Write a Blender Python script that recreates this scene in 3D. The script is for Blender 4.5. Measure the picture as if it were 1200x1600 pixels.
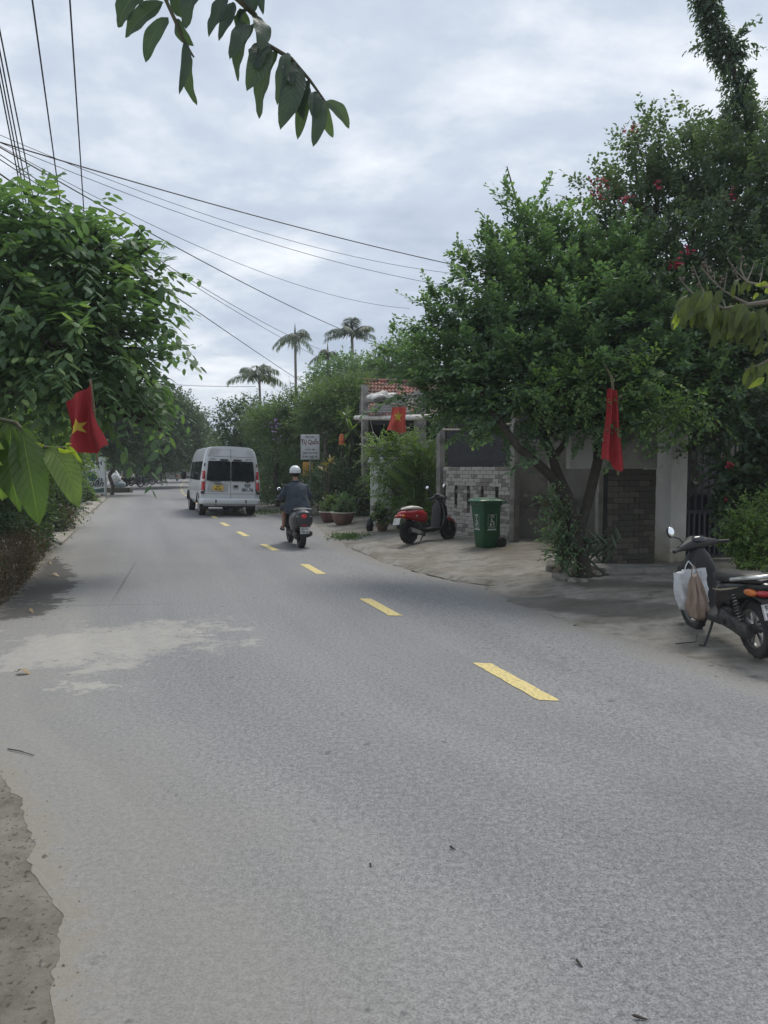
import bpy, bmesh, math, random
import numpy as np
from mathutils import Vector, Matrix, Euler

S = bpy.context.scene
for _o in list(bpy.data.objects):
    bpy.data.objects.remove(_o)
COL = S.collection
R = math.radians
HAZE = 0.0009
rnd = random.Random(7)
rng = np.random.default_rng(11)

# ------------------------------------------------------------------ camera
CAM_H, PITCH, FPX = 1.65, R(3.34), 1200.0
cam_d = bpy.data.cameras.new('camera'); cam = bpy.data.objects.new('camera', cam_d); COL.objects.link(cam)
cam.location = (0, 0, CAM_H); cam.rotation_euler = (R(90) - PITCH, 0, 0)
cam_d.sensor_fit = 'VERTICAL'; cam_d.sensor_height = 36; cam_d.sensor_width = 27; cam_d.lens = 27
cam_d.clip_start = 0.05; cam_d.clip_end = 3000
S.camera = cam

# ------------------------------------------------------------------ light
SUN_EL, SUN_AZ = R(58), R(22)          # azimuth from +Y towards +X
w = bpy.data.worlds.new('World'); S.world = w; w.use_nodes = True
nt = w.node_tree; nt.nodes.clear()
def wn(t, **k):
    n = nt.nodes.new(t)
    for a, v in k.items(): setattr(n, a, v)
    return n
out = wn('ShaderNodeOutputWorld'); bg = wn('ShaderNodeBackground')
sky = wn('ShaderNodeTexSky', sky_type='NISHITA', sun_disc=False, sun_elevation=SUN_EL, sun_rotation=SUN_AZ)
sky.air_density = 1.2; sky.dust_density = 2.0
tc = wn('ShaderNodeTexCoord')
# clouds live on a flat layer: project the view direction on a plane so they shrink towards the horizon
sep = wn('ShaderNodeSeparateXYZ'); nt.links.new(tc.outputs['Generated'], sep.inputs[0])
zc = wn('ShaderNodeMath', operation='MAXIMUM'); zc.inputs[1].default_value = 0.0; nt.links.new(sep.outputs[2], zc.inputs[0])
za = wn('ShaderNodeMath', operation='ADD'); za.inputs[1].default_value = 0.22; nt.links.new(zc.outputs[0], za.inputs[0])
dv = wn('ShaderNodeVectorMath', operation='DIVIDE'); nt.links.new(tc.outputs['Generated'], dv.inputs[0])
cmb = wn('ShaderNodeCombineXYZ')
for i in range(3): nt.links.new(za.outputs[0], cmb.inputs[i])
nt.links.new(cmb.outputs[0], dv.inputs[1])
mp = wn('ShaderNodeMapping'); mp.inputs['Scale'].default_value = (.9, 1.05, 1.0); mp.inputs['Location'].default_value = (3.1, 1.7, 0)
nt.links.new(dv.outputs[0], mp.inputs[0])
n1 = wn('ShaderNodeTexNoise'); n1.inputs['Scale'].default_value = 1.5; n1.inputs['Detail'].default_value = 8; n1.inputs['Roughness'].default_value = 0.55
n1.inputs['Distortion'].default_value = 0.35
nt.links.new(mp.outputs[0], n1.inputs[0])
n2 = wn('ShaderNodeTexNoise'); n2.inputs['Scale'].default_value = 5.0; n2.inputs['Detail'].default_value = 6; n2.inputs['Roughness'].default_value = 0.6
nt.links.new(mp.outputs[0], n2.inputs[0])
mxn = wn('ShaderNodeMix', data_type='FLOAT'); mxn.inputs[0].default_value = 0.3
nt.links.new(n1.outputs[0], mxn.inputs[2]); nt.links.new(n2.outputs[0], mxn.inputs[3])
rmp = wn('ShaderNodeValToRGB'); cr = rmp.color_ramp
cr.elements[0].position = 0.36; cr.elements[0].color = (4.9, 5.75, 7.2, 1)
cr.elements[1].position = 0.62; cr.elements[1].color = (10.2, 10.6, 11.1, 1)
e = cr.elements.new(0.49); e.color = (6.5, 7.3, 8.5, 1)
nt.links.new(mxn.outputs[0], rmp.inputs[0])
mxs = wn('ShaderNodeMix', data_type='RGBA'); mxs.inputs[0].default_value = 0.93
nt.links.new(sky.outputs[0], mxs.inputs[6]); nt.links.new(rmp.outputs[0], mxs.inputs[7])
bg.inputs[1].default_value = 0.064
nt.links.new(mxs.outputs[2], bg.inputs[0]); nt.links.new(bg.outputs[0], out.inputs[0])

sd = bpy.data.lights.new('sun', 'SUN'); sun = bpy.data.objects.new('sun', sd); COL.objects.link(sun)
sd.energy = 1.5; sd.angle = R(22); sd.color = (1.0, 0.95, 0.88)
sdir = Vector((math.sin(SUN_AZ) * math.cos(SUN_EL), math.cos(SUN_AZ) * math.cos(SUN_EL), math.sin(SUN_EL)))
sun.rotation_euler = sdir.to_track_quat('Z', 'Y').to_euler(); sun.location = (0, 0, 30)

S.view_settings.view_transform = 'Standard'; S.view_settings.look = 'None'
S.view_settings.exposure = 0.64; S.view_settings.gamma = 1.0
S.view_settings.use_curve_mapping = False
S.render.engine = 'CYCLES'
S.cycles.max_bounces = 7; S.cycles.diffuse_bounces = 4; S.cycles.glossy_bounces = 2; S.cycles.transmission_bounces = 3
S.cycles.transparent_max_bounces = 4; S.cycles.caustics_reflective = False; S.cycles.caustics_refractive = False

# ------------------------------------------------------------------ helpers
def ray(px, py):
    a = (px - 600) / FPX; b = (800 - py) / FPX
    f = np.array([0, math.cos(PITCH), -math.sin(PITCH)]); u = np.array([0, math.sin(PITCH), math.cos(PITCH)])
    return f + np.array([a, 0, 0]) + b * u
def W(px, py, d):                       # world point seen in that direction at forward distance d
    r = ray(px, py); return Vector((r * (d / r[1])).tolist()) + Vector((0, 0, CAM_H))
def G(px, py, z=0.0):                   # point of the level z seen in that direction
    r = ray(px, py); t = (z - CAM_H) / r[2]
    return Vector((r[0] * t, r[1] * t, z))

def tag(o, label=None, cat=None, group=None, kind=None):
    if label: o['label'] = label
    if cat: o['category'] = cat
    if group: o['group'] = group
    if kind: o['kind'] = kind
    return o
def empty(name, loc=(0, 0, 0), rz=0.0, label=None, cat=None, group=None):
    o = bpy.data.objects.new(name, None); COL.objects.link(o); o.location = loc; o.rotation_euler = (0, 0, rz)
    o.empty_display_size = 0.2
    return tag(o, label, cat, group)
def link(name, me, parent=None):
    o = bpy.data.objects.new(name, me); COL.objects.link(o)
    if parent is not None: o.parent = parent
    return o
KIDS = {}
def copy_tree(o, parent=None):
    c = o.copy(); COL.objects.link(c)
    if parent is not None:
        c.parent = parent; c.matrix_parent_inverse = o.matrix_parent_inverse.copy()
    for ch in [k for k in bpy.data.objects if k.parent == o]:
        copy_tree(ch, c)
    return c

def sring(c, u, v, a, b, p=2.0, n=16):
    c, u, v = Vector(c), Vector(u), Vector(v); o = []
    for i in range(n):
        t = 2 * math.pi * i / n; cs, sn = math.cos(t), math.sin(t)
        o.append(c + u * (a * math.copysign(abs(cs) ** (2 / p), cs)) + v * (b * math.copysign(abs(sn) ** (2 / p), sn)))
    return o

class MB:
    def __init__(s): s.v = []; s.f = []; s.m = []
    def add(s, verts, faces, m=0):
        k = len(s.v); s.v += [tuple(x) for x in verts]; s.f += [tuple(i + k for i in f) for f in faces]; s.m += [m] * len(faces); return s
    def box(s, c, d, rot=None, bev=0.0, m=0, taper=1.0):
        x, y, z = d[0] / 2, d[1] / 2, d[2] / 2
        rot = Matrix.Identity(3) if rot is None else (rot if isinstance(rot, Matrix) else Matrix.Rotation(rot, 3, 'Z'))
        c = Vector(c)
        if bev <= 0:
            vs = [(a * x * (taper if cc > 0 else 1), b * y * (taper if cc > 0 else 1), cc * z) for a in (-1, 1) for b in (-1, 1) for cc in (-1, 1)]
            fs = [(0, 1, 3, 2), (4, 6, 7, 5), (0, 4, 5, 1), (2, 3, 7, 6), (0, 2, 6, 4), (1, 5, 7, 3)]
        else:
            bm = bmesh.new(); bmesh.ops.create_cube(bm, size=1)
            for q in bm.verts: q.co = Vector((q.co.x * 2 * x, q.co.y * 2 * y, q.co.z * 2 * z)) if q.co.z < 0 else Vector((q.co.x * 2 * x * taper, q.co.y * 2 * y * taper, q.co.z * 2 * z))
            bmesh.ops.bevel(bm, geom=bm.edges[:], offset=bev, segments=2, profile=0.5, affect='EDGES', clamp_overlap=True)
            bm.verts.index_update(); vs = [q.co.copy() for q in bm.verts]; fs = [tuple(q.index for q in f.verts) for f in bm.faces]; bm.free()
        return s.add([c + rot @ Vector(q) for q in vs], fs, m)
    def loft(s, rings, m=0, caps=True, closed=True):
        n = len(rings[0]); vs = [p for r in rings for p in r]; fs = []
        for i in range(len(rings) - 1):
            for j in range(n if closed else n - 1):
                k = (j + 1) % n; fs.append((i * n + j, i * n + k, (i + 1) * n + k, (i + 1) * n + j))
        if caps and closed:
            fs.append(tuple(range(n - 1, -1, -1))); fs.append(tuple((len(rings) - 1) * n + j for j in range(n)))
        return s.add(vs, fs, m)
    def tube(s, path, rad, n=8, m=0, caps=True):
        P = [Vector(p) for p in path]; rad = rad if isinstance(rad, (list, tuple)) else [rad] * len(P)
        rings = []; u = None
        for i, p in enumerate(P):
            t = (P[min(i + 1, len(P) - 1)] - P[max(i - 1, 0)])
            t = t.normalized() if t.length > 1e-9 else Vector((0, 0, 1))
            if u is None:
                a = Vector((0, 0, 1)) if abs(t.z) < 0.9 else Vector((1, 0, 0)); u = t.cross(a).normalized()
            else:
                u = (u - t * u.dot(t)); u = u.normalized() if u.length > 1e-6 else t.orthogonal().normalized()
            v = t.cross(u)
            rings.append([p + (u * math.cos(2 * math.pi * j / n) + v * math.sin(2 * math.pi * j / n)) * rad[i] for j in range(n)])
        return s.loft(rings, m, caps)
    def lathe(s, c, prof, n=20, axis='z', m=0, caps=False, rot=None):
        c = Vector(c); rings = []
        for r, h in prof:
            ring = []
            for j in range(n):
                t = 2 * math.pi * j / n
                p = {'z': Vector((r * math.cos(t), r * math.sin(t), h)), 'y': Vector((r * math.sin(t), h, r * math.cos(t))), 'x': Vector((h, r * math.cos(t), r * math.sin(t)))}[axis]
                ring.append(c + (rot @ p if rot else p))
            rings.append(ring)
        return s.loft(rings, m, caps)
    def ball(s, c, r, n=12, k=8, m=0, rot=None):
        c = Vector(c); r = (r, r, r) if not isinstance(r, (tuple, list)) else r; rings = []
        for i in range(k + 1):
            a = math.pi * (i + 0.02) / (k + 0.04)
            ring = []
            for j in range(n):
                t = 2 * math.pi * j / n; p = Vector((r[0] * math.sin(a) * math.cos(t), r[1] * math.sin(a) * math.sin(t), -r[2] * math.cos(a)))
                ring.append(c + (rot @ p if rot else p))
            rings.append(ring)
        return s.loft(rings, m, True)
    def prism(s, pts, o, u, v, t, m=0):   # outline pts (2d) in plane (u,v) at o, thickness t along u x v
        o, u, v = Vector(o), Vector(u), Vector(v); nn = u.cross(v).normalized()
        a = [o + u * x + v * y for x, y in pts]; b = [p + nn * t for p in a]; n = len(pts)
        fs = [tuple(range(n - 1, -1, -1)), tuple(range(n, 2 * n))] + [(i, (i + 1) % n, (i + 1) % n + n, i + n) for i in range(n)]
        return s.add(a + b, fs, m)
    def sheet(s, fn, nu, nv, m=0):
        vs = [fn(i / nu, j / nv) for j in range(nv + 1) for i in range(nu + 1)]
        fs = [(j * (nu + 1) + i, j * (nu + 1) + i + 1, (j + 1) * (nu + 1) + i + 1, (j + 1) * (nu + 1) + i) for j in range(nv) for i in range(nu)]
        return s.add(vs, fs, m)
    def mesh(s, name, mats, smooth=38):
        me = bpy.data.meshes.new(name); me.from_pydata([tuple(x) for x in s.v], [], s.f)
        for mt in (mats if isinstance(mats, (list, tuple)) else [mats]): me.materials.append(mt)
        if max(s.m, default=0) > 0: me.polygons.foreach_set('material_index', s.m)
        bm = bmesh.new(); bm.from_mesh(me); bmesh.ops.recalc_face_normals(bm, faces=bm.faces[:]); bm.to_mesh(me); bm.free()
        if smooth:
            me.polygons.foreach_set('use_smooth', [True] * len(me.polygons)); me.set_sharp_from_angle(angle=R(smooth))
        me.update(); return me
    def build(s, name, mats, parent=None, smooth=38): return link(name, s.mesh(name, mats, smooth), parent)

# ------------------------------------------------------------------ materials
MATS = {}
def mat(name, col, rough=0.6, metal=0.0, var=0.12, scale=6.0, bump=0.0, bscale=60.0, coat=0.0, spec=0.5, detail=5, grime=None, gscale=2.0, glo=0.45, ghi=0.7):
    if name in MATS: return MATS[name]
    m = bpy.data.materials.new(name); m.use_nodes = True; t = m.node_tree; b = t.nodes['Principled BSDF']; MATS[name] = m
    b.inputs['Roughness'].default_value = rough; b.inputs['Metallic'].default_value = metal
    b.inputs['Coat Weight'].default_value = coat; b.inputs['Specular IOR Level'].default_value = spec
    co = t.nodes.new('ShaderNodeTexCoord'); no = t.nodes.new('ShaderNodeTexNoise'); no.inputs['Scale'].default_value = scale; no.inputs['Detail'].default_value = detail
    t.links.new(co.outputs['Object'], no.inputs[0])
    rp = t.nodes.new('ShaderNodeValToRGB'); rp.color_ramp.elements[0].position = 0.3; rp.color_ramp.elements[1].position = 0.7
    rp.color_ramp.elements[0].color = (*[c * (1 - var) for c in col], 1); rp.color_ramp.elements[1].color = (*[min(1, c * (1 + var)) for c in col], 1)
    t.links.new(no.outputs[0], rp.inputs[0]); src = rp.outputs[0]
    if grime:
        g = t.nodes.new('ShaderNodeTexNoise'); g.inputs['Scale'].default_value = gscale; g.inputs['Detail'].default_value = 7; g.inputs['Roughness'].default_value = 0.62
        t.links.new(co.outputs['Object'], g.inputs[0])
        mr = t.nodes.new('ShaderNodeMapRange'); mr.inputs[1].default_value = glo; mr.inputs[2].default_value = ghi; t.links.new(g.outputs[0], mr.inputs[0])
        mx = t.nodes.new('ShaderNodeMix'); mx.data_type = 'RGBA'; t.links.new(mr.outputs[0], mx.inputs[0]); t.links.new(src, mx.inputs[6]); mx.inputs[7].default_value = (*grime, 1); src = mx.outputs[2]
    t.links.new(src, b.inputs['Base Color'])
    if bump:
        n3 = t.nodes.new('ShaderNodeTexNoise'); n3.inputs['Scale'].default_value = bscale; n3.inputs['Detail'].default_value = 4; t.links.new(co.outputs['Object'], n3.inputs[0])
        bp = t.nodes.new('ShaderNodeBump'); bp.inputs['Strength'].default_value = bump; bp.inputs['Distance'].default_value = 0.02; t.links.new(n3.outputs[0], bp.inputs['Height']); t.links.new(bp.outputs[0], b.inputs['Normal'])
    return m
def leafmat(name, dark, mid, light, trans=0.3, rough=0.45):
    m = bpy.data.materials.new(name); m.use_nodes = True; t = m.node_tree; b = t.nodes['Principled BSDF']; MATS[name] = m
    at = t.nodes.new('ShaderNodeAttribute'); at.attribute_name = 'tint'
    rp = t.nodes.new('ShaderNodeValToRGB'); rp.color_ramp.elements[0].color = (*dark, 1); rp.color_ramp.elements[1].color = (*light, 1)
    e = rp.color_ramp.elements.new(0.6); e.color = (*mid, 1)
    t.links.new(at.outputs['Fac'], rp.inputs[0]); t.links.new(rp.outputs[0], b.inputs['Base Color']); b.inputs['Roughness'].default_value = rough
    b.inputs['Specular IOR Level'].default_value = 0.25
    tr = t.nodes.new('ShaderNodeBsdfTranslucent'); mu = t.nodes.new('ShaderNodeMix'); mu.data_type = 'RGBA'; mu.blend_type = 'MULTIPLY'; mu.inputs[0].default_value = 1
    t.links.new(rp.outputs[0], mu.inputs[6]); mu.inputs[7].default_value = (1.5, 1.8, 0.7, 1); t.links.new(mu.outputs[2], tr.inputs[0])
    mx = t.nodes.new('ShaderNodeMixShader'); mx.inputs[0].default_value = trans
    t.links.new(b.outputs[0], mx.inputs[1]); t.links.new(tr.outputs[0], mx.inputs[2]); t.links.new(mx.outputs[0], t.nodes['Material Output'].inputs[0])
    return m

# leaf meshes --------------------------------------------------------------
def norm(a): return a / np.maximum(np.linalg.norm(a, axis=1, keepdims=True), 1e-9)
def leaf_mesh(name, P, D, N, L, Wd, mat_, tint, shape='oval', droop=0.12, six=True):
    n = len(P); D = norm(D); Sd = norm(np.cross(D, N)); N = np.cross(Sd, D); L = L[:, None]; Wd = Wd[:, None]
    if six:
        a1, w1, a2, w2 = {'oval': (.3, .5, .68, .42), 'obovate': (.42, .36, .78, .5), 'lance': (.25, .5, .6, .38), 'strap': (.3, .5, .75, .42)}[shape]
        dr = droop
        V = np.stack([P, P + D * L * a1 + Sd * Wd * w1 - N * L * dr * a1 ** 2, P + D * L * a1 - Sd * Wd * w1 - N * L * dr * a1 ** 2,
                      P + D * L * a2 + Sd * Wd * w2 - N * L * dr * a2 ** 2, P + D * L * a2 - Sd * Wd * w2 - N * L * dr * a2 ** 2, P + D * L - N * L * dr], 1).reshape(-1, 3)
        k = 6; pat = np.array([0, 2, 1, 1, 2, 4, 3, 3, 4, 5]); ls = np.array([0, 3, 7]); nf = 3; lt = np.array([3, 4, 3]); nl = 10
    else:
        V = np.stack([P, P + D * L * .5 + Sd * Wd * .5, P + D * L - N * L * droop, P + D * L * .5 - Sd * Wd * .5], 1).reshape(-1, 3)
        k = 4; pat = np.array([0, 3, 2, 1]); ls = np.array([0]); nf = 1; lt = np.array([4]); nl = 4
    me = bpy.data.meshes.new(name); me.vertices.add(n * k); me.vertices.foreach_set('co', V.astype(np.float32).ravel())
    me.loops.add(n * nl); me.loops.foreach_set('vertex_index', (pat[None] + np.arange(n)[:, None] * k).astype(np.int32).ravel())
    me.polygons.add(n * nf); me.polygons.foreach_set('loop_start', (ls[None] + np.arange(n)[:, None] * nl).astype(np.int32).ravel())
    me.polygons.foreach_set('loop_total', np.tile(lt, n).astype(np.int32))
    at = me.attributes.new('tint', 'FLOAT', 'POINT'); at.data.foreach_set('value', np.repeat(tint, k).astype(np.float32))
    me.materials.append(mat_); me.update(calc_edges=True); me.validate()
    return me
def shoots(base, dirs, slen, nl, leaf, lw, ang=0.9, up=0.5, jit=0.35, var=0.3, pend=0.0, flat=0.7):
    """leaves set alternately along shoots that start at base and run along dirs; returns leaf arrays"""
    n = len(base); dirs = norm(dirs); slen = slen * (1 - var + 2 * var * rng.random(n))
    t = (np.arange(nl)[None] + rng.random((n, nl)) * .6 + .3) / nl
    bend = np.zeros_like(dirs); bend[:, 2] = -pend
    P = base[:, None] + dirs[:, None] * (t * slen[:, None])[..., None] + bend[:, None] * ((t ** 2) * slen[:, None])[..., None]
    upv = np.array([0, 0, 1.0]) + 0.35 * rng.normal(size=(n, 3)); side = norm(np.cross(dirs, upv)); nrm = np.cross(side, dirs)
    sg = np.where(np.arange(nl) % 2 == 0, 1.0, -1.0)[None, :, None]
    D = dirs[:, None] * math.cos(ang) + side[:, None] * sg * math.sin(ang) * flat + nrm[:, None] * (1 - flat) * rng.normal(size=(n, nl, 1)) + jit * rng.normal(size=(n, nl, 3))
    D[..., 2] -= pend
    Nn = nrm[:, None] * (1 - up) + np.array([0, 0, 1.0]) * up + jit * rng.normal(size=(n, nl, 3))
    L = leaf * (1 - var + 2 * var * rng.random((n, nl))) * (1.08 - .35 * t)
    return P.reshape(-1, 3), D.reshape(-1, 3), Nn.reshape(-1, 3), L.ravel(), (L * lw).ravel()
def lobe_points(lobes, n, skew=0.42, squash=None):
    C = np.array([list(l[0]) for l in lobes], float); Rr = np.array([l[1] if isinstance(l[1], (tuple, list)) else (l[1],) * 3 for l in lobes], float)
    wt = np.prod(Rr, 1) ** (2 / 3); wt /= wt.sum(); k = rng.choice(len(lobes), n, p=wt)
    d = norm(rng.normal(size=(n, 3))); r = rng.random(n) ** skew
    return C[k] + d * Rr[k] * r[:, None], d, k
def tree_limbs(mb, base, lobes, r0, fork_h, n=8, wob=0.08, lean=None):
    base = Vector(base); top = Vector(fork_h) if not isinstance(fork_h, (int, float)) else base + Vector((0, 0, fork_h))
    def limb(a, b, ra, rb, k=6):
        pts = []; ln = (b - a).length
        for i in range(k + 1):
            t = i / k; p = a.lerp(b, t) + Vector((rnd.uniform(-1, 1), rnd.uniform(-1, 1), rnd.uniform(-.4, .4))) * wob * ln * math.sin(math.pi * t) + Vector((0, 0, 0.10 * ln * math.sin(math.pi * t)))
            pts.append(p)
        mb.tube(pts, [ra + (rb - ra) * i / k for i in range(k + 1)], n=n); return pts
    tr = limb(base - Vector((0, 0, .08)), top, r0 * 1.15, r0 * .72)
    for c, rr in lobes:
        rm = min(rr) if isinstance(rr, (tuple, list)) else rr
        q = limb(top, Vector(c), r0 * .5, r0 * .16)
        for _ in range(4):
            d = Vector((rnd.gauss(0, 1), rnd.gauss(0, 1), rnd.gauss(.3, .8))).normalized()
            limb(q[rnd.randint(2, 5)], Vector(c) + d * rm * .85, r0 * .15, r0 * .04, 4)
    return tr
# ================================================================== SETTING
def interp(tab, y):
    if y <= tab[0][0]: a, b = tab[0], tab[1]
    elif y >= tab[-1][0]: a, b = tab[-2], tab[-1]
    else:
        for a, b in zip(tab, tab[1:]):
            if a[0] <= y <= b[0]: break
    return a[1] + (b[1] - a[1]) * (y - a[0]) / (b[0] - a[0])
CLT = [(-20, 10.2), (5.35, 1.17), (9.57, -.24), (13, -1.36), (18.3, -3.28), (22.8, -4.83), (49.5, -13.0), (66.5, -17.6), (95, -24.6), (130, -31), (260, -52)]
_l = [G(*q) for q in ((73, 1600), (68, 1565), (73, 1535), (79, 1498), (88, 1468), (91, 1432), (80, 1408), (57, 1380), (49, 1338), (49, 1308), (36, 1268), (14, 1235), (-6, 1200), (-90, 1110), (-55, 1000))]
LET = [(-20, 7.5)] + [(p.y, p.x) for p in _l] + [(12.4, -5.7), (24.75, -9.7), (56.6, -19.8), (73, -24.4), (104, -30.2), (140, -36.5), (260, -58)]
RET = [(-20, 12.3), (3, 4.2), (6, 3.0), (7.07, 2.6), (8.1, 2.05), (9, 1.72), (10.15, 1.55), (10.9, 1.38), (12.4, .41), (15.8, -.72), (23.3, -2.2), (45, -9.2), (66, -14.6), (104, -22.6), (140, -29.5), (260, -46)]
cl = lambda y: interp(CLT, y); le = lambda y: interp(LET, y); re = lambda y: interp(RET, y)
def road_z(x, y): return -0.02 * min(3.0, max(0.0, (x - cl(y)) * .94))

def vnoise(t, s=0):                      # cheap 1-d value noise
    def h(i): return math.sin(i * 127.1 + s * 311.7) * 43758.5453 % 1.0
    i = math.floor(t); f = t - i; f = f * f * (3 - 2 * f)
    return h(i) * (1 - f) + h(i + 1) * f
def vnoise2(x, y, s=0):
    def h(i, j): return math.sin(i * 127.1 + j * 269.5 + s * 311.7) * 43758.5453 % 1.0
    i, j = math.floor(x), math.floor(y); a, b = x - i, y - j; a = a * a * (3 - 2 * a); b = b * b * (3 - 2 * b)
    return (h(i, j) * (1 - a) + h(i + 1, j) * a) * (1 - b) + (h(i, j + 1) * (1 - a) + h(i + 1, j + 1) * a) * b

class NT:
    """small node-writing helper for the ground materials"""
    def __init__(s, name):
        s.m = bpy.data.materials.new(name); s.m.use_nodes = True; s.t = s.m.node_tree; s.b = s.t.nodes['Principled BSDF']
        s.co = s.t.nodes.new('ShaderNodeTexCoord').outputs['Object']
    def n(s, ty, **k):
        q = s.t.nodes.new(ty)
        for a, v in k.items(): setattr(q, a, v)
        return q
    def noise(s, scale, detail=4, rough=.55, vec=None, dist=0):
        q = s.n('ShaderNodeTexNoise'); q.inputs['Scale'].default_value = scale; q.inputs['Detail'].default_value = detail; q.inputs['Roughness'].default_value = rough; q.inputs['Distortion'].default_value = dist
        s.t.links.new(vec or s.co, q.inputs[0]); return q.outputs[0]
    def rng(s, v, a, b, c=0., d=1.):
        q = s.n('ShaderNodeMapRange'); s.t.links.new(v, q.inputs[0])
        for i, x in zip((1, 2, 3, 4), (a, b, c, d)): q.inputs[i].default_value = x
        return q.outputs[0]
    def math(s, op, a, b=None):
        q = s.n('ShaderNodeMath', operation=op)
        for i, x in enumerate((a, b)):
            if x is None: continue
            if isinstance(x, (int, float)): q.inputs[i].default_value = x
            else: s.t.links.new(x, q.inputs[i])
        return q.outputs[0]
    def mix(s, f, a, b, mode='MIX'):
        q = s.n('ShaderNodeMix', data_type='RGBA', blend_type=mode)
        for i, x in ((0, f), (6, a), (7, b)):
            if isinstance(x, (int, float)): q.inputs[i].default_value = x
            elif isinstance(x, tuple): q.inputs[i].default_value = (*x, 1)
            else: s.t.links.new(x, q.inputs[i])
        return q.outputs[2]
    def attr(s, nm):
        q = s.n('ShaderNodeAttribute', attribute_name=nm); return q.outputs['Fac']
    def patch(s, c, rot, rad, amp=.5, nscale=2.5, soft=.12, det=6):
        """0..1 mask of a ragged elliptical stain on the ground"""
        m1 = s.n('ShaderNodeVectorMath', operation='SUBTRACT'); s.t.links.new(s.co, m1.inputs[0]); m1.inputs[1].default_value = (c[0], c[1], 0)
        m2 = s.n('ShaderNodeMapping', vector_type='POINT'); m2.inputs['Rotation'].default_value = (0, 0, -rot); s.t.links.new(m1.outputs[0], m2.inputs[0])
        m3 = s.n('ShaderNodeVectorMath', operation='MULTIPLY'); m3.inputs[1].default_value = (1 / rad[0], 1 / rad[1], 0); s.t.links.new(m2.outputs[0], m3.inputs[0])
        ln = s.n('ShaderNodeVectorMath', operation='LENGTH'); s.t.links.new(m3.outputs[0], ln.inputs[0])
        nz = s.noise(nscale, det, .65)
        d = s.math('ADD', ln.outputs['Value'], s.math('MULTIPLY', s.math('SUBTRACT', nz, .5), amp * 2))
        d = s.math('ADD', d, s.math('MULTIPLY', s.math('SUBTRACT', s.noise(nscale * 6, 6, .75), .5), amp * 1.3))
        return s.rng(d, 1 + soft, 1 - soft)
    def bump(s, h, strength=.4, dist=.01, prev=None):
        q = s.n('ShaderNodeBump'); q.inputs['Strength'].default_value = strength; q.inputs['Distance'].default_value = dist; s.t.links.new(h, q.inputs['Height'])
        if prev: s.t.links.new(prev, q.inputs['Normal'])
        return q.outputs[0]
    def done(s, col, rough=.8, normal=None, spec=.4):
        s.t.links.new(col, s.b.inputs['Base Color'])
        if isinstance(rough, float): s.b.inputs['Roughness'].default_value = rough
        else: s.t.links.new(rough, s.b.inputs['Roughness'])
        if normal: s.t.links.new(normal, s.b.inputs['Normal'])
        s.b.inputs['Specular IOR Level'].default_value = spec
        return s.m

# --- asphalt
A = NT('asphalt')
fine = A.math('ADD', A.math('MULTIPLY', A.noise(95, 4, .9), .72), A.math('MULTIPLY', A.noise(34, 3, .6), .28)); mid = A.noise(60, 3, .6); big = A.noise(.55, 5, .6); str_ = A.noise(1.0, 4)
col = A.mix(A.rng(fine, .41, .59), (.080, .083, .089), (.305, .306, .306))
vor = A.n('ShaderNodeTexVoronoi', feature='F1'); vor.inputs['Scale'].default_value = 88; A.t.links.new(A.co, vor.inputs[0])
chip = A.math('MULTIPLY', A.rng(vor.outputs['Distance'], .32, .18), A.rng(A.noise(21, 2), .50, .60))
col = A.mix(A.math("MULTIPLY", chip, .8), col, (.47, .46, .43))
dark = A.math('MULTIPLY', A.rng(mid, .40, .30), .7)
col = A.mix(dark, col, (.065, .067, .072))
col = A.mix(A.rng(big, .35, .68, 0, .30), col, A.mix(fine, (.13, .13, .127), (.315, .31, .30)))
col = A.mix(A.rng(A.noise(.22, 3), .5, .68, 0, .35), col, A.mix(fine, (.06, .063, .07), (.17, .175, .185)))
ledge = A.attr('dist_left'); redge = A.attr('dist_right')
le_n = A.math('ADD', ledge, A.math('MULTIPLY', A.math('SUBTRACT', A.noise(1.3, 5), .5), 1.6))
col = A.mix(A.rng(le_n, 1.75, .5, 0, .62), col, A.mix(fine, (.17, .163, .145), (.34, .325, .292)))
re_n = A.math('ADD', redge, A.math('MULTIPLY', A.math('SUBTRACT', A.noise(1.7, 5), .5), .9))
col = A.mix(A.rng(re_n, .55, .05, 0, .75), col, A.mix(fine, (.13, .122, .105), (.29, .272, .24)))
pc = G(165, 1004)
pale = A.patch(pc, R(24), (1.05, .72), 2.3, 1.5, .24, 12)
pale = A.math('MAXIMUM', pale, A.patch(G(120, 1075), R(20), (.30, .13), 3.4, 2.6, .26, 12))
pale = A.math('MAXIMUM', pale, A.patch(G(250, 985), R(10), (.38, .25), 3.0, 2.2, .26, 12))
col = A.mix(A.math('MULTIPLY', pale, A.rng(A.noise(9, 6), .2, .6, .55, .95)), col, A.mix(A.noise(26, 7, .8), (.23, .222, .20), (.45, .432, .39)))
blackish = A.patch(G(52, 905), R(24), (.58, 2.6), .85, 1.3, .05, 12)  # patch of darker asphalt along the hedge
blackish = A.math('MAXIMUM', blackish, A.patch(G(15, 955), R(10), (.5, .55), 1.1, 2.6, .08, 12))
col = A.mix(A.math('MULTIPLY', blackish, .86), col, A.mix(fine, (.034, .032, .029), (.068, .063, .056)))
spot = A.math('MULTIPLY', A.rng(A.noise(7, 2), .70, .74), .55)
col = A.mix(spot, col, (.06, .06, .062))
c1, c2 = G(135, 946), G(196, 905)
crack = A.math('MAXIMUM', A.patch(c1, R(6), (1.3, .016), .10, 3, .5, 4), A.patch(c2, R(104), (1.9, .016), .10, 3, .5, 4))
col = A.mix(A.math('MULTIPLY', crack, .45), col, (.045, .043, .04))
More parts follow.
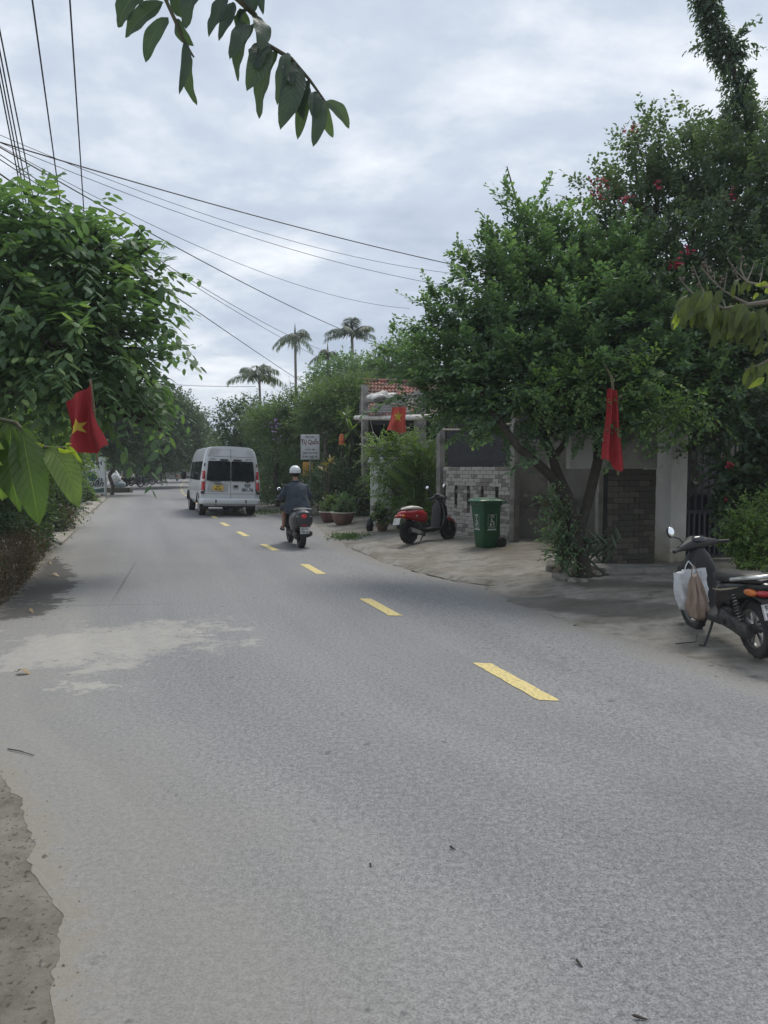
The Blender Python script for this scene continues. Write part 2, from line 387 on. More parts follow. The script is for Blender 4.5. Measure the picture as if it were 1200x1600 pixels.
trk = A.n('ShaderNodeCombineXYZ'); A.t.links.new(A.math('MULTIPLY', ledge, 1.15), trk.inputs[0]); sy_ = A.n('ShaderNodeSeparateXYZ'); A.t.links.new(A.co, sy_.inputs[0]); A.t.links.new(A.math('MULTIPLY', sy_.outputs[1], .09), trk.inputs[1])
tn = A.noise(1.0, 5, .55, trk.outputs[0])
col = A.mix(1.0, col, A.mix(A.rng(tn, .35, .65), (.90, .90, .91), (1.09, 1.085, 1.075)), 'MULTIPLY')
edirt = A.rng(A.math('ADD', ledge, A.math('MULTIPLY', A.math('SUBTRACT', A.noise(7, 7, .75), .5), .9)), .20, .02)
col = A.mix(A.math('MULTIPLY', edirt, .9), col, A.mix(fine, (.14, .128, .10), (.31, .29, .24)))
hgt = A.math('ADD', fine, A.math('MULTIPLY', chip, .6))
nrm_ = A.bump(hgt, .55, .005)
asphalt = A.done(col, A.rng(fine, .3, .7, .85, .7), nrm_, .4)

# --- pale, weathered concrete of the forecourt
C = NT('forecourt concrete')
cf = C.noise(40, 7, .85); cm = C.noise(7, 7, .62); cb = C.noise(1.1, 6, .6)
col = C.mix(C.rng(cm, .3, .7), (.165, .157, .138), (.285, .272, .242))
col = C.mix(C.rng(cb, .42, .62, 0, .7), col, (.115, .10, .072))
col = C.mix(C.rng(C.noise(3.2, 7, .7), .53, .64, 0, .6), col, (.072, .062, .046))
mnd = G(850, 858, .12)
col = C.mix(C.math('MULTIPLY', C.patch(mnd, 0, (1.5, .9), .5, 2.2, .4), .55), col, (.085, .068, .038))
sc_ = C.n('ShaderNodeVectorMath', operation='MULTIPLY'); sc_.inputs[1].default_value = (1.2, 9, 1); C.t.links.new(C.co, sc_.inputs[0])
strk = C.noise(1.0, 6, .6, sc_.outputs[0])
col = C.mix(C.math('MULTIPLY', C.rng(strk, .5, .66), .45), col, (.30, .285, .25))
re2 = C.attr('dist_edge')
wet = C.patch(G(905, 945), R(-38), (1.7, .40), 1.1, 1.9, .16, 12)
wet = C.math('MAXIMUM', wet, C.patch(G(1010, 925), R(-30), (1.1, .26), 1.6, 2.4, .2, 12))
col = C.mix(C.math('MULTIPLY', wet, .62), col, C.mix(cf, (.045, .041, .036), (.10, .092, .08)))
col = C.mix(C.math('MULTIPLY', C.rng(cf, .55, .75), .35), col, (.33, .315, .28))
forecourt = C.done(col, C.rng(wet, 0, 1, .9, .55), C.bump(C.math('ADD', cf, C.math('MULTIPLY', cm, 2)), .5, .008), .35)

# --- bare ground
D_ = NT('bare ground')
df = D_.noise(45, 7, .85); dm = D_.noise(5, 7, .65)
col = D_.mix(D_.rng(dm, .3, .7), (.15, .137, .108), (.33, .305, .25))
col = D_.mix(D_.math('MULTIPLY', D_.rng(df, .5, .72), .6), col, (.33, .31, .26))
col = D_.mix(D_.math('MULTIPLY', D_.rng(D_.noise(34, 3), .42, .32), .7), col, (.045, .04, .03))
bare = D_.done(col, .95, D_.bump(D_.math('ADD', df, dm), .9, .02), .2)

def strip(name, x0, x1, ys, nx, zf, m, skirt=0.0, attrs=None):
    vs, fs = [], []; vals = {k: [] for k in (attrs or {})}
    for y in ys:
        a, b = x0(y), x1(y)
        for i in range(nx + 1):
            t = i / nx; x = a + (b - a) * t; vs.append((x, y, zf(x, y)))
            for k, f in (attrs or {}).items(): vals[k].append(f(x, y))
    for j in range(len(ys) - 1):
        for i in range(nx): q = j * (nx + 1) + i; fs.append((q, q + 1, q + nx + 2, q + nx + 1))
    me = bpy.data.meshes.new(name); me.from_pydata(vs, [], fs); me.materials.append(m)
    for k, v in vals.items(): at = me.attributes.new(k, 'FLOAT', 'POINT'); at.data.foreach_set('value', v)
    me.polygons.foreach_set('use_smooth', [True] * len(fs)); me.update()
    return tag(link(name, me), kind='structure')
def yrange(*segs):
    o = []
    for a, b, st in segs: o += list(np.arange(a, b, st))
    return o + [segs[-1][1]]
gm = MB(); gm.sheet(lambda u, v: (-330 + 660 * u, -40 + 320 * v, -.16), 24, 16)
tag(gm.build('ground', bare, smooth=0), kind='structure')
rag = lambda y: (vnoise(y * 2.7, 1) - .5) * .02 + (vnoise(y * 8.3, 2) - .5) * .05 + (vnoise(y * 21, 3) - .5) * .03 + (vnoise(y * 47, 4) - .5) * .012
ys = yrange((-20, 1.2, .8), (1.2, 9, .016), (9, 18, .12), (18, 60, .8), (60, 255, 4))
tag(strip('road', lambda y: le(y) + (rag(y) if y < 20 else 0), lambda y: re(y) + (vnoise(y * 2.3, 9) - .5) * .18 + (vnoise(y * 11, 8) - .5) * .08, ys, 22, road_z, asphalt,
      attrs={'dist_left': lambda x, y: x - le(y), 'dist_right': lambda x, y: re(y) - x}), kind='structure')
# ground of the left side: bare earth that meets the asphalt a little lower, then rises behind the hedge
strip('verge', lambda y: le(y) - 9, lambda y: le(y) + .35, ys[::2] + ([ys[-1]] if len(ys) % 2 == 0 else []), 16, lambda x, y: -.002 + .06 * min(1, max(0, (le(y) - x - .6) / 2)), bare)
# forecourt on the right: rises from the asphalt edge to the property line
def court_z(x, y):
    u = max(0.0, (x - re(y)) * .8); t = min(1, u / 1.5); t = t * t * (3 - 2 * t)
    z = road_z(re(y), y) - .012 + t * (.15 if y > 9.5 else .12)
    m_ = mnd; z += .10 * math.exp(-(((x - m_.x) / .75) ** 2 + ((y - m_.y) / .8) ** 2))
    return z + (vnoise2(x * 1.3, y * 1.3, 7) - .5) * .03 * t
strip('pavement', lambda y: re(y) - .3, lambda y: re(y) + 9.5, yrange((-20, 4, 1), (4, 26, .12), (26, 120, 2)), 60, lambda x, y: court_z(x, y) - (.03 if x < re(y) - .1 else 0), forecourt,
      attrs={'dist_edge': lambda x, y: x - re(y)})
# raised concrete lip along the edge of the forecourt slab
lip = MB(); pts = [G(*p) for p in ((548, 853), (600, 876), (660, 893), (720, 905), (790, 913), (858, 914))]
def on_line(t):
    t *= len(pts) - 1; i = min(int(t), len(pts) - 2); return pts[i].lerp(pts[i + 1], t - i)
lip.sheet(lambda u, v: (lambda p: (p.x + v * .55 + (vnoise(u * 31, 5) - .5) * .06 * (1 - v), p.y + v * .5, road_z(p.x, p.y) + (.0 if v == 0 else .042 + .01 * v + .022 * min(1, v * 1.2)) + (vnoise(u * 40, 6) - .5) * .01))(on_line(u)), 60, 6)
tag(lip.build('kerb', forecourt), kind='structure')

# yellow centre dashes
ym = NT('worn yellow paint')
yf = ym.noise(75, 5, .7); yc = ym.mix(ym.rng(yf, .3, .7), (.56, .45, .17), (.74, .61, .27)); yc = ym.mix(ym.rng(ym.noise(30, 7, .85), .50, .64, 0, .9), yc, (.17, .16, .14))
yellow = ym.done(yc, .7, ym.bump(yf, .35, .006), .35)
dash_y = [(5.35, 6.39), (8.46, 9.57), (11.8, 13.0), (15.15, 16.4), (18.3, 19.6), (21.5, 22.8)] + [(24.9 + 3.25 * k, 26.1 + 3.25 * k) for k in range(26)]
for k, (a, b) in enumerate(dash_y):
    mb = MB(); n_ = 26 if k < 6 else 4; dx = (cl(b) - cl(a)) / (b - a)
    hw = .072
    def dash(u, v, a=a, b=b):
        y = a + (b - a) * v; e_ = (vnoise(v * 43 + k * 9, k) - .5) * .012
        x = cl(y) + (u - .5) * 2 * (hw + (e_ if u in (0, 1) else 0)) * 1.06
        return (x, y + (vnoise(u * 7 + k, 3) - .5) * .03 * (1 if v in (0, 1) else 0), road_z(x, y) + .004)
    mb.sheet(dash, 4, n_); tag(mb.build('road_marking', yellow, smooth=0), kind='structure')

# ================================================================== BUILDINGS AND WALLS ON THE RIGHT
plaster = mat('grey plaster', (.27, .258, .228), .9, var=.22, scale=2.5, bump=.3, bscale=30, grime=(.055, .05, .04), gscale=1.6, glo=.5, ghi=.75)
plaster_w = mat('whitewashed and lit-panel plaster', (.43, .43, .40), .85, var=.08, scale=3, bump=.2, bscale=40, grime=(.20, .18, .13), gscale=2.2, glo=.56, ghi=.8)
conc = mat('old concrete post', (.26, .25, .225), .9, var=.2, scale=5, bump=.4, bscale=35, grime=(.09, .085, .07), gscale=4)
mortar = mat('mortar', (.085, .08, .07), .95, var=.25, scale=12, bump=.4)
brickA = mat('grey brick', (.42, .395, .36), .9, var=.22, scale=9, bump=.5, bscale=50, grime=(.10, .09, .08), gscale=5, glo=.55, ghi=.8)
brickB = mat('grey brick weathered', (.33, .305, .27), .9, var=.25, scale=8, bump=.5, bscale=50, grime=(.07, .06, .05), gscale=5)
brickC = mat('mossy dark brick', (.095, .088, .07), .95, var=.4, scale=7, bump=.6, bscale=45, grime=(.045, .044, .034), gscale=4)
brickD = mat('faded dark brick', (.15, .135, .11), .95, var=.35, scale=7, bump=.6, bscale=45, grime=(.06, .055, .045), gscale=4)
void = mat('shade-dark surface', (.035, .036, .04), .9, var=.2)  # near-black colour stands in for the shade indoors
metal_d = mat('dark painted gate steel', (.022, .024, .028), .55, .3, var=.2, bump=.1)
sheetm = mat('weathered corrugated sheet', (.16, .175, .185), .55, .5, var=.2, scale=3, grime=(.09, .07, .05), gscale=3)
whitep = mat('white pvc pipe', (.66, .62, .58), .5, var=.06, grime=(.35, .33, .28), gscale=3)
bamboo = mat('pale bamboo rail', (.42, .38, .29), .7, var=.15, scale=12)

def wall_frame(a, b):                      # unit vectors along a wall a->b and outwards (towards the camera)
    u = Vector((b.x - a.x, b.y - a.y, 0)); L = u.length; u.normalize(); n = Vector((u.y, -u.x, 0))
    if n.y > 0: n = -n
    return u, n, L
_bm = {}
def brick_mesh(l, h, t, m, k):
    key = (round(l, 2), m.name, k)
    if key not in _bm:
        mb = MB(); mb.box((0, 0, 0), (l - .008, t, h - .008), bev=0)
        for i in range(8):
            v = mb.v[i]; mb.v[i] = (v[0] + rnd.uniform(-.0035, .0035), v[1] + rnd.uniform(-.006, .006), v[2] + rnd.uniform(-.003, .003))
        _bm[key] = mb.mesh('brick', m, smooth=0)
    return _bm[key]
def brickwork(root, a, u, n, L, z0, z1, bl, bh, mats, slots=(), depth=.09):
    rz = math.atan2(u.y, u.x); rows = round((z1 - z0) / bh); bh = (z1 - z0) / rows
    for r in range(rows):
        zc = z0 + (r + .5) * bh; cuts = [(0, L)]
        for s0, s1, ra, rb in slots:
            if ra <= r < rb:
                nc = []
                for c0, c1 in cuts:
                    if s0 >= c1 or s1 <= c0: nc.append((c0, c1))
                    else:
                        if s0 > c0: nc.append((c0, s0))
                        if s1 < c1: nc.append((s1, c1))
                cuts = nc
        for c0, c1 in cuts:
            s = c0; first = bl * (.5 if r % 2 else 1)
            while s < c1 - .01:
                l = min(first, c1 - s); first = bl
                if c1 - s - l < .05: l = c1 - s
                o = link('brick', brick_mesh(round(l, 2), bh, depth, mats[rnd.randrange(len(mats))], rnd.randrange(3)), root)
                p = a + u * (s + l / 2) + n * (-depth / 2 + rnd.uniform(-.004, .006)); o.location = (p.x, p.y, zc); o.rotation_euler = (0, 0, rz); s += l

# pierced brick wall behind the red scooter
wa, wb = G(692, 834, .1), G(799, 847, .1)
u, n, L = wall_frame(wa, wb); wz0, wz1 = .04, 1.66
bw = empty('brick_wall', (0, 0, 0), 0, 'waist-high grey brick wall pierced by tall narrow slots, behind the green bin', 'brick wall')
slots = [(L * f - .05, L * f + .055, r0, r1) for f, r0, r1 in ((.205, 8, 14), (.395, 7, 14), (.595, 7, 14), (.80, 6, 14))]
slots = [(-.1, .10, 9, 14)] + slots
brickwork(bw, wa, u, n, L, wz0, wz1, .205, .085, [brickA, brickA, brickB], slots)
mb = MB()
bh_ = (wz1 - wz0) / 19
def wall_piece(mb, a, u, n, s0, s1, z0, z1, back, th):
    p = a + u * ((s0 + s1) / 2) - n * (back + th / 2)
    mb.box((p.x, p.y, (z0 + z1) / 2), (s1 - s0, th, z1 - z0), rot=math.atan2(u.y, u.x))
for r0, r1, cut in ((0, 6, 0), (14, 19, 0), (6, 14, 1)):
    z0, z1 = wz0 + r0 * bh_ + (0 if r0 else -.05), wz0 + r1 * bh_ - (.012 if r1 == 19 else 0)
    if not cut: wall_piece(mb, wa, u, n, 0.002, L - .002, z0, z1, .013, .07)
    else:
        s = .1
        for s0, s1, _, _ in slots[1:]: wall_piece(mb, wa, u, n, s, s0 - .004, z0, z1, .013, .07); s = s1 + .004
        wall_piece(mb, wa, u, n, s, L - .002, z0, z1, .013, .07)
mb.build('mortar_bed', mortar, bw, smooth=0)
mb = MB(); wall_piece(mb, wa, u, n, .02, L - .42, wz0, wz1 - .1, .35, .03); mb.build('shade_backing', void, bw, smooth=0)  # dark sheet added so the slots show a shaded interior

def post(px, py, h, s, name='fence_post', label='', m=conc, z=.1, rz=.5, dz=0):
    p = G(px, py, z); mb = MB()
    mb.box((0, 0, (h - .1) / 2), (s, s, h + .1), bev=.012, taper=.94)
    o = mb.build(name, m); o.location = (p.x, p.y, z + dz); o.rotation_euler = (0, 0, rz)
    tag(o, label, 'post', 'concrete posts of the fenced house'); return o
post(803, 849, 2.75, .15, label='tall square concrete post at the right end of the pierced brick wall', rz=math.atan2(u.y, u.x))
post(688, 833, 2.85, .16, label='tall concrete post where the pierced brick wall meets the big green shrub', rz=math.atan2(u.y, u.x))
# shade net over a wire mesh
netm = mat('black shade net', (.03, .032, .038), .8, var=.3, scale=30); wirem = mat('galvanised wire', (.19, .20, .21), .5, .6, var=.2)
sn = empty('net_screen', (0, 0, 0), 0, 'dark shade net and chicken wire stretched above the pierced brick wall', 'net')
mb = MB(); za_, zb_ = wz1 + .02, wz1 + .76
mb.sheet(lambda s, v: tuple(wa + u * (.06 + s * (L - .12)) - n * (.07 + .025 * math.sin(s * 9 + v * 4) * v) + Vector((0, 0, za_ - .1 + (zb_ - za_) * v - .05 * math.sin(s * 3.1) * v))), 40, 10); mb.build('shade_cloth', netm, sn)
mb = MB(); sp = .062; hh = 1.12
for dr in (1, -1):
    k = -hh
    while k < L:
        s0, z0, s1, z1 = k, 0, k + hh, hh
        if s0 < .06: z0 += (.06 - s0); s0 = .06
        if s1 > L - .06: z1 -= (s1 - L + .06); s1 = L - .06
        if s1 > s0 + .02:
            if dr < 0: s0, s1 = L - s0, L - s1
            pa, pb = wa + u * s0 - n * .045 + Vector((0, 0, za_ + z0)), wa + u * s1 - n * .045 + Vector((0, 0, za_ + z1))
            mb.tube([pa, pb], .0022, n=3, caps=False)
        k += sp
tag(mb.build('wire_mesh', wirem, sn, smooth=0), kind='stuff')
mb = MB(); mb.tube([tuple(wa + u * (L * t) + n * .01 + Vector((0, 0, zb_ + .0 - .05 * math.sin(t * 3.1) + .03 * t))) for t in [i / 10 for i in range(11)]], .02, n=8)
mb.build('top_rail', bamboo, sn)

# plain rendered walls and dark brick wall left of the gate pillar
def plain_wall(name, pa, pb, z0, z1, th, m, label, cat='wall', back=0):
    u, n, L = wall_frame(pa, pb); mb = MB(); wall_piece(mb, pa, u, n, 0, L, z0, z1, back, th); o = mb.build(name, m, smooth=0); return tag(o, label, cat)
plain_wall('rendered_wall', G(790, 846, .1) + Vector((-.15, .7, 0)), G(960, 846, .1) + Vector((.3, .7, 0)), -.1, 2.25, .14, plaster, 'grey rendered boundary wall in the recess right of the green bin')
p_ = G(872, 852, .1); mb = MB(); mb.box((0, 0, 1.1), (.26, .26, 2.4), bev=.015); o = mb.build('wall_pier', plaster); o.location = (p_.x, p_.y + .3, 0); tag(o, 'square rendered pier behind the trunk of the big leaning tree', 'pier')
ba, bb = G(948, 884, .12), G(1023, 879, .12); u2, n2, L2 = wall_frame(ba, bb)
db = empty('brick_wall', (0, 0, 0), 0, 'dark mossy brick wall between the leaning tree and the white gate pillar', 'brick wall')
brickwork(db, ba, u2, n2, L2, .1, 1.62, .21, .088, [brickC, brickC, brickD])
mb = MB(); wall_piece(mb, ba, u2, n2, 0.002, L2 - .002, 0, 1.61, .012, .1); mb.build('mortar_bed', mat('dark mortar', (.02, .02, .018), .95), db, smooth=0)
panels = empty('lintel_wall', (0, 0, 0), 0, 'grey concrete panels set over the dark mossy brick wall', 'wall')
for s0, s1, m in ((-.74, -.24, plaster_w), (-.238, .02, plaster), (.022, L2 - .01, plaster)):  # left panel takes the pale plaster to imitate light falling on it
    mb = MB(); wall_piece(mb, ba, u2, n2, s0, s1, 1.625, 2.27, -.02, .1); mb.build('panel', m, panels, smooth=0)
# gate pillar
pp = G(1048, 881, .1); pil = empty('gate_pillar', (pp.x + .0, pp.y + .32, 0), R(45 - 5), 'white square gate pillar stained ochre at its foot, beside the dark gate', 'pillar')
pw = NT('pillar paint')
pz = pw.n('ShaderNodeSeparateXYZ'); pw.t.links.new(pw.co, pz.inputs[0]); nz_ = pw.noise(4, 6, .6)
hz_ = pw.math('ADD', pz.outputs[2], pw.math('MULTIPLY', pw.math('SUBTRACT', nz_, .5), .5))
c_ = pw.mix(pw.rng(nz_, .3, .7), (.56, .55, .52), (.66, .65, .61)); c_ = pw.mix(pw.rng(hz_, .75, .2, 0, .75), c_, (.30, .25, .155)); c_ = pw.mix(pw.rng(pw.noise(9, 6, .7), .6, .72, 0, .5), c_, (.2, .18, .15))
c_ = pw.mix(pw.rng(hz_, .16, .06, 0, .8), c_, (.08, .075, .06))
pillar_m = pw.done(c_, .85, pw.bump(pw.noise(40), .2, .01))
mb = MB(); mb.box((0, 0, 1.2), (.50, .50, 2.6), bev=.012); mb.build('shaft', pillar_m, pil)
mb = MB(); mb.box((0, 0, 2.54), (.60, .60, .1), bev=.015); mb.build('cap', pillar_m, pil)
mb = MB(); mb.ball((-.256, .03, 1.93), (.012, .03, .09), 8, 6); mb.build('plaque', conc, pil)
# concrete step
mb = MB(); sp0 = G(950, 901, .06); mb.prism([(0, 0), (1.05, .12), (1.25, .55), (-.15, .62)], (sp0.x - .05, sp0.y - .05, -.08), (1, 0, 0), (0, 1, 0), .26); o = mb.build('step', conc, smooth=0); tag(o, 'low concrete step in front of the dark mossy brick wall', 'step')
# gate
ga = Vector((pp.x + .36, pp.y + .36, 0)); gb = ga + Vector((3.2, .75, 0)); ug, ng, Lg = wall_frame(ga, gb)
gate = empty('metal_gate', (0, 0, 0), 0, 'dark steel gate with vertical bars and pale flower ornaments, right of the white pillar', 'gate')
def gpt(s, z, o=0.0): return tuple(ga + ug * s + ng * o + Vector((0, 0, z)))
for k in range(26):
    mb = MB(); s = .06 + k * .122; mb.box(gpt(s, 1.56), (.024, .024, 1.3), rot=math.atan2(ug.y, ug.x)); mb.build('bar', metal_d, gate, smooth=0)
for k in range(32):
    mb = MB(); s = .05 + k * .099
    mb.tube([gpt(s, .2, .005), gpt(s, .9, .005)], .022, n=6); mb.build('rib', mat('blue grey gate sheet', (.05, .056, .065), .5, .4), gate)
for z, h in ((.17, .06), (.91, .06), (2.2, .05)):
    mb = MB(); c = Vector(gpt(Lg / 2, z)); mb.box(c, (Lg, .045, h), rot=math.atan2(ug.y, ug.x)); mb.build('rail', metal_d, gate, smooth=0)
mb = MB(); c = Vector(gpt(Lg / 2, .54, -.02)); mb.box(c, (Lg, .006, .7), rot=math.atan2(ug.y, ug.x)); mb.build('sheet', metal_d, gate, smooth=0)
orn = mat('pale enamel flower', (.55, .53, .48), .5)
for k, (s, z, r) in enumerate(((.21, 1.95, .035), (.36, 1.93, .055), (.3, 1.68, .032), (.16, 1.42, .05), (.55, 2.1, .03), (.72, 1.84, .10), (1.02, 2.04, .035), (1.3, 1.9, .05))):
    mb = MB()
    for q in range(6):
        a = q * math.pi / 3; cc = Vector(gpt(s + math.cos(a) * r * .6, z + math.sin(a) * r * .6, .03))
        mb.tube([cc + (ug * math.cos(b) + Vector((0, 0, math.sin(b)))) * r * .36 for b in [i * math.pi / 4 for i in range(9)]], r * .09 + .0015, n=4)
    mb.build('flower_ornament', orn, gate)
mb = MB(); c = Vector(gpt(1.55, 2.48)); mb.box(c, (3.3, .3, .26), rot=math.atan2(ug.y, ug.x), bev=.01); o = mb.build('gate_beam', plaster); tag(o, 'grey concrete beam spanning over the dark steel gate', 'beam')

# house behind the gate; dark walls and canopy slab added for darkness
hb = empty('shade_canopy_house', (0, 0, 0), 0, 'dark-walled house behind the gate and tree, its flat concrete canopy added for shade', 'house')
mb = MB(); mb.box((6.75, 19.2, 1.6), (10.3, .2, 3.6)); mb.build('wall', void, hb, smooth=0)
mb = MB(); mb.box((7.9, 16.85, 3.05), (8.0, 4.5, .22), bev=.02); mb.build('roof', plaster, hb)
mb = MB(); mb.box((11.8, 16.5, 1.5), (.2, 4.8, 3.0)); mb.build('side_wall', plaster, hb, smooth=0)
for x in (4.2, 6.6, 9.0): mb = MB(); mb.box((x, 14.7, 1.46), (.24, .24, 3.0), bev=.01); mb.build('column', plaster, hb)
mb = MB(); mb.box((5.2, 19.07, 1.2), (1.1, .06, 2.3)); d_ = mb.build('door', mat('brown door', (.05, .035, .025), .5), hb, smooth=0)
mb = MB(); mb.ball((4.75, 19.02, 1.1), .03, 8, 6); mb.build('handle', wirem, d_)
mb = MB(); mb.box((7.6, 19.07, 1.5), (1.4, .05, 1.2)); wq = mb.build('window', metal_d, hb, smooth=0)
mb = MB(); mb.box((7.6, 19.03, 1.5), (1.25, .02, 1.05)); mb.build('pane', mat('dark glass', (.02, .025, .03), .1), wq, smooth=0)

# ---------------- open house with tiled roof, left of the fence
hA = empty('tiled_house', (0, 0, 0), 0, 'open-sided house with red tiled roof and white pipe behind the big green shrub', 'house')
tileA = mat('red clay tile', (.24, .085, .06), .85, var=.3, scale=5, bump=.3, grime=(.05, .042, .035), gscale=2.4, glo=.46, ghi=.58)
e0, e1 = W(566, 657, 25.5), W(694, 660, 23.4); r0, r1 = W(569, 597, 29.5), W(706, 602, 27.2)
mb = MB(); NR, NC = 10, 24
sl = ((r0 - e0).normalized()); al = (e1 - e0).normalized(); nn_ = al.cross(sl).normalized()
if nn_.z < 0: nn_ = -nn_
for r in range(NR):
    for c in range(NC):
        t0, t1 = r / NR, (r + 1.18) / NR; s0, s1 = c / NC, (c + 1) / NC
        def q(s, t): return (e0.lerp(e1, s)).lerp(r0.lerp(r1, s), t)
        jit = rnd.uniform(-.012, .018); sm_ = (s0 + s1) / 2
        a, b, c2, d, mA, mB = q(s0, t0), q(s1, t0), q(s1, t1), q(s0, t1), q(sm_, t0), q(sm_, t1)
        h0, h1 = nn_ * (.05 + jit), nn_ * (.012 + jit)
        vs = [a + h0, mA + h0 + nn_ * .05, b + h0, c2 + h1, mB + h1 + nn_ * .05, d + h1, a + h0 - nn_ * .025, mA + h0 + nn_ * .02, b + h0 - nn_ * .025]
        mb.add(vs, [(0, 1, 4, 5), (1, 2, 3, 4), (0, 6, 7, 1), (1, 7, 8, 2)])
rf = MB(); rf.add([e0, e1, r1, r0, e0 - Vector((0, 0, .12)), e1 - Vector((0, 0, .12)), r1 - Vector((0, 0, .12)), r0 - Vector((0, 0, .12))], [(0, 1, 2, 3), (4, 7, 6, 5), (0, 4, 5, 1), (2, 6, 7, 3), (0, 3, 7, 4), (1, 5, 6, 2)])
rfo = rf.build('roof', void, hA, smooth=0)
tag(mb.build('roof_tile', tileA, rfo, smooth=0), kind='stuff')
mb = MB(); mb.tube([r0 + Vector((-.02, 0, .05)), r1 + Vector((0, 0, .05))], .09, n=8); mb.build('ridge_cap', tileA, rfo)
mb = MB(); bo = Vector((-.06, 0, -.02)); mb.prism([(0, 0), (1, 0)], e0, sl, nn_, .01) if False else mb.tube([e0 + bo - sl * .2, r0 + bo], .06, n=4); mb.build('barge_board', mat('dark barge board', (.04, .035, .03), .8), hA)
# back slope
b0, b1 = r0 + Vector((0, 4, -1.7)), r1 + Vector((0, 4, -1.7))
rf2 = MB(); rf2.add([r0, r1, b1, b0, r0 - Vector((0, 0, .1)), r1 - Vector((0, 0, .1)), b1 - Vector((0, 0, .1)), b0 - Vector((0, 0, .1))], [(0, 1, 2, 3), (4, 7, 6, 5), (0, 4, 5, 1), (2, 6, 7, 3), (0, 3, 7, 4), (1, 5, 6, 2)]); rf2.build('rear_roof', tileA, hA, smooth=0)
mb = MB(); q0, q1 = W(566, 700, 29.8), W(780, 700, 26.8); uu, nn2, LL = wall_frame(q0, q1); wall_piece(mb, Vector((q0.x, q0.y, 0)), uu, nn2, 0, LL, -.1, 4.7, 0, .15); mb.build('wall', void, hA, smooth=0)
for (px, d, wd, top) in ((570, 25.0, .19, 4.2), (656, 21.0, .26, 3.6)):
    p = W(px, 730, d); mb = MB(); mb.box((p.x, p.y, top / 2), (wd, wd, top + .2), bev=.012, rot=.4); mb.build('post', conc, hA)
pa, pb = W(556, 653, 24.6), W(690, 652, 18.4); mb = MB(); mb.tube([pa, pb], .075, n=12); mb.build('gutter_pipe', whitep, hA)
# half-height corrugated sheet
s0_, s1_ = W(568, 730, 26), W(694, 730, 19.2); us, ns, Ls = wall_frame(s0_, s1_); mb = MB()
mb.sheet(lambda a, v: tuple(Vector((s0_.x, s0_.y, 0)) + us * (a * Ls) + ns * (.018 * math.sin(v * 95)) + Vector((0, 0, -.05 + v * 2.35))), 6, 90); mb.build('half_wall', sheetm, hA)
mb = MB(); mb.tube([Vector((s0_.x, s0_.y, 2.32)), Vector((s1_.x, s1_.y, 2.32))], .03, n=6); mb.build('half_wall_rail', conc, hA)
# awning of dark sheets
aw = mat('rusty dark sheet', (.03, .03, .03), .7, .2, var=.3, scale=3)
a0, a1, a2, a3 = W(563, 645, 23.2), W(640, 646, 20.5), W(650, 615, 23.2), W(607, 622, 25.5)
mb = MB(); mb.sheet(lambda s, v: tuple((a0.lerp(a1, s)).lerp(a3.lerp(a2, s), v) + Vector((0, 0, .02 * math.sin(v * 40)))), 4, 48)
me_ = mb.build('awning', aw, hA)
so = me_.modifiers.new('solid', 'SOLIDIFY'); so.thickness = .012
tarp = mat('pale tarp', (.6, .59, .55), .7, var=.06)
for px, py, d, rr in ((588, 622, 24.6, (.30, .25, .13)), (598, 617, 25.0, (.2, .2, .09)), (611, 619, 24.4, (.2, .2, .13))):
    mb = MB(); p = W(px, py, d); mb.ball(p, rr, 14, 8)
    mb.v = [(x + (vnoise2(x * 9, z * 9, 2) - .5) * .2, y, z + (vnoise2(x * 10, y * 10, 3) - .5) * .16) for x, y, z in mb.v]
    tag(mb.build('tarp_bundle', tarp), {588: 'larger pale folded tarp on the left of the dark awning', 598: 'pale tarp heaped behind the larger folded one on the dark awning', 611: 'small pale tarp on the right of the dark awning below the red tiles'}[px], 'tarp', 'tarps lying on the awning')
# drooping rope from the pipe
mb = MB(); mb.tube([W(578, 654, 24), W(583, 675, 23.6), W(594, 690, 23.2), W(604, 712, 22.8)], .012, n=5); mb.build('stay_rope', mat('pale rope', (.4, .37, .32), .8), hA)
# grey house further back
hg = empty('concrete_house', (0, 0, 0), 0, 'pale grey house with flat slab roof rising above the red tiles', 'house')
p = W(655, 730, 46); mb = MB(); mb.box((p.x, p.y + 3, 3.3), (7.0, 6, 6.8)); mb.build('wall', mat('pale grey render', (.36, .36, .345), .85, grime=(.2, .2, .18)), hg, smooth=0)
mb = MB(); mb.box((p.x, p.y + 3, 7.42), (8.2, 7.2, .28), bev=.02); mb.build('roof', mat('grey slab', (.30, .33, .36), .7), hg)
mb = MB(); mb.box((p.x, p.y + 3, 6.98), (7.05, 6.05, .12)); mb.build('cornice', conc, hg, smooth=0)
for k in range(3):
    mb = MB(); mb.box((p.x - 2.2 + 2.2 * k, p.y - .02, 4.6), (1.0, .08, 1.2)); f_ = mb.build('window', metal_d, hg, smooth=0)
    mb = MB(); mb.box((p.x - 2.2 + 2.2 * k, p.y - .07, 4.6), (.85, .03, 1.05)); mb.build('pane', MATS['dark glass'], f_, smooth=0)

# white gate column left of the shrub
p = G(598, 818, .1); wc = empty('gate_column', (p.x, p.y + .1, .0), R(-20), 'white rounded column with moulded cap beside the flower pots', 'column')
mb = MB(); mb.box((0, 0, .85), (.62, .42, 1.8), bev=.05); mb.build('shaft', plaster_w, wc)
mb = MB(); mb.box((0, 0, 1.80), (.72, .52, .08), bev=.02); mb.box((0, 0, 1.88), (.66, .46, .08), bev=.02); mb.build('cap', plaster_w, wc)
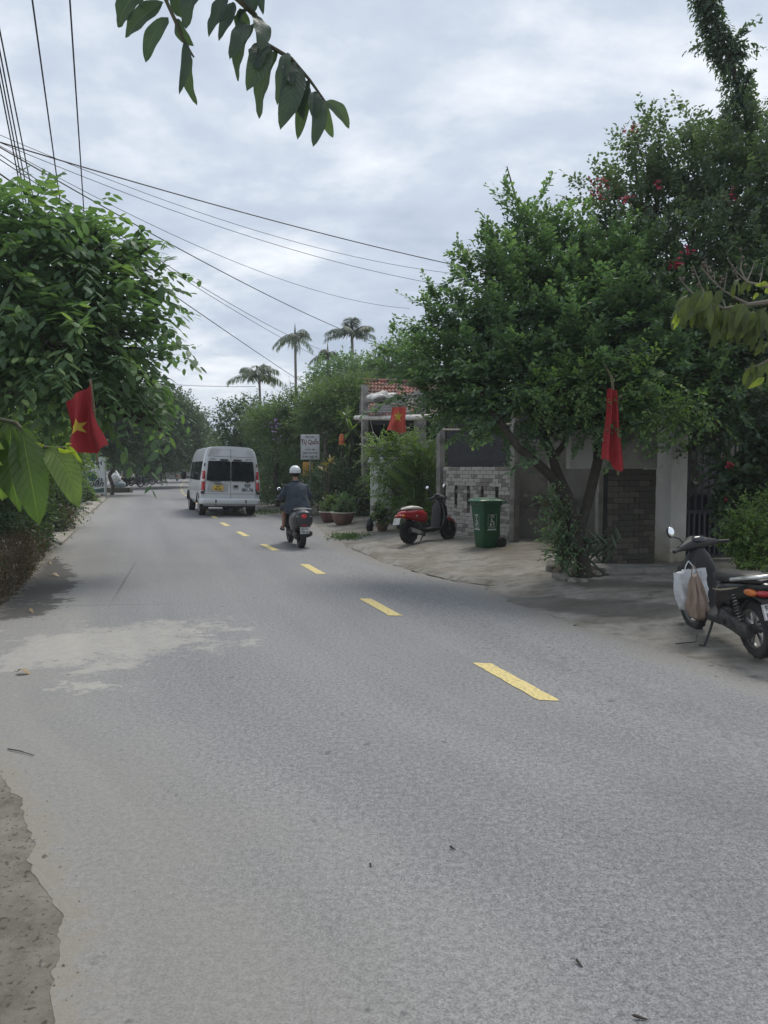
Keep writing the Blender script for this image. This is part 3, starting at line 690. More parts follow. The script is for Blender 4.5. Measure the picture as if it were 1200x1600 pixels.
# ================================================================== LETTERING
def text_geo(txt, size, font_w=1.0, shear=0.0, bold=0.0):
    cu = bpy.data.curves.new('lettering', 'FONT'); cu.body = txt; cu.size = size; cu.align_x = 'CENTER'; cu.align_y = 'CENTER'
    cu.resolution_u = 2; cu.shear = shear; cu.offset = bold; cu.fill_mode = 'FRONT'
    o = bpy.data.objects.new('tmp', cu); COL.objects.link(o); bpy.context.view_layer.update()
    me = bpy.data.meshes.new_from_object(o.evaluated_get(bpy.context.evaluated_depsgraph_get()))
    vs = [(v.co.x * font_w, v.co.y, 0) for v in me.vertices]; fs = [tuple(p.vertices) for p in me.polygons]
    bpy.data.objects.remove(o); bpy.data.curves.remove(cu); bpy.data.meshes.remove(me); return vs, fs
def letter(mb, txt, o, u, v, size, fw=1.0, shear=0.0, bold=0.0, m=0):
    vs, fs = text_geo(txt, size, fw, shear, bold); o, u, v = Vector(o), Vector(u), Vector(v)
    return mb.add([o + u * x + v * y for x, y, _ in vs], fs, m)

# ================================================================== VEHICLE MATERIALS
rubber = mat('tyre rubber', (.022, .022, .023), .85, var=.25, scale=20, bump=.2, bscale=90, grime=(.06, .055, .05), gscale=6)
black_p = mat('black plastic', (.011, .011, .012), .5, var=.2, scale=12, bump=.05)
grey_p = mat('worn grey plastic', (.026, .026, .028), .6, var=.2, scale=10, grime=(.05, .048, .045), gscale=7)
alloy = mat('cast alloy', (.34, .34, .34), .4, .8, var=.2, scale=10, grime=(.10, .09, .08), gscale=6)
engine_m = mat('greasy engine metal', (.085, .083, .08), .6, .5, var=.35, scale=14, bump=.3, grime=(.03, .028, .025), gscale=8)
chrome = mat('chrome', (.75, .75, .74), .15, 1.0, var=.05)
mirror_g = mat('mirror glass', (.88, .9, .92), .03, 1.0, var=.0)
seat_blk = mat('black vinyl', (.022, .022, .023), .45, var=.2, bump=.15, bscale=120)
seat_wht = mat('cream vinyl', (.60, .56, .48), .5, var=.06, bump=.1, grime=(.35, .31, .25), gscale=6)
red_paint = mat('red paint', (.34, .008, .014), .28, var=.06, coat=.6)
dkgrey_paint = mat('dark grey satin paint', (.035, .036, .04), .38, var=.1, coat=.25)
blk_paint = mat('black gloss paint', (.006, .006, .007), .3, var=.1, coat=.25, spec=.35, grime=(.018, .017, .016), gscale=5)
red_lens = mat('red lens', (.42, .012, .014), .15, var=.15, scale=40, coat=.5)
orange_lens = mat('amber lens', (.62, .16, .02), .15, var=.25, scale=30, coat=.5)
clear_lens = mat('clear lens', (.62, .62, .60), .15, var=.1, coat=.5)
plate_w = mat('white number plate', (.66, .66, .64), .45, var=.05, grime=(.4, .39, .36), gscale=14)
plate_y = mat('yellow number plate', (.62, .42, .06), .45, var=.08, grime=(.45, .32, .1), gscale=14)
ink = mat('black lettering', (.012, .012, .014), .6)
silver = mat('silver van paint', (.57, .58, .585), .32, .12, var=.03, coat=.35, grime=(.52, .515, .50), gscale=1.5)
silver_d = mat('darker silver paint', (.43, .43, .42), .45, .3, var=.06, coat=.15, grime=(.27, .26, .25), gscale=2)  # darker silver for the roof panels and the recess panels
glass_d = mat('tinted glass', (.010, .013, .017), .06, var=.3, scale=3)

def tyre_geo(mb, R_, tw, n=36):
    r = tw / 2; pr = []
    for i in range(13):
        a = math.pi * (i / 12); pr.append((R_ - r * .85 + r * .85 * math.sin(a) ** .75, -r * math.copysign(abs(math.cos(a)) ** .8, math.cos(a))))
    pr = [(R_ - r * 1.75, -r * .72)] + pr + [(R_ - r * 1.75, r * .72)]
    mb.lathe((0, 0, 0), pr, n, 'y')
    for i in range(n):                                  # tread grooves as raised blocks
        t = 2 * math.pi * (i + .5) / n; sgn = 1 if i % 2 else -1
        mb.box((R_ * math.sin(t) * .997, sgn * r * .38, R_ * math.cos(t) * .997), (.03 * R_ / .25, r * .62, .008), rot=Matrix.Rotation(t, 3, 'Y'))
def moto_wheel(root, x, R_, tw, style, rim_m):
    rim = R_ - tw * .80
    mb = MB(); tyre_geo(mb, R_, tw); ty = None
    hub = MB(); hub.lathe((0, 0, 0), [(.0, -.05), (.045, -.05), (.05, -.02), (.05, .02), (.045, .05), (0, .05)], 16, 'y')
    wh = hub.build('wheel', engine_m, root); wh.location = (x, 0, R_)
    mb.build('tyre', rubber, wh)
    rm = MB(); rm.lathe((0, 0, 0), [(rim - .022, -tw * .33), (rim + .012, -tw * .36), (rim - .004, -tw * .2), (rim - .018, 0), (rim - .004, tw * .2), (rim + .012, tw * .36), (rim - .022, tw * .33), (rim - .03, 0), (rim - .022, -tw * .33)], 36, 'y')
    if style == 'spoke5':
        for k in range(5):
            a = 2 * math.pi * k / 5
            for da in (-.16, .16):
                c0 = Vector((math.sin(a) * .035, 0, math.cos(a) * .035)); c1 = Vector((math.sin(a + da) * (rim - .02), 0, math.cos(a + da) * (rim - .02)))
                rm.tube([c0, c0.lerp(c1, .5), c1], [.017, .012, .014], n=6)
    else:
        rm.lathe((0, 0, 0), [(.04, -.03), (rim * .6, -.012), (rim - .02, -.02), (rim - .02, .02), (rim * .6, .012), (.04, .03)], 24, 'y')
    rm.build('rim', rim_m, wh); return wh
def secs(rows, n=18): return [sring((x, y, z), (0, 1, 0), (0, 0, 1), a, b, p, n) for x, y, z, a, b, p in rows]
def zsecs(rows, n=20): return [sring((x, 0, z), (0, 1, 0), (1, 0, 0), a, b, p, n) for z, x, a, b, p in rows]

def scooter(label, group, st, loc, rz, lean=0.0, name='motor_scooter'):
    """x forward, origin on the ground midway between the wheels"""
    root = empty(name, loc, rz, label, 'motor scooter', group); root.rotation_euler = (lean, 0, rz)
    wb, Rr, Rf = st['wb'], st['Rr'], st['Rf']; xr, xf = -wb / 2, wb / 2
    body, shield, seat = st['body'], st['shield'], st['seat']
    moto_wheel(root, xr, Rr, st.get('twr', .105), st['rim'], st['rim_m']); fw = moto_wheel(root, xf, Rf, st.get('twf', .095), st['rim'], st['rim_m'])
    mb = MB(); mb.loft(secs(st['tail'])); tb = mb.build('tail_body', body, root)
    if st.get('stripe'):
        mb = MB(); pts = [Vector(p) for p in st['stripe']]; mb.tube(pts, [.004] + [.011] * (len(pts) - 2) + [.003], n=6); mb.build('decal_stripe', st['stripe_m'], root)
    mb = MB(); mb.loft(secs(st['seatsec'])); mb.build('seat', seat, root)
    mb = MB(); mb.loft(zsecs(st['shieldsec'])); ls = mb.build('leg_shield', shield, root)
    mb = MB(); mb.loft(zsecs(st['innersec'])); mb.build('inner_panel', black_p, root)
    fz = st['floor']; mb = MB(); mb.loft(secs([(xr + .26, 0, fz + .02, .10, .05, 4), (xr + .4, 0, fz - .01, .155, .045, 5), (xf - .42, 0, fz - .01, .165, .04, 5), (xf - .24, 0, fz + .05, .13, .05, 4)])); mb.build('floorboard', st.get('floor_m', black_p), root)
    # front mudguard, an arched shell over the wheel
    rr = []
    for i in range(9):
        a = R(-62 + 118 * i / 8); c = Vector((xf + (Rf + .028) * math.sin(-a), 0, Rf + (Rf + .028) * math.cos(a))); o_ = Vector((math.sin(-a), 0, math.cos(a)))
        wd = .062 + .012 * math.sin(math.pi * i / 8); rr.append([c + Vector((0, y * wd, 0)) + o_ * (h - .055 * abs(y) ** 3) for y, h in ((-1, 0), (-.6, .02), (0, .03), (.6, .02), (1, 0), (.6, .008), (0, .016), (-.6, .008))])
    mb = MB(); mb.loft(rr); mb.build('front_mudguard', st['guard'], root)
    # fork
    hx, hz = st['head']
    for s in (1, -1):
        mb = MB(); mb.tube([(xf, s * .075, Rf), (xf - .03, s * .075, Rf + .16), (hx + .06, s * .06, hz - .38)], [.02, .024, .024], n=8); mb.build('fork_leg', engine_m, root)
    # handlebar
    st_a = st.get('steer', 0.0); hb_ = MB(); hc = Vector((hx, 0, hz)); rot = Matrix.Rotation(st_a, 3, 'Z')
    hrows = [(-.245, -.02, -.01, .028, .028), (-.17, -.005, 0, .045, .042), (-.08, .02, .012, .085, .06), (0, .03, .018, .105, .07), (.08, .02, .012, .085, .06), (.17, -.005, 0, .045, .042), (.245, -.02, -.01, .028, .028)]
    hb_.loft([[hc + rot @ (Vector((x, y, z)) + q) for q in [Vector((a * math.copysign(abs(math.cos(t)) ** .8, math.cos(t)), 0, b * math.copysign(abs(math.sin(t)) ** .8, math.sin(t)))) for t in [2 * math.pi * j / 14 for j in range(14)]]] for y, x, z, a, b in hrows])
    hbo = hb_.build('handlebar_cover', st['cover'], root)
    mb = MB(); mb.ball(hc + rot @ Vector((-.045, 0, .062)), (.06, .085, .03), 16, 8, rot=rot @ Matrix.Rotation(R(-22), 3, 'Y')); mb.build('gauge', st.get('gauge_m', black_p), hbo)
    mb = MB(); mb.ball(hc + rot @ Vector((.10, 0, -.0)), (.05, .075, .06), 14, 8, rot=rot); mb.build('headlight', clear_lens, hbo)
    for s in (1, -1):
        mb = MB(); mb.tube([hc + rot @ Vector((-.025, s * .22, -.008)), hc + rot @ Vector((-.075, s * .36, -.018))], [.017, .019], n=10); mb.build('grip', black_p, root)
        mb = MB(); mb.tube([hc + rot @ Vector((.0, s * .19, .0)), hc + rot @ Vector((.01, s * .25, -.004)), hc + rot @ Vector((-.022, s * .35, -.012)), hc + rot @ Vector((-.05, s * .385, -.014))], [.007, .006, .0055, .009], n=6); mb.build('brake_lever', alloy, root)
        if s in st.get('mirrors', (1, -1)):
            mc = hc + rot @ Vector((-.05, s * (.30 + st.get('mout', 0)), .17 + st.get('mup', 0)))
            mb = MB(); mb.tube([hc + rot @ Vector((0, s * .17, .03)), hc + rot @ Vector((.01, s * .20, .09)), mc + Vector((.0, 0, -.04))], .0065, n=7); sk = mb.build('mirror_stalk', black_p, root)
            mr_ = rot @ Matrix.Rotation(s * R(8), 3, 'Z') @ Matrix.Rotation(R(8), 3, 'Y'); ry, rz_ = st.get('msize', (.058, .04))
            mb = MB(); mb.ball(mc, (.022, ry, rz_), 18, 8, rot=mr_); mb.build('mirror_shell', black_p, sk)
            mb = MB(); mb.ball(mc + mr_ @ Vector((-.016, 0, 0)), (.010, ry * .88, rz_ * .86), 18, 8, rot=mr_); mb.build('mirror_glass', mirror_g, sk)
    # engine, transmission case on the left, exhaust on the right
    mb = MB(); mb.loft(secs([(xr - .07, .10, Rr, .035, .06, 3), (xr, .105, Rr, .045, .085, 3), (xr + .2, .11, Rr + .03, .04, .075, 3), (xr + .36, .10, Rr + .05, .045, .085, 3), (xr + .44, .09, Rr + .06, .03, .06, 3)])); mb.lathe((xr + .33, .13, Rr + .05), [(0, .035), (.05, .033), (.06, .02), (.062, -.02)], 14, 'y'); mb.build('transmission_case', engine_m, root)
    mb = MB(); mb.box((xr + .38, 0, Rr + .08), (.26, .2, .17), bev=.03)
    for k in range(6): mb.box((xr + .33 + k * .03, .0, Rr + .075), (.008, .225, .13), bev=.002)
    mb.tube([(xr + .30, .06, Rr + .16), (xr + .28, .09, Rr + .22), (xr + .2, .1, Rr + .24)], .028, n=8); mb.build('engine', engine_m, root)
    mb = MB(); mb.tube([(xr + .42, -.05, Rr), (xr + .34, -.12, Rr - .09), (xr + .22, -.135, Rr - .055)], .018, n=8)
    mb.lathe((0, 0, 0), [(.02, .24), (.04, .2), (.052, .12), (.058, -.05), (.052, -.13), (.03, -.15), (.022, -.15)], 16, 'x', rot=None); kk = len(mb.v) - 16 * 7
    tilt = Matrix.Rotation(R(14), 3, 'Y')
    for i in range(kk, len(mb.v)): p = tilt @ Vector(mb.v[i]); mb.v[i] = (p.x + xr + .02, p.y - .155, p.z + Rr + .02)
    ex = mb.build('exhaust', engine_m, root)
    mb = MB(); mb.prism([(-.13, -.035), (.1, -.04), (.17, -.01), (.12, .035), (-.12, .04)], (xr + .02, -.214, Rr + .02), (math.cos(R(14)), 0, -math.sin(R(14))), (math.sin(R(14)), 0, math.cos(R(14))), -.006); mb.build('heat_shield', st.get('shield_metal', alloy), ex)
    # rear shock with coil spring
    for s in (1,):
        a, b = Vector((xr + .01, s * .135, Rr + .03)), Vector((xr + .10, s * .115, Rr + .36)); d = (b - a).normalized(); e1_ = d.orthogonal().normalized(); e2_ = d.cross(e1_)
        mb = MB(); mb.tube([a, b], .012, n=8); sh = mb.build('rear_shock', engine_m, root)
        mb = MB(); mb.tube([a.lerp(b, .18 + .72 * i / 84) + (e1_ * math.cos(i * .62) + e2_ * math.sin(i * .62)) * .027 for i in range(85)], .0058, n=5); mb.build('spring', alloy, sh)
    # rear mudguard, plate, lights
    px_, pz_ = st['plate']; mb = MB(); mb.loft(secs([(xr + .12, 0, Rr + .17, .06, .02, 4), (xr - .08, 0, pz_ + .13, .075, .03, 4), (px_ + .03, 0, pz_ + .08, .06, .02, 4), (px_ + .012, 0, pz_ - .12, .05, .02, 4)])); mb.build('rear_mudguard', st.get('rg', black_p), root)
    tl = R(st.get('ptilt', 22)); u_ = Vector((0, -1, 0)); v_ = Vector((-math.sin(tl) * -1, 0, math.cos(tl))); nn3 = u_.cross(v_)
    v_ = Vector((math.sin(tl) * .6, 0, math.cos(tl))).normalized(); nn3 = u_.cross(v_).normalized()
    pc_ = Vector((px_ - .02, 0, pz_))
    mb = MB(); mb.prism([(-.095, -.07), (.095, -.07), (.095, .07), (-.095, .07)], pc_, u_, v_, .004); pl = mb.build('number_plate', plate_w, root)
    if st.get('text'):
        mb = MB(); letter(mb, st['text'][0], pc_ + v_ * .033 + nn3 * .0055, u_, v_, .068, .82, bold=.002); letter(mb, st['text'][1], pc_ - v_ * .033 + nn3 * .0055, u_, v_, .068, .82, bold=.002)
        for x0, x1, y0, y1 in ((-.091, .091, .063, .066), (-.091, .091, -.066, -.063), (-.091, -.088, -.066, .066), (.088, .091, -.066, .066)): mb.add([pc_ + nn3 * .0052 + u_ * x + v_ * y for x, y in ((x0, y0), (x1, y0), (x1, y1), (x0, y1))], [(0, 1, 2, 3)])
        mb.build('plate_lettering', ink, pl, smooth=0)
    for nm, c, r_, m_ in st['lights']:
        mb = MB(); mb.ball(c, r_, 14, 8); mb.build(nm, m_, root)
    if st.get('rail'):
        mb = MB(); mb.tube([Vector(p) for p in st['rail']], st.get('rail_r', .013), n=8); mb.build('grab_rail', st.get('rail_m', chrome), root)
    # stand
    mb = MB(); mb.tube([(.0, .08, fz - .03), (-.02, .15, .14), (-.05, .235, .012), (-.01, .27, .008)] if lean else [(-.05, .07, fz - .02), (-.1, .1, .12), (-.16, .12, .06)], .013, n=7); mb.build('side_stand', black_p, root)
    return root

# --- three bodies
wbA = 1.27; xa = -wbA / 2
styleA = dict(wb=wbA, Rr=.275, Rf=.268, twr=.10, twf=.085, rim='spoke5', rim_m=alloy, body=blk_paint, shield=blk_paint, seat=seat_blk, guard=blk_paint, cover=grey_p, floor=.30, head=(wbA / 2 - .26, .97), steer=R(16),
    floor_m=grey_p, rg=grey_p, mirrors=(1,), mout=.06, mup=.02, msize=(.048, .062), gauge_m=mat('gauge glass', (.04, .042, .045), .1, var=.6, scale=40),
    tail=[(xa - .30, 0, .70, .015, .02, 2), (xa - .26, 0, .695, .06, .05, 2.5), (xa - .10, 0, .67, .115, .085, 3), (xa + .12, 0, .62, .145, .115, 3), (xa + .34, 0, .57, .148, .13, 2.6), (xa + .46, 0, .50, .135, .17, 2.4), (xa + .54, 0, .46, .10, .15, 2.2), (xa + .58, 0, .44, .04, .08, 2)],
    seatsec=[(xa - .24, 0, .755, .05, .015, 2.5), (xa - .18, 0, .765, .095, .035, 3), (xa + .0, 0, .765, .125, .05, 3), (xa + .22, 0, .735, .13, .052, 3), (xa + .40, 0, .722, .125, .055, 3), (xa + .52, 0, .715, .10, .06, 3), (xa + .575, 0, .69, .06, .05, 2.5)],
    shieldsec=[(.34, wbA / 2 - .27, .10, .035, 3), (.42, wbA / 2 - .24, .17, .045, 3.5), (.56, wbA / 2 - .20, .205, .055, 3.5), (.72, wbA / 2 - .21, .19, .065, 3), (.84, wbA / 2 - .25, .13, .06, 2.5), (.92, wbA / 2 - .27, .07, .05, 2)],
    innersec=[(.32, wbA / 2 - .34, .13, .04, 4), (.5, wbA / 2 - .30, .15, .05, 4), (.7, wbA / 2 - .30, .15, .06, 4), (.84, wbA / 2 - .30, .10, .05, 3), (.93, wbA / 2 - .27, .05, .045, 2)],
    plate=(xa - .30, .50), ptilt=25, text=('92-C1', '128.56'),
    stripe=[(xa + .47, .139, .60), (xa + .3, .149, .618), (xa + .12, .142, .655), (xa + .0, .128, .685)], stripe_m=mat('dull gold decal', (.28, .24, .17), .5),
    rail=[(xa + .10, .135, .745), (xa - .05, .13, .775), (xa - .20, .10, .80), (xa - .265, .04, .805), (xa - .265, -.04, .805), (xa - .20, -.10, .80), (xa - .05, -.13, .775), (xa + .10, -.135, .745)], rail_r=.019, rail_m=mat('brushed grab rail', (.6, .6, .59), .3, .9),
    lights=[('tail_light', (xa - .235, 0, .655), (.07, .088, .042), red_lens), ('turn_signal', (xa - .12, .082, .655), (.11, .042, .040), orange_lens), ('turn_signal', (xa - .12, -.082, .655), (.11, .042, .040), orange_lens)])
wbB = 1.19; xb = -wbB / 2
styleB = dict(wb=wbB, Rr=.235, Rf=.225, twr=.11, twf=.10, rim='disc', rim_m=black_p, body=red_paint, shield=blk_paint, seat=seat_wht, guard=mat('dark red mudguard', (.18, .008, .012), .4), cover=blk_paint, floor=.27, head=(wbB / 2 - .24, .92), steer=R(-8),
    msize=(.045, .045), mup=.06, mout=-.02, shield_metal=mat('matte heat shield', (.4, .39, .38), .5, .6),
    tail=[(xb - .27, 0, .60, .02, .02, 2), (xb - .23, 0, .60, .08, .06, 2.2), (xb - .08, 0, .605, .135, .095, 2.4), (xb + .14, 0, .59, .155, .125, 2.5), (xb + .34, 0, .56, .15, .135, 2.5), (xb + .46, 0, .53, .12, .12, 2.5), (xb + .50, 0, .51, .07, .09, 2.2)],
    seatsec=[(xb - .14, 0, .70, .04, .015, 2), (xb - .10, 0, .715, .09, .035, 2.5), (xb + .08, 0, .725, .125, .052, 2.6), (xb + .26, 0, .715, .12, .048, 2.6), (xb + .38, 0, .695, .09, .035, 2.4), (xb + .43, 0, .68, .04, .015, 2)],
    shieldsec=[(.27, wbB / 2 - .31, .12, .035, 3), (.40, wbB / 2 - .27, .18, .05, 3), (.56, wbB / 2 - .22, .20, .07, 3), (.72, wbB / 2 - .21, .175, .075, 2.6), (.84, wbB / 2 - .225, .11, .06, 2.3), (.91, wbB / 2 - .24, .055, .045, 2)],
    innersec=[(.26, wbB / 2 - .38, .13, .04, 4), (.5, wbB / 2 - .31, .14, .06, 4), (.7, wbB / 2 - .28, .13, .06, 4), (.86, wbB / 2 - .255, .06, .04, 2)],
    plate=(xb - .30, .47), ptilt=30, text=None,
    rail=[(xb + .02, .10, .70), (xb - .14, .10, .70), (xb - .27, .07, .695), (xb - .29, 0, .695), (xb - .27, -.07, .695), (xb - .14, -.10, .70), (xb + .02, -.10, .70)], rail_r=.011, rail_m=black_p,
    lights=[('tail_light', (xb - .26, 0, .575), (.04, .085, .035), red_lens), ('turn_signal', (xb - .22, .10, .575), (.045, .03, .03), orange_lens), ('turn_signal', (xb - .22, -.10, .575), (.045, .03, .03), orange_lens), ('badge', (xb + .12, -.157, .56), (.04, .004, .009), chrome), ('shield_badge', (wbB / 2 - .148, -.09, .74), (.008, .02, .02), chrome)])
wbC = 1.28; xc = -wbC / 2
styleC = dict(wb=wbC, Rr=.255, Rf=.25, twr=.13, twf=.11, rim='disc', rim_m=black_p, body=dkgrey_paint, shield=dkgrey_paint, seat=seat_blk, guard=dkgrey_paint, cover=dkgrey_paint, floor=.29, head=(wbC / 2 - .26, .97),
    msize=(.052, .045), mup=.05,
    tail=[(xc - .30, 0, .62, .03, .06, 2), (xc - .285, 0, .60, .145, .155, 2.6), (xc - .22, 0, .60, .195, .185, 2.6), (xc - .02, 0, .57, .222, .215, 2.6), (xc + .2, 0, .54, .225, .235, 2.6), (xc + .40, 0, .53, .17, .2, 2.8), (xc + .52, 0, .49, .12, .18, 2.8)],
    seatsec=[(xc - .20, 0, .765, .05, .012, 2), (xc - .15, 0, .78, .12, .035, 2.6), (xc + .04, 0, .79, .15, .05, 2.8), (xc + .3, 0, .775, .145, .05, 2.8), (xc + .48, 0, .765, .11, .05, 2.6), (xc + .53, 0, .74, .05, .03, 2.2)],
    shieldsec=[(.30, wbC / 2 - .30, .13, .04, 3), (.44, wbC / 2 - .27, .21, .05, 3), (.60, wbC / 2 - .23, .235, .06, 3), (.76, wbC / 2 - .235, .20, .06, 2.6), (.88, wbC / 2 - .255, .11, .055, 2.3), (.95, wbC / 2 - .26, .06, .045, 2)],
    innersec=[(.30, wbC / 2 - .36, .14, .04, 4), (.5, wbC / 2 - .32, .17, .05, 4), (.75, wbC / 2 - .30, .15, .05, 4), (.9, wbC / 2 - .275, .06, .04, 2)],
    plate=(xc - .335, .385), ptilt=10, text=('92-D1', '935.65'),
    rail=[(xc + .08, .13, .79), (xc - .12, .18, .80), (xc - .26, .165, .81), (xc - .305, .10, .815), (xc - .315, 0, .815), (xc - .305, -.10, .815), (xc - .26, -.165, .81), (xc - .12, -.18, .80), (xc + .08, -.13, .79)], rail_r=.015, rail_m=mat('satin rail', (.35, .35, .36), .3, .8),
    lights=[('tail_light', (xc - .290, 0, .665), (.024, .058, .046), mat('lit red tail lamp', (.75, .03, .04), .15, var=.3, scale=40, coat=.5)), ('turn_signal', (xc - .255, .125, .665), (.035, .032, .018), clear_lens), ('turn_signal', (xc - .255, -.125, .665), (.035, .032, .018), clear_lens), ('rail_bracket', (xc - .312, 0, .785), (.01, .016, .03), chrome), ('lower_reflector', (xc - .325, 0, .485), (.008, .07, .014), red_lens)])

def court(p): return Vector((p.x, p.y, court_z(p.x, p.y)))
# right scooter, leaning on its side stand
r_, f_ = Vector((3.27, 6.60, 0)), Vector((3.19, 7.80, 0)); c_ = (r_ + f_) / 2; hd = (f_ - r_).normalized()
gz = (court_z(r_.x, r_.y) + court_z(f_.x, f_.y)) / 2
scA = scooter('black scooter on its side stand at the right, carrying two shopping bags', None, styleA, (c_.x, c_.y, gz), math.atan2(hd.y, hd.x), lean=R(-8)); scA.scale = (.935,) * 3
# red scooter by the brick wall
def place2(p1, p2):
    a, b = court(p1), court(p2); c = (a + b) / 2; d = (b - a).normalized(); return c, math.atan2(d.y, d.x), math.asin(d.z)
c_, rz_, pit = place2(G(636, 851, .07), G(704, 843, .09)); scB = scooter('small red scooter with cream seat parked before the pierced brick wall', None, styleB, c_, rz_, lean=R(-5))
rc_, fc_ = G(471, 857, -.03), G(444, 843, -.03); hd = (fc_ - rc_).normalized(); ridC = rc_ + hd * (wbC / 2)
scC = scooter('dark grey scooter ridden away by the man in the white helmet', None, styleC, (ridC.x, ridC.y, road_z(ridC.x, ridC.y)), math.atan2(hd.y, hd.x))

# ================================================================== SHOPPING BAGS on the right scooter
def bag(name, col, rough, loc_l, size, label, seed, pinch):
    mb = MB(); rings = []; a_, b_, h_ = size
    for i in range(13):
        t = i / 12; z = -h_ * t; k = (pinch + (1 - pinch) * min(1, t * 1.7) ** .8) * (1 if t < .85 else math.sqrt(max(0, 1 - ((t - .85) / .16) ** 2)))
        ring = []
        for j in range(32):
            q = 2 * math.pi * j / 32; cr_ = 1 + .20 * math.sin(q * 9 + seed + t * 1.5) * (1 - t * .6) + .08 * math.sin(q * 17 + t * 3) * (1 - t * .5) + (vnoise2(q * 3, t * 6, seed) - .5) * .3
            ring.append(Vector((math.cos(q) * a_ * k * cr_, math.sin(q) * b_ * k * cr_, z + (vnoise(q * 2, seed) - .5) * .03 * (1 - t))))
        rings.append(ring)
    mb.loft(rings); m_ = mat('bag film %d' % seed, col, rough, var=.08, bump=.5, bscale=22)
    hs = MB()
    for s in (-1, 1): hs.tube([(s * a_ * .4, 0, -.02), (s * a_ * .2, 0, .06), (0, 0, .10)], .006, n=5)
    root_ = mb.build(name, m_, smooth=50); hs.build('bag_handle', m_, root_); tag(root_, label, 'bag', 'bags hanging on the parked scooter')
    root_.matrix_world = Matrix.Translation(scA.location) @ scA.rotation_euler.to_matrix().to_4x4() @ Matrix.Translation(loc_l * .935) @ Matrix.Rotation(R(90), 4, 'Z'); return root_
bag('shopping_bag', (.56, .57, .58), .45, Vector((.26, .16, .72)), (.15, .085, .39), 'white plastic bag hanging in front of the brown one on the black scooter', 1, .85)
bag('shopping_bag', (.27, .20, .155), .5, Vector((.10, .185, .70)), (.095, .085, .43), 'brown gathered plastic bag hanging before the black scooter seat', 4, .3)

# ================================================================== VAN
vroot_p = G(312, 806, 0); vh = R(19.5)
vx, vy = -6.13, 25.6
van = empty('passenger_van', (0, 0, 0), 0, 'silver high-roofed passenger van driving away with yellow rear plate', 'van')
HW = .985; XH = Vector((-math.sin(vh), math.cos(vh), 0)); XR = Vector((math.cos(vh), math.sin(vh), 0))
van.location = Vector((vx, vy, 0)) + XR * HW + Vector((0, 0, -.035)); van.rotation_euler = (0, R(1.6), vh); van.rotation_mode = 'YXZ'
# local: x right, y forward (rear face at y=0), z up
def prof(s=1.0, dz=0.0, top=1.0):       # half outline of the body section, from sill up to roof centre
    pts = [(.90, .42), (.965, .50), (.985, .70), (1.0, .95), (.995, 1.2), (.965, 1.45), (.915, 1.80), (.875, 2.03), (.83, 2.2), (.76, 2.31), (.62, 2.36), (.3, 2.385), (0, 2.39)]
    return [(x * s, .42 + (z - .42) * top) for x, z in pts]
def ring_at(y, s=1.0, top=1.0, yf=None):
    h = prof(s, 0, top); full = [(-x, z) for x, z in h] + [(x, z) for x, z in reversed(h[:-1])]
    return [Vector((x, y + (yf(z) if yf else 0), z)) for x, z in full]
rear_lean = lambda z: .02 + max(0, z - 1.15) * .085 + max(0, z - 2.05) * .22
mb = MB(); rs = [ring_at(0, .955, 1.0, rear_lean), ring_at(.015, .985, 1.0, rear_lean), ring_at(.06, 1.0, 1.0, rear_lean), ring_at(.5), ring_at(2.6), ring_at(3.75, 1.0, 1.0), ring_at(4.1, .99, .97), ring_at(4.55, .97, .78, lambda z: -.28 * max(0, z - 1.2)), ring_at(4.75, .96, .54), ring_at(5.15, .90, .47), ring_at(5.3, .75, .38)]
mb.loft(rs, caps=True); mb.box((0, 2.6, .44), (1.7, 4.6, .16)); body_o = mb.build('body', silver, van, smooth=30)
ry = lambda z: rear_lean(z) + .0
def rear_poly(pts, off, th=.012):        # polygon on the rear face following its lean
    mb = MB(); a = [Vector((x, ry(z) - off, z)) for x, z in pts]; b = [p + Vector((0, th + off, 0)) for p in a]; n_ = len(pts)
    return mb.add(a + b, [tuple(range(n_)), tuple(range(2 * n_ - 1, n_ - 1, -1))] + [((i + 1) % n_, i, i + n_, (i + 1) % n_ + n_) for i in range(n_)])
def rr_rect(x0, x1, z0, z1, r, x0t=None, x1t=None):
    x0t = x0 if x0t is None else x0t; x1t = x1 if x1t is None else x1t; o_ = []
    for (cx, cz, a0) in ((x1 - r, z0 + r, -90), (x1t - r, z1 - r, 0), (x0t + r, z1 - r, 90), (x0 + r, z0 + r, 180)):
        for k in range(5): a = R(a0 + 22.5 * k); o_.append((cx + r * math.cos(a), cz + r * math.sin(a)))
    return o_
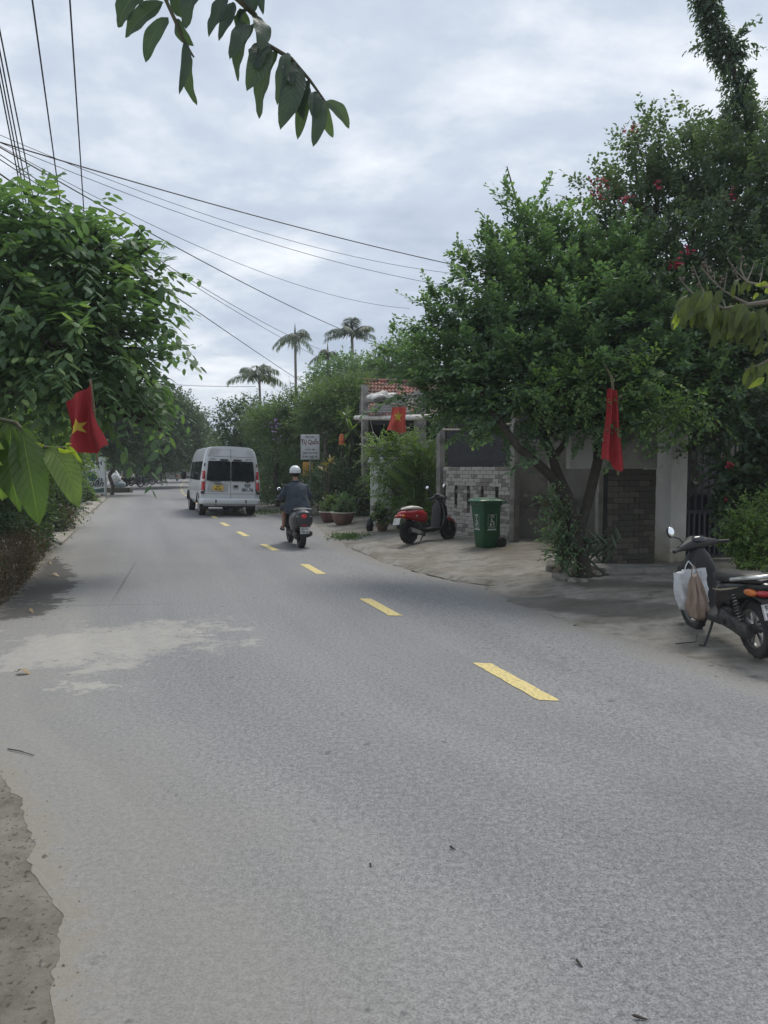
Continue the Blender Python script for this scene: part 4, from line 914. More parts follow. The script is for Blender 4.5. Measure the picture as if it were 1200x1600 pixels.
for s, nm in ((-1, 'rear_door'), (1, 'rear_door')):
    x0, x1 = (.006, .838); f = lambda pts: [(s * x, z) for x, z in pts][::s]
    dr = rear_poly(f(rr_rect(x0, x1, .62, 2.02, .04, None, .775)), .016).build(nm, silver, van, smooth=0)
    rear_poly(f(rr_rect(x0 + .0, .765, 2.035, 2.30, .03, None, .66)), .010).build('roof_panel', silver_d, van, smooth=0)
    win = rear_poly(f(rr_rect(x0 + .008, .80, 1.215, 1.885, .045, None, .752)), .026).build('rear_window', glass_d, dr, smooth=0)
    rear_poly(f(rr_rect(.0, .84, .80, .835, .008)), .03).build('crease', silver, dr, smooth=0)
    rear_poly(f(rr_rect(.08, .36, 1.90, 1.95, .02)), .05).build('brake_light', black_p, dr, smooth=0)
    mb = MB()
    for z in (.9, 1.35, 1.75): mb.tube([(s * .87, ry(z) - .02, z - .05), (s * .87, ry(z) - .02, z + .05)], .02, n=8)
    mb.build('hinge', black_p, dr)
    tlp = [(.865, .86), (.975, .86), (.955, 1.52), (.865, 1.52)]
    tl_ = MB(); tl_.loft([[Vector((s * x, y, z)) for x, y in ((.855, rear_lean(z) - .03), (.93 - k, rear_lean(z) - .035), (.995 - k, rear_lean(z) + .03), (1.004 - k * 1.3, rear_lean(z) + .16), (.86, rear_lean(z) + .16))] for z, k in ((.90, 0), (1.2, .01), (1.54, .045))]); t_o = tl_.build('tail_light', red_lens, van, smooth=0)
    tl_ = MB(); tl_.loft([[Vector((s * x, y, z)) for x, y in ((.865, rear_lean(z) - .036), (.925 - k, rear_lean(z) - .042), (.985 - k, rear_lean(z) + .02), (.88, rear_lean(z) + .05))] for z, k in ((1.19, .0), (1.27, .008))]); tl_.build('reverse_lamp', clear_lens, t_o, smooth=0)
    mb = MB(); mb.box((s * .93, rear_lean(.8) - .0, .82), (.11, .06, .09), bev=.01); mb.build('reflector', black_p, van)
seam = MB(); seam.add([(-.006, ry(z) - .004, z) for z in (.62, 1.15, 2.05, 2.3)] + [(.006, ry(z) - .004, z) for z in (.62, 1.15, 2.05, 2.3)], [(0, 4, 5, 1), (1, 5, 6, 2), (2, 6, 7, 3)]); seam.build('door_seam', black_p, van, smooth=0)
# plate recess left, door handle right
mb = rear_poly([(-.78, .86), (-.09, .86), (-.09, 1.13), (-.72, 1.13)], .021); mb.build('plate_recess', silver_d, van, smooth=0)
mb = rear_poly([(-.60, .89), (-.25, .89), (-.25, 1.07), (-.60, 1.07)], .034); pl = mb.build('number_plate', plate_y, van, smooth=0)
mb = MB()
for t_, z in (('92F', 1.022), ('001.76', .935)): letter(mb, t_, (-.425, ry(z) - .0365, z), (1, 0, 0), (0, 0, 1), .088, .95, bold=.002)
mb.build('plate_lettering', ink, pl, smooth=0)
mb = rear_poly([(-.54, 1.115), (-.30, 1.115), (-.30, 1.135), (-.54, 1.135)], .05); mb.build('plate_lamp', black_p, van, smooth=0)
mb = rear_poly(rr_rect(.07, .26, .95, 1.10, .02), .025); hn = mb.build('handle_recess', silver_d, van, smooth=0)
mb = rear_poly(rr_rect(.10, .23, 1.0, 1.075, .015), .04); mb.build('door_handle', black_p, hn, smooth=0)
mb = rear_poly(rr_rect(.50, .63, 1.175, 1.205, .014), .03); mb.build('keyhole_cover', black_p, van, smooth=0)
mb = MB(); letter(mb, '92F', (.565, ry(1.06) - .021, 1.06), (1, 0, 0), (0, 0, 1), .15, .95, bold=.004); letter(mb, '001.76', (.565, ry(.92) - .021, .92), (1, 0, 0), (0, 0, 1), .15, .95, bold=.004); mb.build('door_lettering', mat('dark blue lettering', (.012, .018, .045), .6), van, smooth=0)
mb = MB(); letter(mb, 'TRANSIT', (-.50, ry(1.19) - .021, 1.19), (1, 0, 0), (0, 0, 1), .075, 1.25, bold=.002); letter(mb, 'LIMITED', (.60, ry(1.945) - .021, 1.945), (1, 0, 0), (0, 0, 1), .055, 1.2, bold=.001); letter(mb, 'DIESEL', (-.60, ry(1.945) - .021, 1.945), (1, 0, 0), (0, 0, 1), .055, 1.2, bold=.001); mb.build('badge_lettering', grey_p, van, smooth=0)
mb = MB(); mb.loft([sring((x, y, .53), (0, 1, 0), (0, 0, 1), a, b, 3.5, 16) for x, y, a, b in ((-1.0, .62, .03, .07), (-1.015, .3, .05, .09), (-.99, .06, .07, .10), (-.9, -.03, .08, .105), (-.5, -.06, .08, .105), (.5, -.06, .08, .105), (.9, -.03, .08, .105), (.99, .06, .07, .10), (1.015, .3, .05, .09), (1.0, .62, .03, .07))]); bp_ = mb.build('rear_bumper', silver, van)
for x in (-.5, .5): mb = MB(); mb.box((x, -.10, .53), (.05, .09, .12), bev=.01); mb.build('bumper_seam', grey_p, bp_)
mb = MB(); mb.loft([[Vector((s * (.985 - .0 * z), y, z)) for s in (1,) for y, z in ((.3, .6), (.3, .66), (4.2, .66), (4.2, .6))], [Vector((1.012, y, z)) for y, z in ((.3, .61), (.3, .65), (4.2, .65), (4.2, .61))]]); 
# side windows (two long panes per side) and doors seams
def sx(z): return interp([(0.42, .9), (.95, 1.0), (1.2, .995), (1.45, .965), (1.8, .915), (2.03, .875)], z) + .006
for s in (-1, 1):
    for y0, y1 in ((.22, 1.55), (1.6, 2.9), (2.98, 3.75)):
        mb = MB(); q_ = [Vector((s * sx(z), y, z)) for y, z in ((y0, 1.22), (y1, 1.22), (y1, 1.55), (y1 - .02, 1.86), (y0 + .02, 1.86), (y0, 1.55))]; mb.add(q_ + [p - Vector((s * .02, 0, 0)) for p in q_], [(0, 1, 2, 5), (5, 2, 3, 4), (6, 11, 8, 7), (11, 10, 9, 8)] + [(i, (i + 1) % 6, (i + 1) % 6 + 6, i + 6) for i in range(6)]); mb.build('side_window', glass_d, van, smooth=0)
    mb = MB(); mb.loft([[Vector((s * sx(z) + s * o2, y, z)) for o2, z in ((-.02, .70), (.012, .71), (.012, .80), (-.02, .81))] for y in (.75, 4.3)]); mb.build('rub_strip', grey_p, van)
    mb = MB(); mb.tube([(s * 1.0, 3.85, 1.3), (s * 1.13, 3.83, 1.27)], .03, n=8); mb.ball((s * 1.22, 3.83, 1.36), (.11, .07, .17), 14, 8); mb.build('side_mirror', black_p, van)
    mb = MB(); mb.box((s * .80, -.0, .32), (.26, .012, .22)) if False else mb.box((s * .80, .52, .36), (.26, .012, .24)); mb.build('mud_flap', black_p, van, smooth=0)
for s in (-1, 1):
    for y, nm in ((.98, 1), (4.4, 1)):
        hb2 = MB(); hb2.lathe((0, 0, 0), [(0, -.1), (.08, -.1), (.19, -.06), (.21, -.1), (.215, .1), (.19, .06), (.08, .1), (0, .1)], 24, 'x'); wv = hb2.build('wheel', alloy, van); wv.location = (s * .84, y, .345)
        mb = MB(); r = .115; pr = [(.2, -.09)] + [(.345 - .06 + .06 * math.sin(math.pi * i / 10) ** .6, -r * math.copysign(abs(math.cos(math.pi * i / 10)) ** .7, math.cos(math.pi * i / 10))) for i in range(11)] + [(.2, .09)]
        mb.lathe((0, 0, 0), pr, 32, 'x'); mb.build('tyre', rubber, wv)
        mb = MB(); mb.loft([[Vector((s * (1.006 if i < 2 else .93), y + r3 * math.cos(a), .36 + r3 * math.sin(a))) for i, r3 in enumerate((.40, .43, .43, .40))] for a in [R(8 + 164 * k / 12) for k in range(13)]]); mb.build('wheel_arch', black_p, van)
mb = MB(); mb.tube([(-.8, .98, .345), (.8, .98, .345)], .06, n=10); mb.ball((0, .98, .34), (.16, .16, .15), 14, 8); mb.box((-.45, 1.1, .42), (.07, 1.7, .06)); mb.box((.45, 1.1, .42), (.07, 1.7, .06)); mb.build('axle', engine_m, van)
mb = MB(); mb.lathe((.2, .45, .36), [(0, -.3), (.09, -.3), (.1, -.25), (.1, .25), (.09, .3), (0, .3)], 14, 'x'); mb.tube([(.5, .45, .36), (.6, .2, .34), (.6, .02, .33)], .03, n=8); mb.build('exhaust', engine_m, van)

# ================================================================== GREEN BIN
bin_m = mat('dark green bin plastic', (.014, .082, .035), .42, var=.15, scale=3, bump=.08, grime=(.05, .075, .05), gscale=2.5, glo=.55, ghi=.85)
bin_lid = mat('green bin lid', (.02, .105, .05), .45, var=.12)
bprint = mat('white bin print', (.50, .54, .52), .6, var=.15, scale=20)
bp0 = court(G(752, 859, .08)); bn = empty('wheelie_bin', (bp0.x + .12, bp0.y + .14, bp0.z - .005), R(-57), 'dark green wheeled rubbish bin with white pictogram panels', 'rubbish bin')
bn.rotation_euler = (0, 0, R(-157))
# local x = towards the front (lid lip), y = sideways
bz = [(0.0, -.0, .165, .17, 5), (.04, -.0, .178, .182, 6), (.45, .01, .20, .205, 7), (.80, .02, .222, .225, 8), (.815, .02, .245, .245, 8), (.87, .02, .245, .245, 8)]
mb = MB(); mb.loft([sring((x, 0, z), (1, 0, 0), (0, 1, 0), a, b, p, 40) for z, x, a, b, p in bz]); mb.build('body', bin_m, bn, smooth=35)
mb = MB(); mb.loft([sring((.03, 0, z), (1, 0, 0), (0, 1, 0), a, b, p, 40) for z, a, b, p in ((.872, .268, .256, 9), (.90, .271, .258, 9), (.915, .256, .244, 8), (.925, .205, .195, 6), (.942, .195, .185, 6), (.948, .175, .165, 6))]); lid = mb.build('lid', bin_lid, bn, smooth=35)
mb = MB(); mb.tube([(.318, -.13, .88), (.335, -.12, .89), (.335, .12, .89), (.318, .13, .88)], .012, n=8); mb.build('lid_handle', bin_lid, lid)
mb = MB(); mb.tube([(-.24, -.2, .84), (-.31, -.2, .885), (-.31, .2, .885), (-.24, .2, .84)], .017, n=8); mb.build('push_handle', bin_m, bn)
for s in (1, -1):
    mb = MB(); mb.lathe((-.2, s * .215, .10), [(0, -.025), (.06, -.025), (.1, -.022), (.1, .022), (.06, .025), (0, .025)], 24, 'y'); mb.build('wheel', rubber, bn)
for k, y in enumerate((-.12, 0, .12)):
    mb = MB(); mb.box((-.205, y, .45), (.02, .02, .6)); mb.build('rib', bin_m, bn)
def pictogram(o, u, v, sc):
    mb = MB(); o, u, v = Vector(o), Vector(u), Vector(v); nn_ = u.cross(v)
    P = lambda pts: mb.add([o + u * x * sc + v * y * sc + nn_ * .003 for x, y in pts], [tuple(range(len(pts)))])
    rect = lambda x0, x1, y0, y1: P([(x0, y0), (x1, y0), (x1, y1), (x0, y1)])
    rect(-.088, -.083, -.06, .16); rect(.083, .088, -.06, .16); rect(-.088, .088, .157, .161) ; rect(-.09, .09, -.125, -.098)
    rect(-.036, .036, .13, .15); rect(-.036, -.028, .104, .13); rect(.028, .036, .104, .13); rect(-.036, .036, .098, .106)
    P([(-.012 + .016 * math.cos(a), .073 + .016 * math.sin(a)) for a in [i * math.pi / 5 for i in range(10)]])
    P([(.0, .055), (.025, .045), (.045, .01), (.05, -.04), (.03, -.04), (.026, .0), (.01, .022), (-.025, .035), (-.04, .022), (-.045, .03), (-.025, .052)])
    rect(-.045, -.004, -.045, .0); rect(-.049, .0, .003, .009)
    for r, yy in enumerate((-.066, -.083)):
        x = -.07
        while x < .07: w_ = rnd.uniform(.01, .026); rect(x, min(.072, x + w_), yy, yy + .009); x += w_ + .008
    return mb
pictogram((.2115 + .004, 0, .47), (0, 1, 0), (.055, 0, 1), 1.05).build('pictogram', bprint, bn, smooth=0)
pictogram((.01, .2095, .47), (-1, 0, 0), (0, .055, 1), 1.05).build('pictogram', bprint, bn, smooth=0)
pictogram((.01, -.2095, .47), (1, 0, 0), (0, -.055, 1), 1.05).build('pictogram', bprint, bn, smooth=0)

# ================================================================== RIDER
skin = mat('tanned skin', (.36, .20, .13), .55, var=.1, scale=15)
denim = mat('faded blue grey jacket cloth', (.044, .057, .076), .85, var=.3, scale=7, bump=.9, bscale=10, grime=(.10, .115, .135), gscale=2.4, glo=.55, ghi=.75)
trousers = mat('dark navy shorts cloth', (.022, .026, .036), .85, var=.2)
helm_w = mat('white helmet shell', (.72, .73, .74), .25, var=.04, coat=.5)
hairm = mat('black hair', (.012, .011, .010), .6)
def skin_body(name, nodes, edges, m, parent, lvl=2):
    me = bpy.data.meshes.new(name); me.from_pydata([n_[0] for n_ in nodes], edges, []); o = link(name, me, parent)
    md = o.modifiers.new('skin', 'SKIN'); md.use_smooth_shade = True
    for i, n_ in enumerate(nodes):
        sv = me.skin_vertices[0].data[i]; r = n_[1]; sv.radius = (r, r) if not isinstance(r, tuple) else r; sv.use_root = (i == 0)
    ss = o.modifiers.new('sub', 'SUBSURF'); ss.levels = lvl; ss.render_levels = lvl
    bpy.context.view_layer.update(); me2 = bpy.data.meshes.new_from_object(o.evaluated_get(bpy.context.evaluated_depsgraph_get()))
    o.modifiers.clear(); o.data = me2; bpy.data.meshes.remove(me); me2.materials.clear(); me2.materials.append(m)
    me2.polygons.foreach_set('use_smooth', [True] * len(me2.polygons)); me2.update(); return o
def make_rider(root, jacket, helmet, shorts, hips=(-.02, .86), reach=(.33, .945)):
    hx, hz = hips; gx, gz_ = reach
    nodes = [((hx, 0, hz), (.15, .12)), ((hx + .04, 0, hz + .22), (.13, .105)), ((hx + .10, 0, hz + .42), (.12, .09)), ((hx + .14, 0, hz + .51), (.075, .07)), ((hx + .17, 0, hz + .585), .058), ((hx + .20, 0, hz + .665), (.075, .085)), ((hx + .205, 0, hz + .77), (.07, .085))]
    edges = [(0, 1), (1, 2), (2, 3), (3, 4), (4, 5), (5, 6)]
    for s in (1, -1):
        k = len(nodes)
        nodes += [((hx + .11, s * .145, hz + .42), .055), ((hx + .16, s * .285, hz + .20), .044), ((gx - .09, s * .30, gz_ + .04), .034), ((gx - .015, s * .30, gz_ + .025), (.036, .024))]
        edges += [(2, k), (k, k + 1), (k + 1, k + 2), (k + 2, k + 3)]
        fing = [(-.030, .062, .011), (-.010, .070, .0115), (.010, .066, .011), (.029, .054, .0095)]
        for q, (dy, ln, r) in enumerate(fing):
            j = len(nodes); bx = Vector((gx + .012, s * .30 + dy, gz_ + .024))
            nodes += [(tuple(bx), r), (tuple(bx + Vector((ln * .42, 0, -.006))), r * .95), (tuple(bx + Vector((ln * .56, 0, -.034))), r * .88), (tuple(bx + Vector((ln * .30, 0, -.052))), r * .75)]
            edges += [(k + 3, j), (j, j + 1), (j + 1, j + 2), (j + 2, j + 3)]
        j = len(nodes); bx = Vector((gx - .03, s * .27, gz_ + .015)); nodes += [(tuple(bx), .013), (tuple(bx + Vector((.03, -s * .012, -.03))), .012), (tuple(bx + Vector((.058, s * .004, -.04))), .0095)]
        edges += [(k + 2, j), (j, j + 1), (j + 1, j + 2)]
        j = len(nodes)
        nodes += [((hx + .02, s * .095, hz - .03), .095), ((hx + .40, s * .215, hz - .06), .068), ((hx + .36, s * .235, hz - .34), .048), ((hx + .335, s * .245, hz - .475), .035), ((hx + .42, s * .26, hz - .51), (.036, .026)), ((hx + .50, s * .268, hz - .525), (.036, .018))]
        edges += [(0, j), (j, j + 1), (j + 1, j + 2), (j + 2, j + 3), (j + 3, j + 4), (j + 4, j + 5)]
    body = skin_body('body', nodes, edges, skin, root)
    hc = Vector((hx + .205, 0, hz + .755))
    # face
    fx = hx + .285
    mb = MB(); mb.loft([sring((fx + .0, 0, hz + .775), (0, 1, 0), (1, 0, 0), .006, .006, 2, 8), sring((fx + .012, 0, hz + .745), (0, 1, 0), (1, 0, 0), .011, .016, 2, 8), sring((fx + .018, 0, hz + .725), (0, 1, 0), (1, 0, 0), .016, .018, 2, 8), sring((fx + .0, 0, hz + .713), (0, 1, 0), (1, 0, 0), .012, .012, 2, 8)]); mb.build('nose', skin, body)
    for s in (1, -1):
        mb = MB(); mb.ball((fx - .008, s * .033, hz + .767), (.010, .015, .009), 10, 6); e_ = mb.build('eye', plate_w, body)
        mb = MB(); mb.ball((fx + .0005, s * .033, hz + .767), (.003, .006, .006), 8, 5); mb.build('pupil', ink, e_)
        mb = MB(); mb.ball((hx + .205, s * .092, hz + .74), (.028, .012, .034), 10, 6); mb.build('ear', skin, body)
    mb = MB(); mb.ball((fx - .004, 0, hz + .688), (.010, .026, .008), 10, 6); mb.build('mouth', mat('lips', (.25, .1, .08), .5), body)
    # hair at the nape under the helmet
    mb = MB(); mb.ball(hc + Vector((-.028, 0, -.045)), (.085, .088, .085), 18, 10); mb.build('hair', hairm, body)
    # helmet: half shell with rim and peak
    mb = MB(); rings = []
    for i in range(9):
        a = R(90 * i / 8); rings.append(sring(hc + Vector((-.004, 0, .005 + .135 * math.sin(a) * 1.0)), (1, 0, 0), (0, 1, 0), .142 * max(.02, math.cos(a)) ** .85, .125 * max(.02, math.cos(a)) ** .85, 2.1, 28))
    rings = [sring(hc + Vector((-.004, 0, -.035)), (1, 0, 0), (0, 1, 0), .140, .122, 2.1, 28)] + rings
    mb.loft(rings); he = mb.build('helmet', helmet, root, smooth=60)
    mb = MB(); mb.tube(sring(hc + Vector((-.004, 0, -.035)), (1, 0, 0), (0, 1, 0), .142, .124, 2.1, 28) + [hc + Vector((.138, 0, -.035))], .008, n=6); mb.build('helmet_rim', black_p, he)
    mb = MB(); mb.sheet(lambda a, b: tuple(hc + Vector((.10 + b * .085 * math.cos((a - .5) * 2.0), (a - .5) * .22, .012 - b * .03 - .06 * (a - .5) ** 2))), 12, 4); mb.build('peak', helmet, he)
    mb = MB(); mb.ball(hc + Vector((-.095, -.055, .06)), (.03, .03, .012), 10, 6, rot=Matrix.Rotation(R(-50), 3, 'Y')); mb.build('helmet_sticker', mat('dark sticker', (.05, .055, .07), .5), he)
    for s in (1, -1):
        mb = MB(); mb.tube([hc + Vector((-.02, s * .118, -.03)), hc + Vector((.02, s * .095, -.09)), hc + Vector((.045, s * .03, -.135)), hc + Vector((.05, 0, -.14))], .007, n=5); mb.build('strap', black_p, he)
    # loose jacket: torso shell, then a sleeve to each cuff
    mb = MB(); rings = []
    for z, x, a, b in ((hz - .15, hx - .06, .295, .23), (hz - .02, hx - .04, .29, .22), (hz + .10, hx - .01, .262, .185), (hz + .20, hx + .015, .24, .165), (hz + .27, hx + .03, .232, .158), (hz + .36, hx + .06, .235, .152), (hz + .43, hx + .085, .228, .138), (hz + .485, hx + .105, .185, .115), (hz + .525, hx + .13, .095, .085), (hz + .565, hx + .14, .078, .074)):
        ring = []
        for j in range(48):
            t = 2 * math.pi * j / 48; wr = 1 + .03 * math.sin(t * 9 + z * 17) * max(0, (hz + .25 - z) / .4) + (vnoise2(t * 4, z * 11, 5) - .5) * .07
            yo = math.cos(t); ring.append(Vector((x + b * wr * math.copysign(abs(math.sin(t)) ** .9, math.sin(t)), a * wr * math.copysign(abs(yo) ** .85, yo), z + .02 * math.sin(t * 3 + 1) * (1 if z < hz - .1 else 0))))
        rings.append(ring)
    mb.loft(rings, caps=False); jk = mb.build('jacket', jacket, root, smooth=70)
    for s in (1, -1):
        sh = Vector((hx + .10, s * .165, hz + .44)); el = Vector((hx + .15, s * .295, hz + .20)); cu = Vector((gx - .10, s * .30, gz_ + .045)); path, rad = [], []
        for i in range(15):
            t = i / 14; p = sh.lerp(el, t * 2) if t < .5 else el.lerp(cu, t * 2 - 1); path.append(p); rad.append((.098 - .022 * t - .018 * max(0, t - .6)) * (1 + .07 * math.sin(i * 2.4 + s)))
        mb = MB(); mb.tube(path, rad, n=18); mb.build('sleeve', jacket, jk, smooth=70)
    mb = MB(); mb.tube([Vector((hx + .14 + .085 * math.cos(t), .082 * math.sin(t), hz + .558 + .012 * math.cos(t))) for t in [2 * math.pi * k / 20 for k in range(21)]], .018, n=8); mb.build('collar', jacket, jk)
    mb = MB(); mb.tube([Vector((hx - .085 - .012 * math.sin(math.pi * (k / 12)) , -.19 + .38 * k / 12, hz + .30 - .02 * math.sin(math.pi * k / 12))) for k in range(13)], .008, n=5); mb.build('yoke_seam', jacket, jk)
    # shorts
    for s in (1, -1):
        mb = MB(); mb.tube([Vector((hx + .0, s * .09, hz - .02)), Vector((hx + .2, s * .16, hz - .035)), Vector((hx + .41, s * .218, hz - .055)), Vector((hx + .415, s * .226, hz - .12))], [.125, .11, .094, .088], n=16); mb.build('shorts_leg', shorts, root, smooth=60)
        # sandal
        mb = MB(); mb.prism([(-.10, -.035), (.05, -.045), (.13, -.035), (.15, 0), (.13, .035), (.05, .042), (-.10, .032), (-.12, 0)], (hx + .40, s * .26, hz - .565), (1, 0, 0), (0, 1, 0), .022); sd_ = mb.build('sandal', black_p, root)
        mb = MB(); mb.tube([(hx + .43, s * .26 - .045, hz - .545), (hx + .44, s * .26 - .02, hz - .48), (hx + .44, s * .26 + .02, hz - .48), (hx + .43, s * .26 + .045, hz - .545)], .012, n=6); mb.build('sandal_strap', black_p, sd_)
def seat_rider(label, sc, jacket, helmet, shorts, hips=(-.13, .86), reach=(.335, .965)):
    r = empty('person', sc.location, sc.rotation_euler.z, label, 'person'); make_rider(r, jacket, helmet, shorts, hips, reach); r.scale = (.955,) * 3; return r
hxC = styleC['head'][0]
pr_ = seat_rider('person in white helmet and loose blue grey jacket riding the dark scooter', scC, denim, helm_w, trousers, hips=(-.20, .885), reach=(hxC - .03, 1.01))

# ---- distant traffic: red scooter with rider, and the row of parked motorbikes
styleD = dict(styleC); styleD.update(body=red_paint, shield=red_paint, guard=red_paint, cover=red_paint, text=None)
pd = G(277, 751.5, -.0); scD = scooter('bright red scooter far down the road beyond the van', None, styleD, (pd.x, pd.y, road_z(pd.x, pd.y)), R(90 + 14))
seat_rider('distant person in green jacket riding the bright red scooter', scD, mat('green jacket cloth', (.10, .19, .12), .85), mat('grey helmet', (.35, .36, .36), .4), trousers, hips=(-.20, .885), reach=(hxC - .03, 1.01))
styleE = dict(styleA); styleE.update(text=None, steer=R(-20), mirrors=(1, -1), body=blk_paint, lights=styleA['lights'])
first = None
for k, (px, d, rz) in enumerate(((206, 62, 20), (216, 66.5, 34), (226, 70, 15), (236, 76, 28), (246, 83, 22))):
    p = W(px, 730, d); z = .03
    lb = ['parked black motorbike nearest the two roadside trunks on the left', 'second parked motorbike from the roadside trunks on the left', 'middle one of the five parked motorbikes under the left trees', 'parked motorbike next to last of the far row under the left trees', 'farthest of the five parked motorbikes under the left trees'][k]
    if first is None: first = scooter(lb, 'motorbikes parked along the left verge', styleE, (p.x, p.y, z), R(rz), R(-6), 'parked_motorbike'); o = first
    else:
        o = copy_tree(first); o.location = (p.x, p.y, z); o.rotation_euler = (R(-6), 0, R(rz))
    o['label'] = lb; o['category'] = 'motorbike'
# ================================================================== VEGETATION
bark = mat('rough grey bark', (.10, .088, .07), .9, var=.35, scale=9, bump=.8, bscale=28, grime=(.035, .03, .025), gscale=5)
bark_d = mat('damp dark bark', (.045, .038, .03), .9, var=.35, scale=9, bump=.8, bscale=28)
twigm = mat('green brown twig', (.085, .08, .045), .8, var=.3)
L_big = leafmat('glossy broad leaf', (.094, .143, .094), (.143, .224, .123), (.276, .357, .147), .34, .5)
L_main = leafmat('spatulate leaf', (.084, .132, .096), (.132, .204, .124), (.244, .325, .151), .36, .5)
L_boug = leafmat('small dull leaf', (.083, .118, .091), (.121, .163, .112), (.188, .235, .142), .34, .55)
L_vine = leafmat('vine leaf', (.069, .101, .083), (.103, .147, .106), (.149, .201, .138), .3, .5)
L_lite = leafmat('fresh green leaf', (.083, .138, .055), (.138, .204, .073), (.220, .281, .094), .40, .45)
L_feath = leafmat('grey green leaf', (.068, .105, .058), (.108, .16, .08), (.17, .215, .115), .36, .5)
L_dark = leafmat('shade leaf', (.053, .079, .053), (.079, .119, .073), (.121, .165, .090), .3, .5)
L_far = leafmat('distant leaf', (.060, .084, .062), (.088, .116, .078), (.124, .152, .096), .34, .5)
L_red = leafmat('reddish hedge leaf', (.060, .050, .035), (.106, .080, .057), (.169, .115, .083), .25, .55)
L_dry = leafmat('palm frond', (.06, .09, .05), (.10, .14, .075), (.17, .185, .10), .3, .5)
L_yel = leafmat('yellow streaked leaf', (.13, .15, .05), (.26, .20, .09), (.42, .26, .12), .3, .5)
blossom_r = mat('crimson blossom', (.36, .03, .06), .6, var=.3, scale=30)
blossom_l = mat('lilac blossom', (.30, .20, .36), .6, var=.3, scale=30)

def leaf_objects(parent, P, D, N, L, Wd, m, shape, n, droop=.14):
    """the n leaves nearest the camera become leaf objects that share a few meshes; returns the mask of the rest"""
    dist = P[:, 1]; idx = np.argsort(dist)[:n]; mesh_ = []
    for k in range(4):
        mesh_.append(leaf_mesh('leaf', np.zeros((1, 3)), np.array([[1., 0, 0]]), np.array([[0, 0, 1.]]), np.array([1.]), np.array([.5]), m, np.array([(.25, .5, .65, .9)[k]]), shape, droop))
    for i in idx:
        o = link('leaf', mesh_[rnd.randrange(4)], parent); d = Vector(D[i]).normalized(); s = d.cross(Vector(N[i])).normalized(); q = s.cross(d)
        M_ = Matrix((d * L[i], s * (Wd[i] / .5) * -1, q * L[i])).transposed(); M_ = M_.to_4x4(); M_.translation = Vector(P[i]); o.matrix_local = M_
    keep = np.ones(len(P), bool); keep[idx] = False; return keep
def plant(name, label, cat, base, lobes_px, ns, slen, nl, leaf, lw, m, r0=.09, fork=1.6, up=.45, pend=.15, skew=.42, ang=.9, shape='oval', six=True, bias=(0, 0, .35), jit=.35, flat=.7, group=None, parts=0, bk=bark, droop=.14, tb=(.25, .9), limbs=True, outw=1.0, lean=None, spray=None):
    lobes = [(W(*l[:3]), l[3]) for l in lobes_px] if lobes_px and not isinstance(lobes_px[0][0], Vector) else lobes_px
    root = empty(name, tuple(base), 0, label, cat, group); off = np.array(list(base))
    P0, d0, k = lobe_points(lobes, ns, skew); dirs = norm(outw * d0 + .55 * rng.normal(size=d0.shape) + np.array(bias))
    if spray:                            # each point grows a flat plate of side shoots along a twig
        nsub, sl_ = spray; upv = np.array([0, 0, 1.0]) + .3 * rng.normal(size=dirs.shape); side = norm(np.cross(dirs, upv)); tw_ = (np.arange(nsub) + .5) / nsub
        Q = P0[:, None] + dirs[:, None] * (tw_ * sl_)[None, :, None]; sg = np.where(np.arange(nsub) % 2 == 0, 1., -1.)[None, :, None]
        dd = dirs[:, None] * .75 + side[:, None] * sg * .75 * (1.1 - tw_)[None, :, None] + np.array([0, 0, .12]) + .10 * rng.normal(size=Q.shape); P0 = Q.reshape(-1, 3); dirs = norm(dd.reshape(-1, 3)); ns = len(P0)
    P, D, N, L, Wd = shoots(P0, dirs, np.full(ns, slen), nl, leaf, lw, ang, up, jit, pend=pend, flat=flat)
    ti = np.clip(tb[0] + (tb[1] - tb[0]) * (np.repeat(rng.random(ns), nl) * .55 + rng.random(ns * nl) * .45), 0, 1)
    lowcut = P[:, 2] > off[2] + .02; P, D, N, L, Wd, ti = P[lowcut], D[lowcut], N[lowcut], L[lowcut], Wd[lowcut], ti[lowcut]
    P = P - off
    if parts:
        keep = leaf_objects(root, P + 0, D, N, L, Wd, m, shape, parts, droop); P, D, N, L, Wd, ti = [a[keep] for a in (P, D, N, L, Wd, ti)]
    cr_ = link('crown', leaf_mesh('crown', P, D, N, L, Wd, m, ti, shape, droop, six), root)
    if limbs:
        mb = MB(); tree_limbs(mb, (0, 0, 0), [(tuple(Vector(c) - Vector(base)), r) for c, r in lobes], r0, (Vector(lean) - Vector(base)) if lean is not None else fork)
        # thin shoots that carry the outer leaves
        sel = rng.choice(ns, min(ns, 160), replace=False)
        for i in sel:
            a = Vector(P0[i]) - Vector(base); b = a + Vector(dirs[i]) * slen + Vector((0, 0, -pend * slen)); mb.tube([a - Vector(dirs[i]) * slen * .4, a, b], [.008, .006, .003], n=3)
        mb.build('trunk', bk, root)
    return root
ON = lambda px, py, z=.0: G(px, py, z)
def at(px, d, z=.0):
    p = W(px, 730, d); return Vector((p.x, p.y, z))

